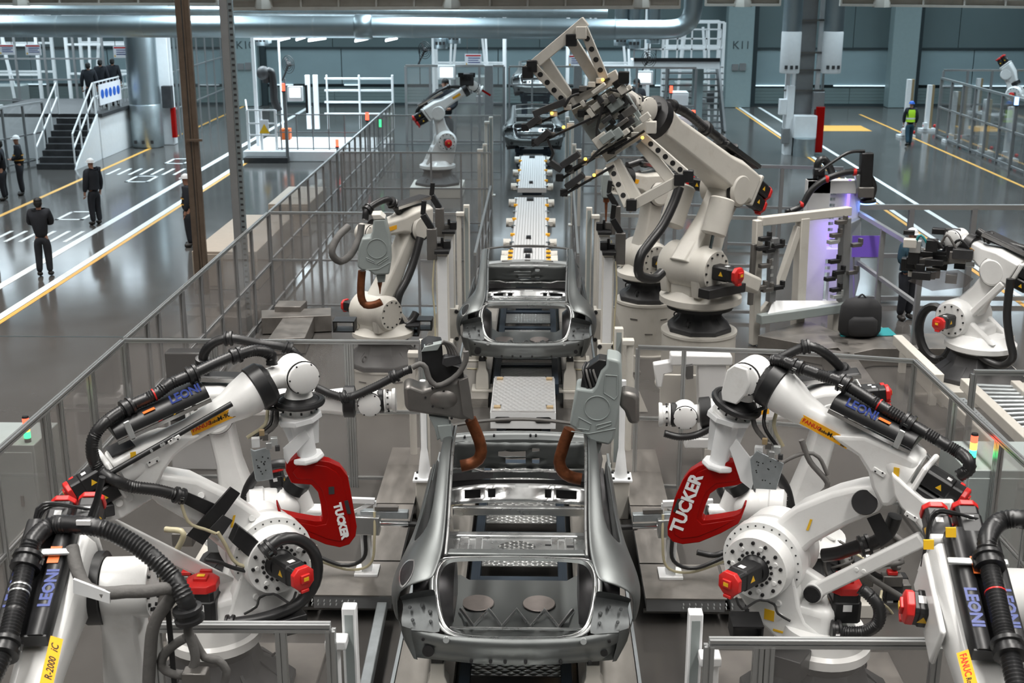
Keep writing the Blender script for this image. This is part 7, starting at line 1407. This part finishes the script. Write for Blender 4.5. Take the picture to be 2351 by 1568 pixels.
for z in (.5, .9, 1.35): MB().beam((aty(570, 300, 43).x, 43, bz + z), (aty(634, 300, 43).x, 43, bz + z), .05, .05).build('rail', 'cleanwhite', t); MB().beam((aty(570, 300, 43).x, 43, bz + z), (aty(575, 300, 47).x, 46.5, bz + z), .05, .05).build('rail', 'cleanwhite', t)
for z in (.05, .6, 1.2): MB().beam((aty(634, 300, 43).x, 43, bz + z), (-5.5, 43, bz + z), .035, .035).build('rail', 'postgrey', t)
for k in range(7): x = aty(645, 300, 43).x + k*.55; MB().b2((x - .02, 42.98, bz), (x + .02, 43.02, bz + 1.2)).build('rail_post', 'postgrey', t)
wpx(583, 85, 590, 340, 44, 'mast', th=.12); wpx(641, 90, 650, 330, 46, 'mast', th=.14); wpx(585, 85, 645, 92, 45, 'boom'); wpx(655, 180, 662, 372, 42.4, 'mast', 'postgrey', .08)
wpx(660, 198, 696, 232, 43.6, 'control_panel', 'cleanwhite', .25); wpx(664, 202, 690, 224, 43.46, 'display', 'screen', .03); wpx(700, 195, 708, 260, 43.8, 'arm_post', 'black', .1)
wpx(645, 295, 668, 320, 43.4, 'robot_base', 'orange', .4); wpx(596, 275, 618, 308, 42.9, 'warning_board', 'paper', .03)
a = aty(607, 298, 42.86); MB().add([a + V((-.18, 0, -.12)), a + V((.18, 0, -.12)), a + V((0, 0, .2))], [(0, 1, 2)]).build('warning_mark', 'yellow', t, smooth=0)
hose(t, [aty(u, v, 44.5) for u, v in ((612, 190), (612, 170), (622, 165), (628, 200), (630, 230), (640, 255))], .14, False, name='extract_hose'); MB().ball(aty(605, 168, 44.5), .25, 12, 8).build('hose_joint', 'charcoal', t)
for k in range(4): wpx(745, 178 + 27*k, 900, 183 + 27*k, 46, 'rack_rail', th=.08)
for u in (700, 718, 748, 822, 898): wpx(u, 172, u + (16 if u < 730 else 8), 296, 46, 'rack_post', th=.16)
wpx(612, 86, 620, 100, 45.5, 'hood', 'duct', .6)
for u0, u1, v, od in ((640, 665, 90, 'first'), (680, 700, 89, 'second'), (708, 748, 91, 'third'), (815, 845, 92, 'fourth'), (885, 912, 91, 'fifth')):
    a, b = aty(u0, v + 3, 47), aty(u1, v - 3, 47); t_ = thing('strip_lamp', (a + b)/2, 'glowing strip lamp under the long duct, %s from the left' % od, 'lamp', 'strip lamps over the loading station'); MB().beam(a, b, .14, .06).build('tube', 'lamp_white', t_); MB().beam(a + V((0, 0, .06)), b + V((0, 0, .06)), .16, .05).build('housing', 'cleanwhite', t_)
    for f_ in (.2, .8): q = a + (b - a)*f_; MB().b2((q.x - .012, 46.99, q.z + .06), (q.x + .012, 47.01, 12)).build('rod', 'gunmetal', t_)
for lx, ly, en in ((-9.5, 45.5, 420), (-20, 48.5, 220), (1, 52, 220)):  # fill lights; the far left one is added to brighten the machines there
    la = bpy.data.lights.new('background_fill', 'AREA'); la.energy = en; la.color = (.8, .93, 1); la.shape = 'RECTANGLE'; la.size = 7; la.size_y = 2.5; lo = bpy.data.objects.new('background_fill', la); COL.objects.link(lo); lo.location = (lx, ly, 4.6)
def beacon(u, v, Y, m, label, s=.1): p = aty(u, v, Y); o = MB().b2((p.x - s*.5, Y - s*.5, p.z - s*1.2), (p.x + s*.5, Y + s*.5, p.z + s*1.2)).build('lens', m, None); bt = thing('signal_lamp', (p.x, Y, p.z), label, 'signal lamp', 'small signal lamps'); bpy.data.objects.remove(o); MB().b2((p.x - s*.5, Y - s*.5, p.z - s*1.2), (p.x + s*.5, Y + s*.5, p.z + s*1.2)).build('lens', m, bt); MB().b2((p.x - s*.6, Y - s*.6, p.z - s*1.6), (p.x + s*.6, Y + s*.6, p.z - s*1.2)).build('base', 'charcoal', bt); MB().b2((p.x - .03, Y - .03, 0), (p.x + .03, Y + .03, p.z - s*1.6)).build('pole', 'postgrey', bt)
for u, v, Y, m, lab in ((651, 200, 42.4, 'lamp_red', 'red signal lamp by the loading station screen'), (843, 267, 42.2, 'lamp_red', 'red signal lamp on the left of the far fence'), (774, 328, 42.2, 'lamp_red', 'red signal lamp low beside the loading station'), (873, 283, 42.2, 'lamp_green', 'green signal lamp on the far fence'), (1592, 262, 40, 'lamp_red', 'red signal lamp right of the gripper arm'), (2334, 232, 40, 'lamp_blue', 'blue signal lamp at the right edge'), (1541, 205, 46, 'lamp_red', 'small red signal lamp behind the masked people')): beacon(u, v, Y, m, lab)
# far left robot
PL10 = Pl(-2.95, 36.2, 12)
r2000(PL10, .3, (1022, 322), (1003, 258), (1085, 196), 'white robot far down the line on the left, arm raised to the right', s=1.25, motor_side=1, group='white robots in the distance', tool=(1110, 212), hosep=[(1060, 200, 0), (1030, 200, 0), (1000, 215, 0), (975, 235, 0), (958, 255, 0), (962, 275, 0)])
tg = thing('weld_gun', PL10.p(1085, 190), 'dark weld gun with a red rod on the far left robot', 'weld gun', 'weld guns in the distance'); MB().box(PL10.p(1072, 182), (.4, .3, .35)).build('housing', 'charcoal', tg, bevel=.03); MB().beam(PL10.p(1092, 198), PL10.p(1126, 219), .06, .06).build('rod', 'red', tg)
for k in range(4): MB().box(PL10.p(1058 + 9*k, 172 + 4*(k % 3), .1), (.15, .12, .12)).build('valve_block', 'black', tg)
# far right robot
PL12 = Pl(20.6, 45.0, 150)
r2000(PL12, .3, (2330, 215), (2312, 170), (2345, 215) if False else (2338, 205), 'small white robot with red caps at the top right edge', s=1.2, motor_side=1, group='white robots in the distance')
# ================================================================ far fences around the middle
fence((-4.9, 46.5), (-1.3, 46.5), 'tall clear fence behind the far left robot', n=4, w=.09, group=G, h=2.95, mid=(1.6, .2)); fence((-1.1, 46.2), (1.4, 46.2), 'tall clear fence in front of the farthest car', n=3, w=.07, group=G, h=2.95, pane='paneclear', mid=(1.0, 2.3)); fence((1.4, 46.0), (5.6, 45.6), 'tall clear fence in front of the masked people', n=4, w=.08, group=G, h=2.95, pane='paneclear', mid=(1.6, .2))
for u, Y, lab in ((1122, 45.8, 'grey tall door post left of the far car'), (1327, 45.8, 'grey tall door post right of the far car')): p = aty(u, 150, Y); one('door_post', MB().b2((p.x - .15, Y - .15, 0), (p.x + .15, Y + .15, p.z)), 'postgrey', lab, 'post', 'grey door posts', bevel=.01)
mesh_station(-3.0, 54, 3.0, 4.9, 'white portal frame left of the farthest car'); mesh_station(2.9, 54, 3.4, 4.9, 'white portal frame behind the gripper'); mesh_station(6.6, 54.5, 2.4, 4.2, 'white portal frame under the far gallery')
for u0, u1, v0, v1, Y, lab in ((1010, 1040, 155, 178, 45.5, 'glowing screen beside the far left robot'), (1465, 1494, 168, 190, 46.8, 'glowing screen right of the masked people')):
    a, b = aty(u0, v0, Y), aty(u1, v1, Y); s_ = thing('control_screen', (a.x, Y, 0), lab, 'screen', 'glowing control screens'); MB().b2((a.x - .08, Y + .02, b.z - .08), (b.x + .08, Y + .15, a.z + .08)).build('housing', 'cleanwhite', s_, bevel=.02); MB().b2((a.x, Y, b.z), (b.x, Y + .03, a.z)).build('display', 'screen', s_); MB().b2(((a.x + b.x)/2 - .06, Y + .05, 0), ((a.x + b.x)/2 + .06, Y + .15, b.z)).build('pole', 'cleanwhite', s_)
def fan(u, v, Y, label):
    p = aty(u, v, Y); t = thing('wall_fan', p, label, 'fan', 'black fans'); x, y = V((.8, -.6, 0)).normalized(), V((0, 0, 1)); 
    for k in range(3): r = .32 - .08*k; mb = MB(); mb.tube([p + x*(r*math.cos(a)) + y*(r*math.sin(a)) for a in [2*math.pi*i/16 for i in range(17)]], .012, 5); mb.build('guard_ring', 'black', t)
    for k in range(3): a = 2.1*k; MB().beam(p, p + x*(.28*math.cos(a)) + y*(.28*math.sin(a)), .1, .02).build('blade', 'charcoal', t)
    MB().ball(p + V((0, .1, 0)), .1, 10, 6).build('motor', 'black', t); MB().beam(p + V((0, .15, 0)), p + V((-.3, .2, -.6)), .05, .05).build('arm', 'black', t); return t
fan(662, 148, 46, 'black fan beside the loading station mast'); fan(1490, 135, 48, 'black fan under the far gallery'); fan(975, 115, 48, 'black fan above the far left robot')
# gallery with stairs at the right back
t = thing('gallery', atz(1600, 300, 0), 'white railed gallery on a post with stairs in front of the back wall', 'gallery'); Yg = 50.; a, b = aty(1455, 158, Yg), aty(1652, 158, Yg); MB().b2((a.x, Yg, a.z), (b.x, Yg + 2, a.z + .28)).build('deck', 'cleanwhite', t); MB().b2((a.x, Yg - .05, a.z + .28), (b.x, Yg, a.z + .42)).build('kick_plate', 'black', t)
for k in range(7): x = a.x + (b.x - a.x)*k/6; MB().b2((x - .03, Yg, a.z + .28), (x + .03, Yg + .06, a.z + 1.5)).build('rail_post', 'cleanwhite', t)
for z in (.75, 1.15, 1.5): MB().b2((a.x, Yg, a.z + z - .03), (b.x, Yg + .06, a.z + z + .03)).build('rail', 'cleanwhite', t)
q = aty(1607, 200, Yg); MB().b2((q.x - .2, Yg + .6, 0), (q.x + .2, Yg + 1, a.z)).build('post', 'wallcol', t)
for k in range(11): MB().b2((q.x - 1.3, Yg + 1.2 + .1*k, a.z*(k + .5)/11), (q.x + 1.2 - .0*k, Yg + 1.5 + .1*k, a.z*(k + .5)/11 + .05)).build('step', 'postgrey', t)
for dx in (-1.3, 1.2): MB().beam((q.x + dx, Yg + 1.2, 0), (q.x + dx*.8, Yg + 2.2, a.z), .1, .3).build('stringer', 'postgrey', t)
for u0, u1, v0, v1, Y, lab in ((1540, 1575, 210, 290, 47.5, 'white electrical cabinet below the gallery'), (1545, 1590, 262, 330, 41, 'white railed stand right of the gripper arm')): a, b = aty(u0, v0, Y), aty(u1, v1, Y); cabinet(V(((a.x + b.x)/2, Y, 0)), b.x - a.x, .8, a.z, lab)
# overhead status board
a, b = aty(532, 12, 52), aty(640, 46, 52); t = thing('status_board', (a.x, 52, b.z), 'dark hanging status board with small coloured readouts', 'display'); MB().b2((a.x, 52, b.z), (b.x, 52.2, a.z)).build('case', 'navyframe', t)
for u0, u1, v0, v1, m in ((536, 545, 12, 20, 'screen'), (548, 570, 14, 18, 'screen'), (612, 636, 14, 20, 'screen'), (538, 550, 32, 36, 'screen'), (540, 548, 37, 42, 'lamp_green'), (592, 606, 31, 37, 'lamp_red')): p, q = aty(u0, v0, 51.95), aty(u1, v1, 51.95); MB().b2((p.x, 51.95, q.z), (q.x, 51.99, p.z)).build('readout', m, t)
for x in (a.x + .3, b.x - .3): MB().b2((x - .03, 52.1, a.z), (x + .03, 52.16, 12)).build('hanger', 'gunmetal', t)
# ================================================================ far right enclosure
fence((15.6, 49.5), (24, 49.5), 'far clear fence at the back of the right enclosure', n=9, w=.08, group='fences on the far right', pane='paneclear', h=2.6, mid=(1.3, .1)); fence((15.55, 49.5), (15.5, 36), 'clear fence along the right aisle enclosure', n=10, w=.08, group='fences on the far right', pane='paneclear', h=2.3, mid=(1.2, .1)); fence((16.5, 43), (24, 43), 'middle clear fence inside the right enclosure', n=7, w=.08, group='fences on the far right', pane='paneclear', h=2.5, mid=(1.2, .1))
for k, (u, v0, v1) in enumerate(((2086, 182, 315), (2135, 195, 300), (2192, 210, 326), (2262, 228, 352), (2318, 245, 370), (2248, 180, 260))):
    p = atz(u - 6, v1, 0); q = aty(u, v0, p.y); t = thing('light_curtain_post', (p.x, p.y, 0), 'cream and yellow curtain post in the right enclosure, %s' % ('first from the hi-vis worker', 'second from the hi-vis worker', 'third from the hi-vis worker', 'fourth from the hi-vis worker', 'fifth from the hi-vis worker', 'standing alone at the back')[k], 'post', 'curtain posts in the right enclosure'); MB().b2((p.x - .14, p.y - .1, .1), (p.x + .02, p.y + .1, q.z)).build('housing', 'cleanwhite', t); MB().b2((p.x + .02, p.y - .1, .1), (p.x + .12, p.y + .08, q.z)).build('window_strip', 'cardboard', t)
    MB().b2((p.x - .35, p.y - .25, 0), (p.x + .3, p.y + .2, .1)).build('foot', 'cleanwhite', t); MB().b2((p.x - .25, p.y - .3, .1), (p.x - .1, p.y - .1, .35)).build('foot_bracket', 'cleanwhite', t)
    for s in (-.2, .22): MB().ball((p.x + s, p.y - .2, .22), .07, 8, 6).build('stop_knob', 'redcap', t)
random.seed(21)
for k, (px_, py_) in enumerate(((16.6, 46.5), (17.6, 42.0), (19.0, 47.5), (18.4, 39.0), (20.4, 41.0), (22.4, 45.0), (21.2, 38.0))):
    p = V((px_, py_, 0)); t = thing('machine_unit', p, 'grey and white machine unit inside the right enclosure, %s from the left' % ('first', 'second', 'third', 'fourth', 'fifth', 'sixth', 'seventh')[k], 'machine', 'machine units in the right enclosure'); sx, sy, h_ = random.uniform(.8, 1.8), random.uniform(.6, 1.2), random.uniform(.6, 1.5)
    for i in (-1, 1):
        for j in (-1, 1): MB().b2((p.x + i*sx/2 - .05, p.y + j*sy/2 - .05, 0), (p.x + i*sx/2 + .05, p.y + j*sy/2 + .05, h_)).build('leg', random.choice(('postgrey', 'cleanwhite')), t)
    MB().b2((p.x - sx/2, p.y - sy/2, h_*.55), (p.x + sx/2, p.y + sy/2, h_*.65)).build('bed', 'shieldgrey', t); MB().b2((p.x - sx/2, p.y - sy/2, h_), (p.x + sx/2, p.y + sy/2, h_ + .08)).build('top', 'lineorange' if k == 2 else 'postgrey', t)
    for i in range(4): c = p + V((random.uniform(-sx, sx)*.4, random.uniform(-sy, sy)*.4, h_*.75 + random.uniform(0, .5))); MB().box(c, (random.uniform(.1, .4), random.uniform(.1, .3), random.uniform(.1, .4))).build('tool_block', random.choice(('cleanwhite', 'charcoal', 'postgrey', 'tin')), t, bevel=.01)
# clutter of the middle left cell floor: galvanised trays and small machines
t = thing('cable_duct', atz(660, 745, .3), 'galvanised stepped cable duct behind the left cross fence', 'cable duct', 'steel topped cable ducts on the floor')
for pts, z in (([(615, 778), (700, 775), (725, 718), (658, 718)], .3), ([(640, 690), (705, 690), (690, 704), (630, 704)], .42), ([(600, 712), (760, 706), (760, 724), (600, 730)], .32)): MB().prism([atz(u, v, z) for u, v in pts], V((0, 0, -z + .02))).build('cover_plate', 'plate', t, bevel=.008)
# screen panel trolley in the left cross fence cell
p = atz(345, 985, 0); t = thing('control_cabinet', (-4.4, 15.2, 0), 'dark screened trolley just behind the left cross fence', 'cabinet', 'control cabinets'); MB().b2((-4.75, 15.0, 0), (-4.15, 15.5, 1.0)).build('body', 'cleanwhite', t, bevel=.02); MB().b2((-4.72, 14.97, 1.05), (-4.18, 15.2, 1.6)).build('monitor', 'black', t, bevel=.02); MB().b2((-4.7, 14.95, .5), (-4.2, 15.0, .9)).build('keyboard_tray', 'charcoal', t)
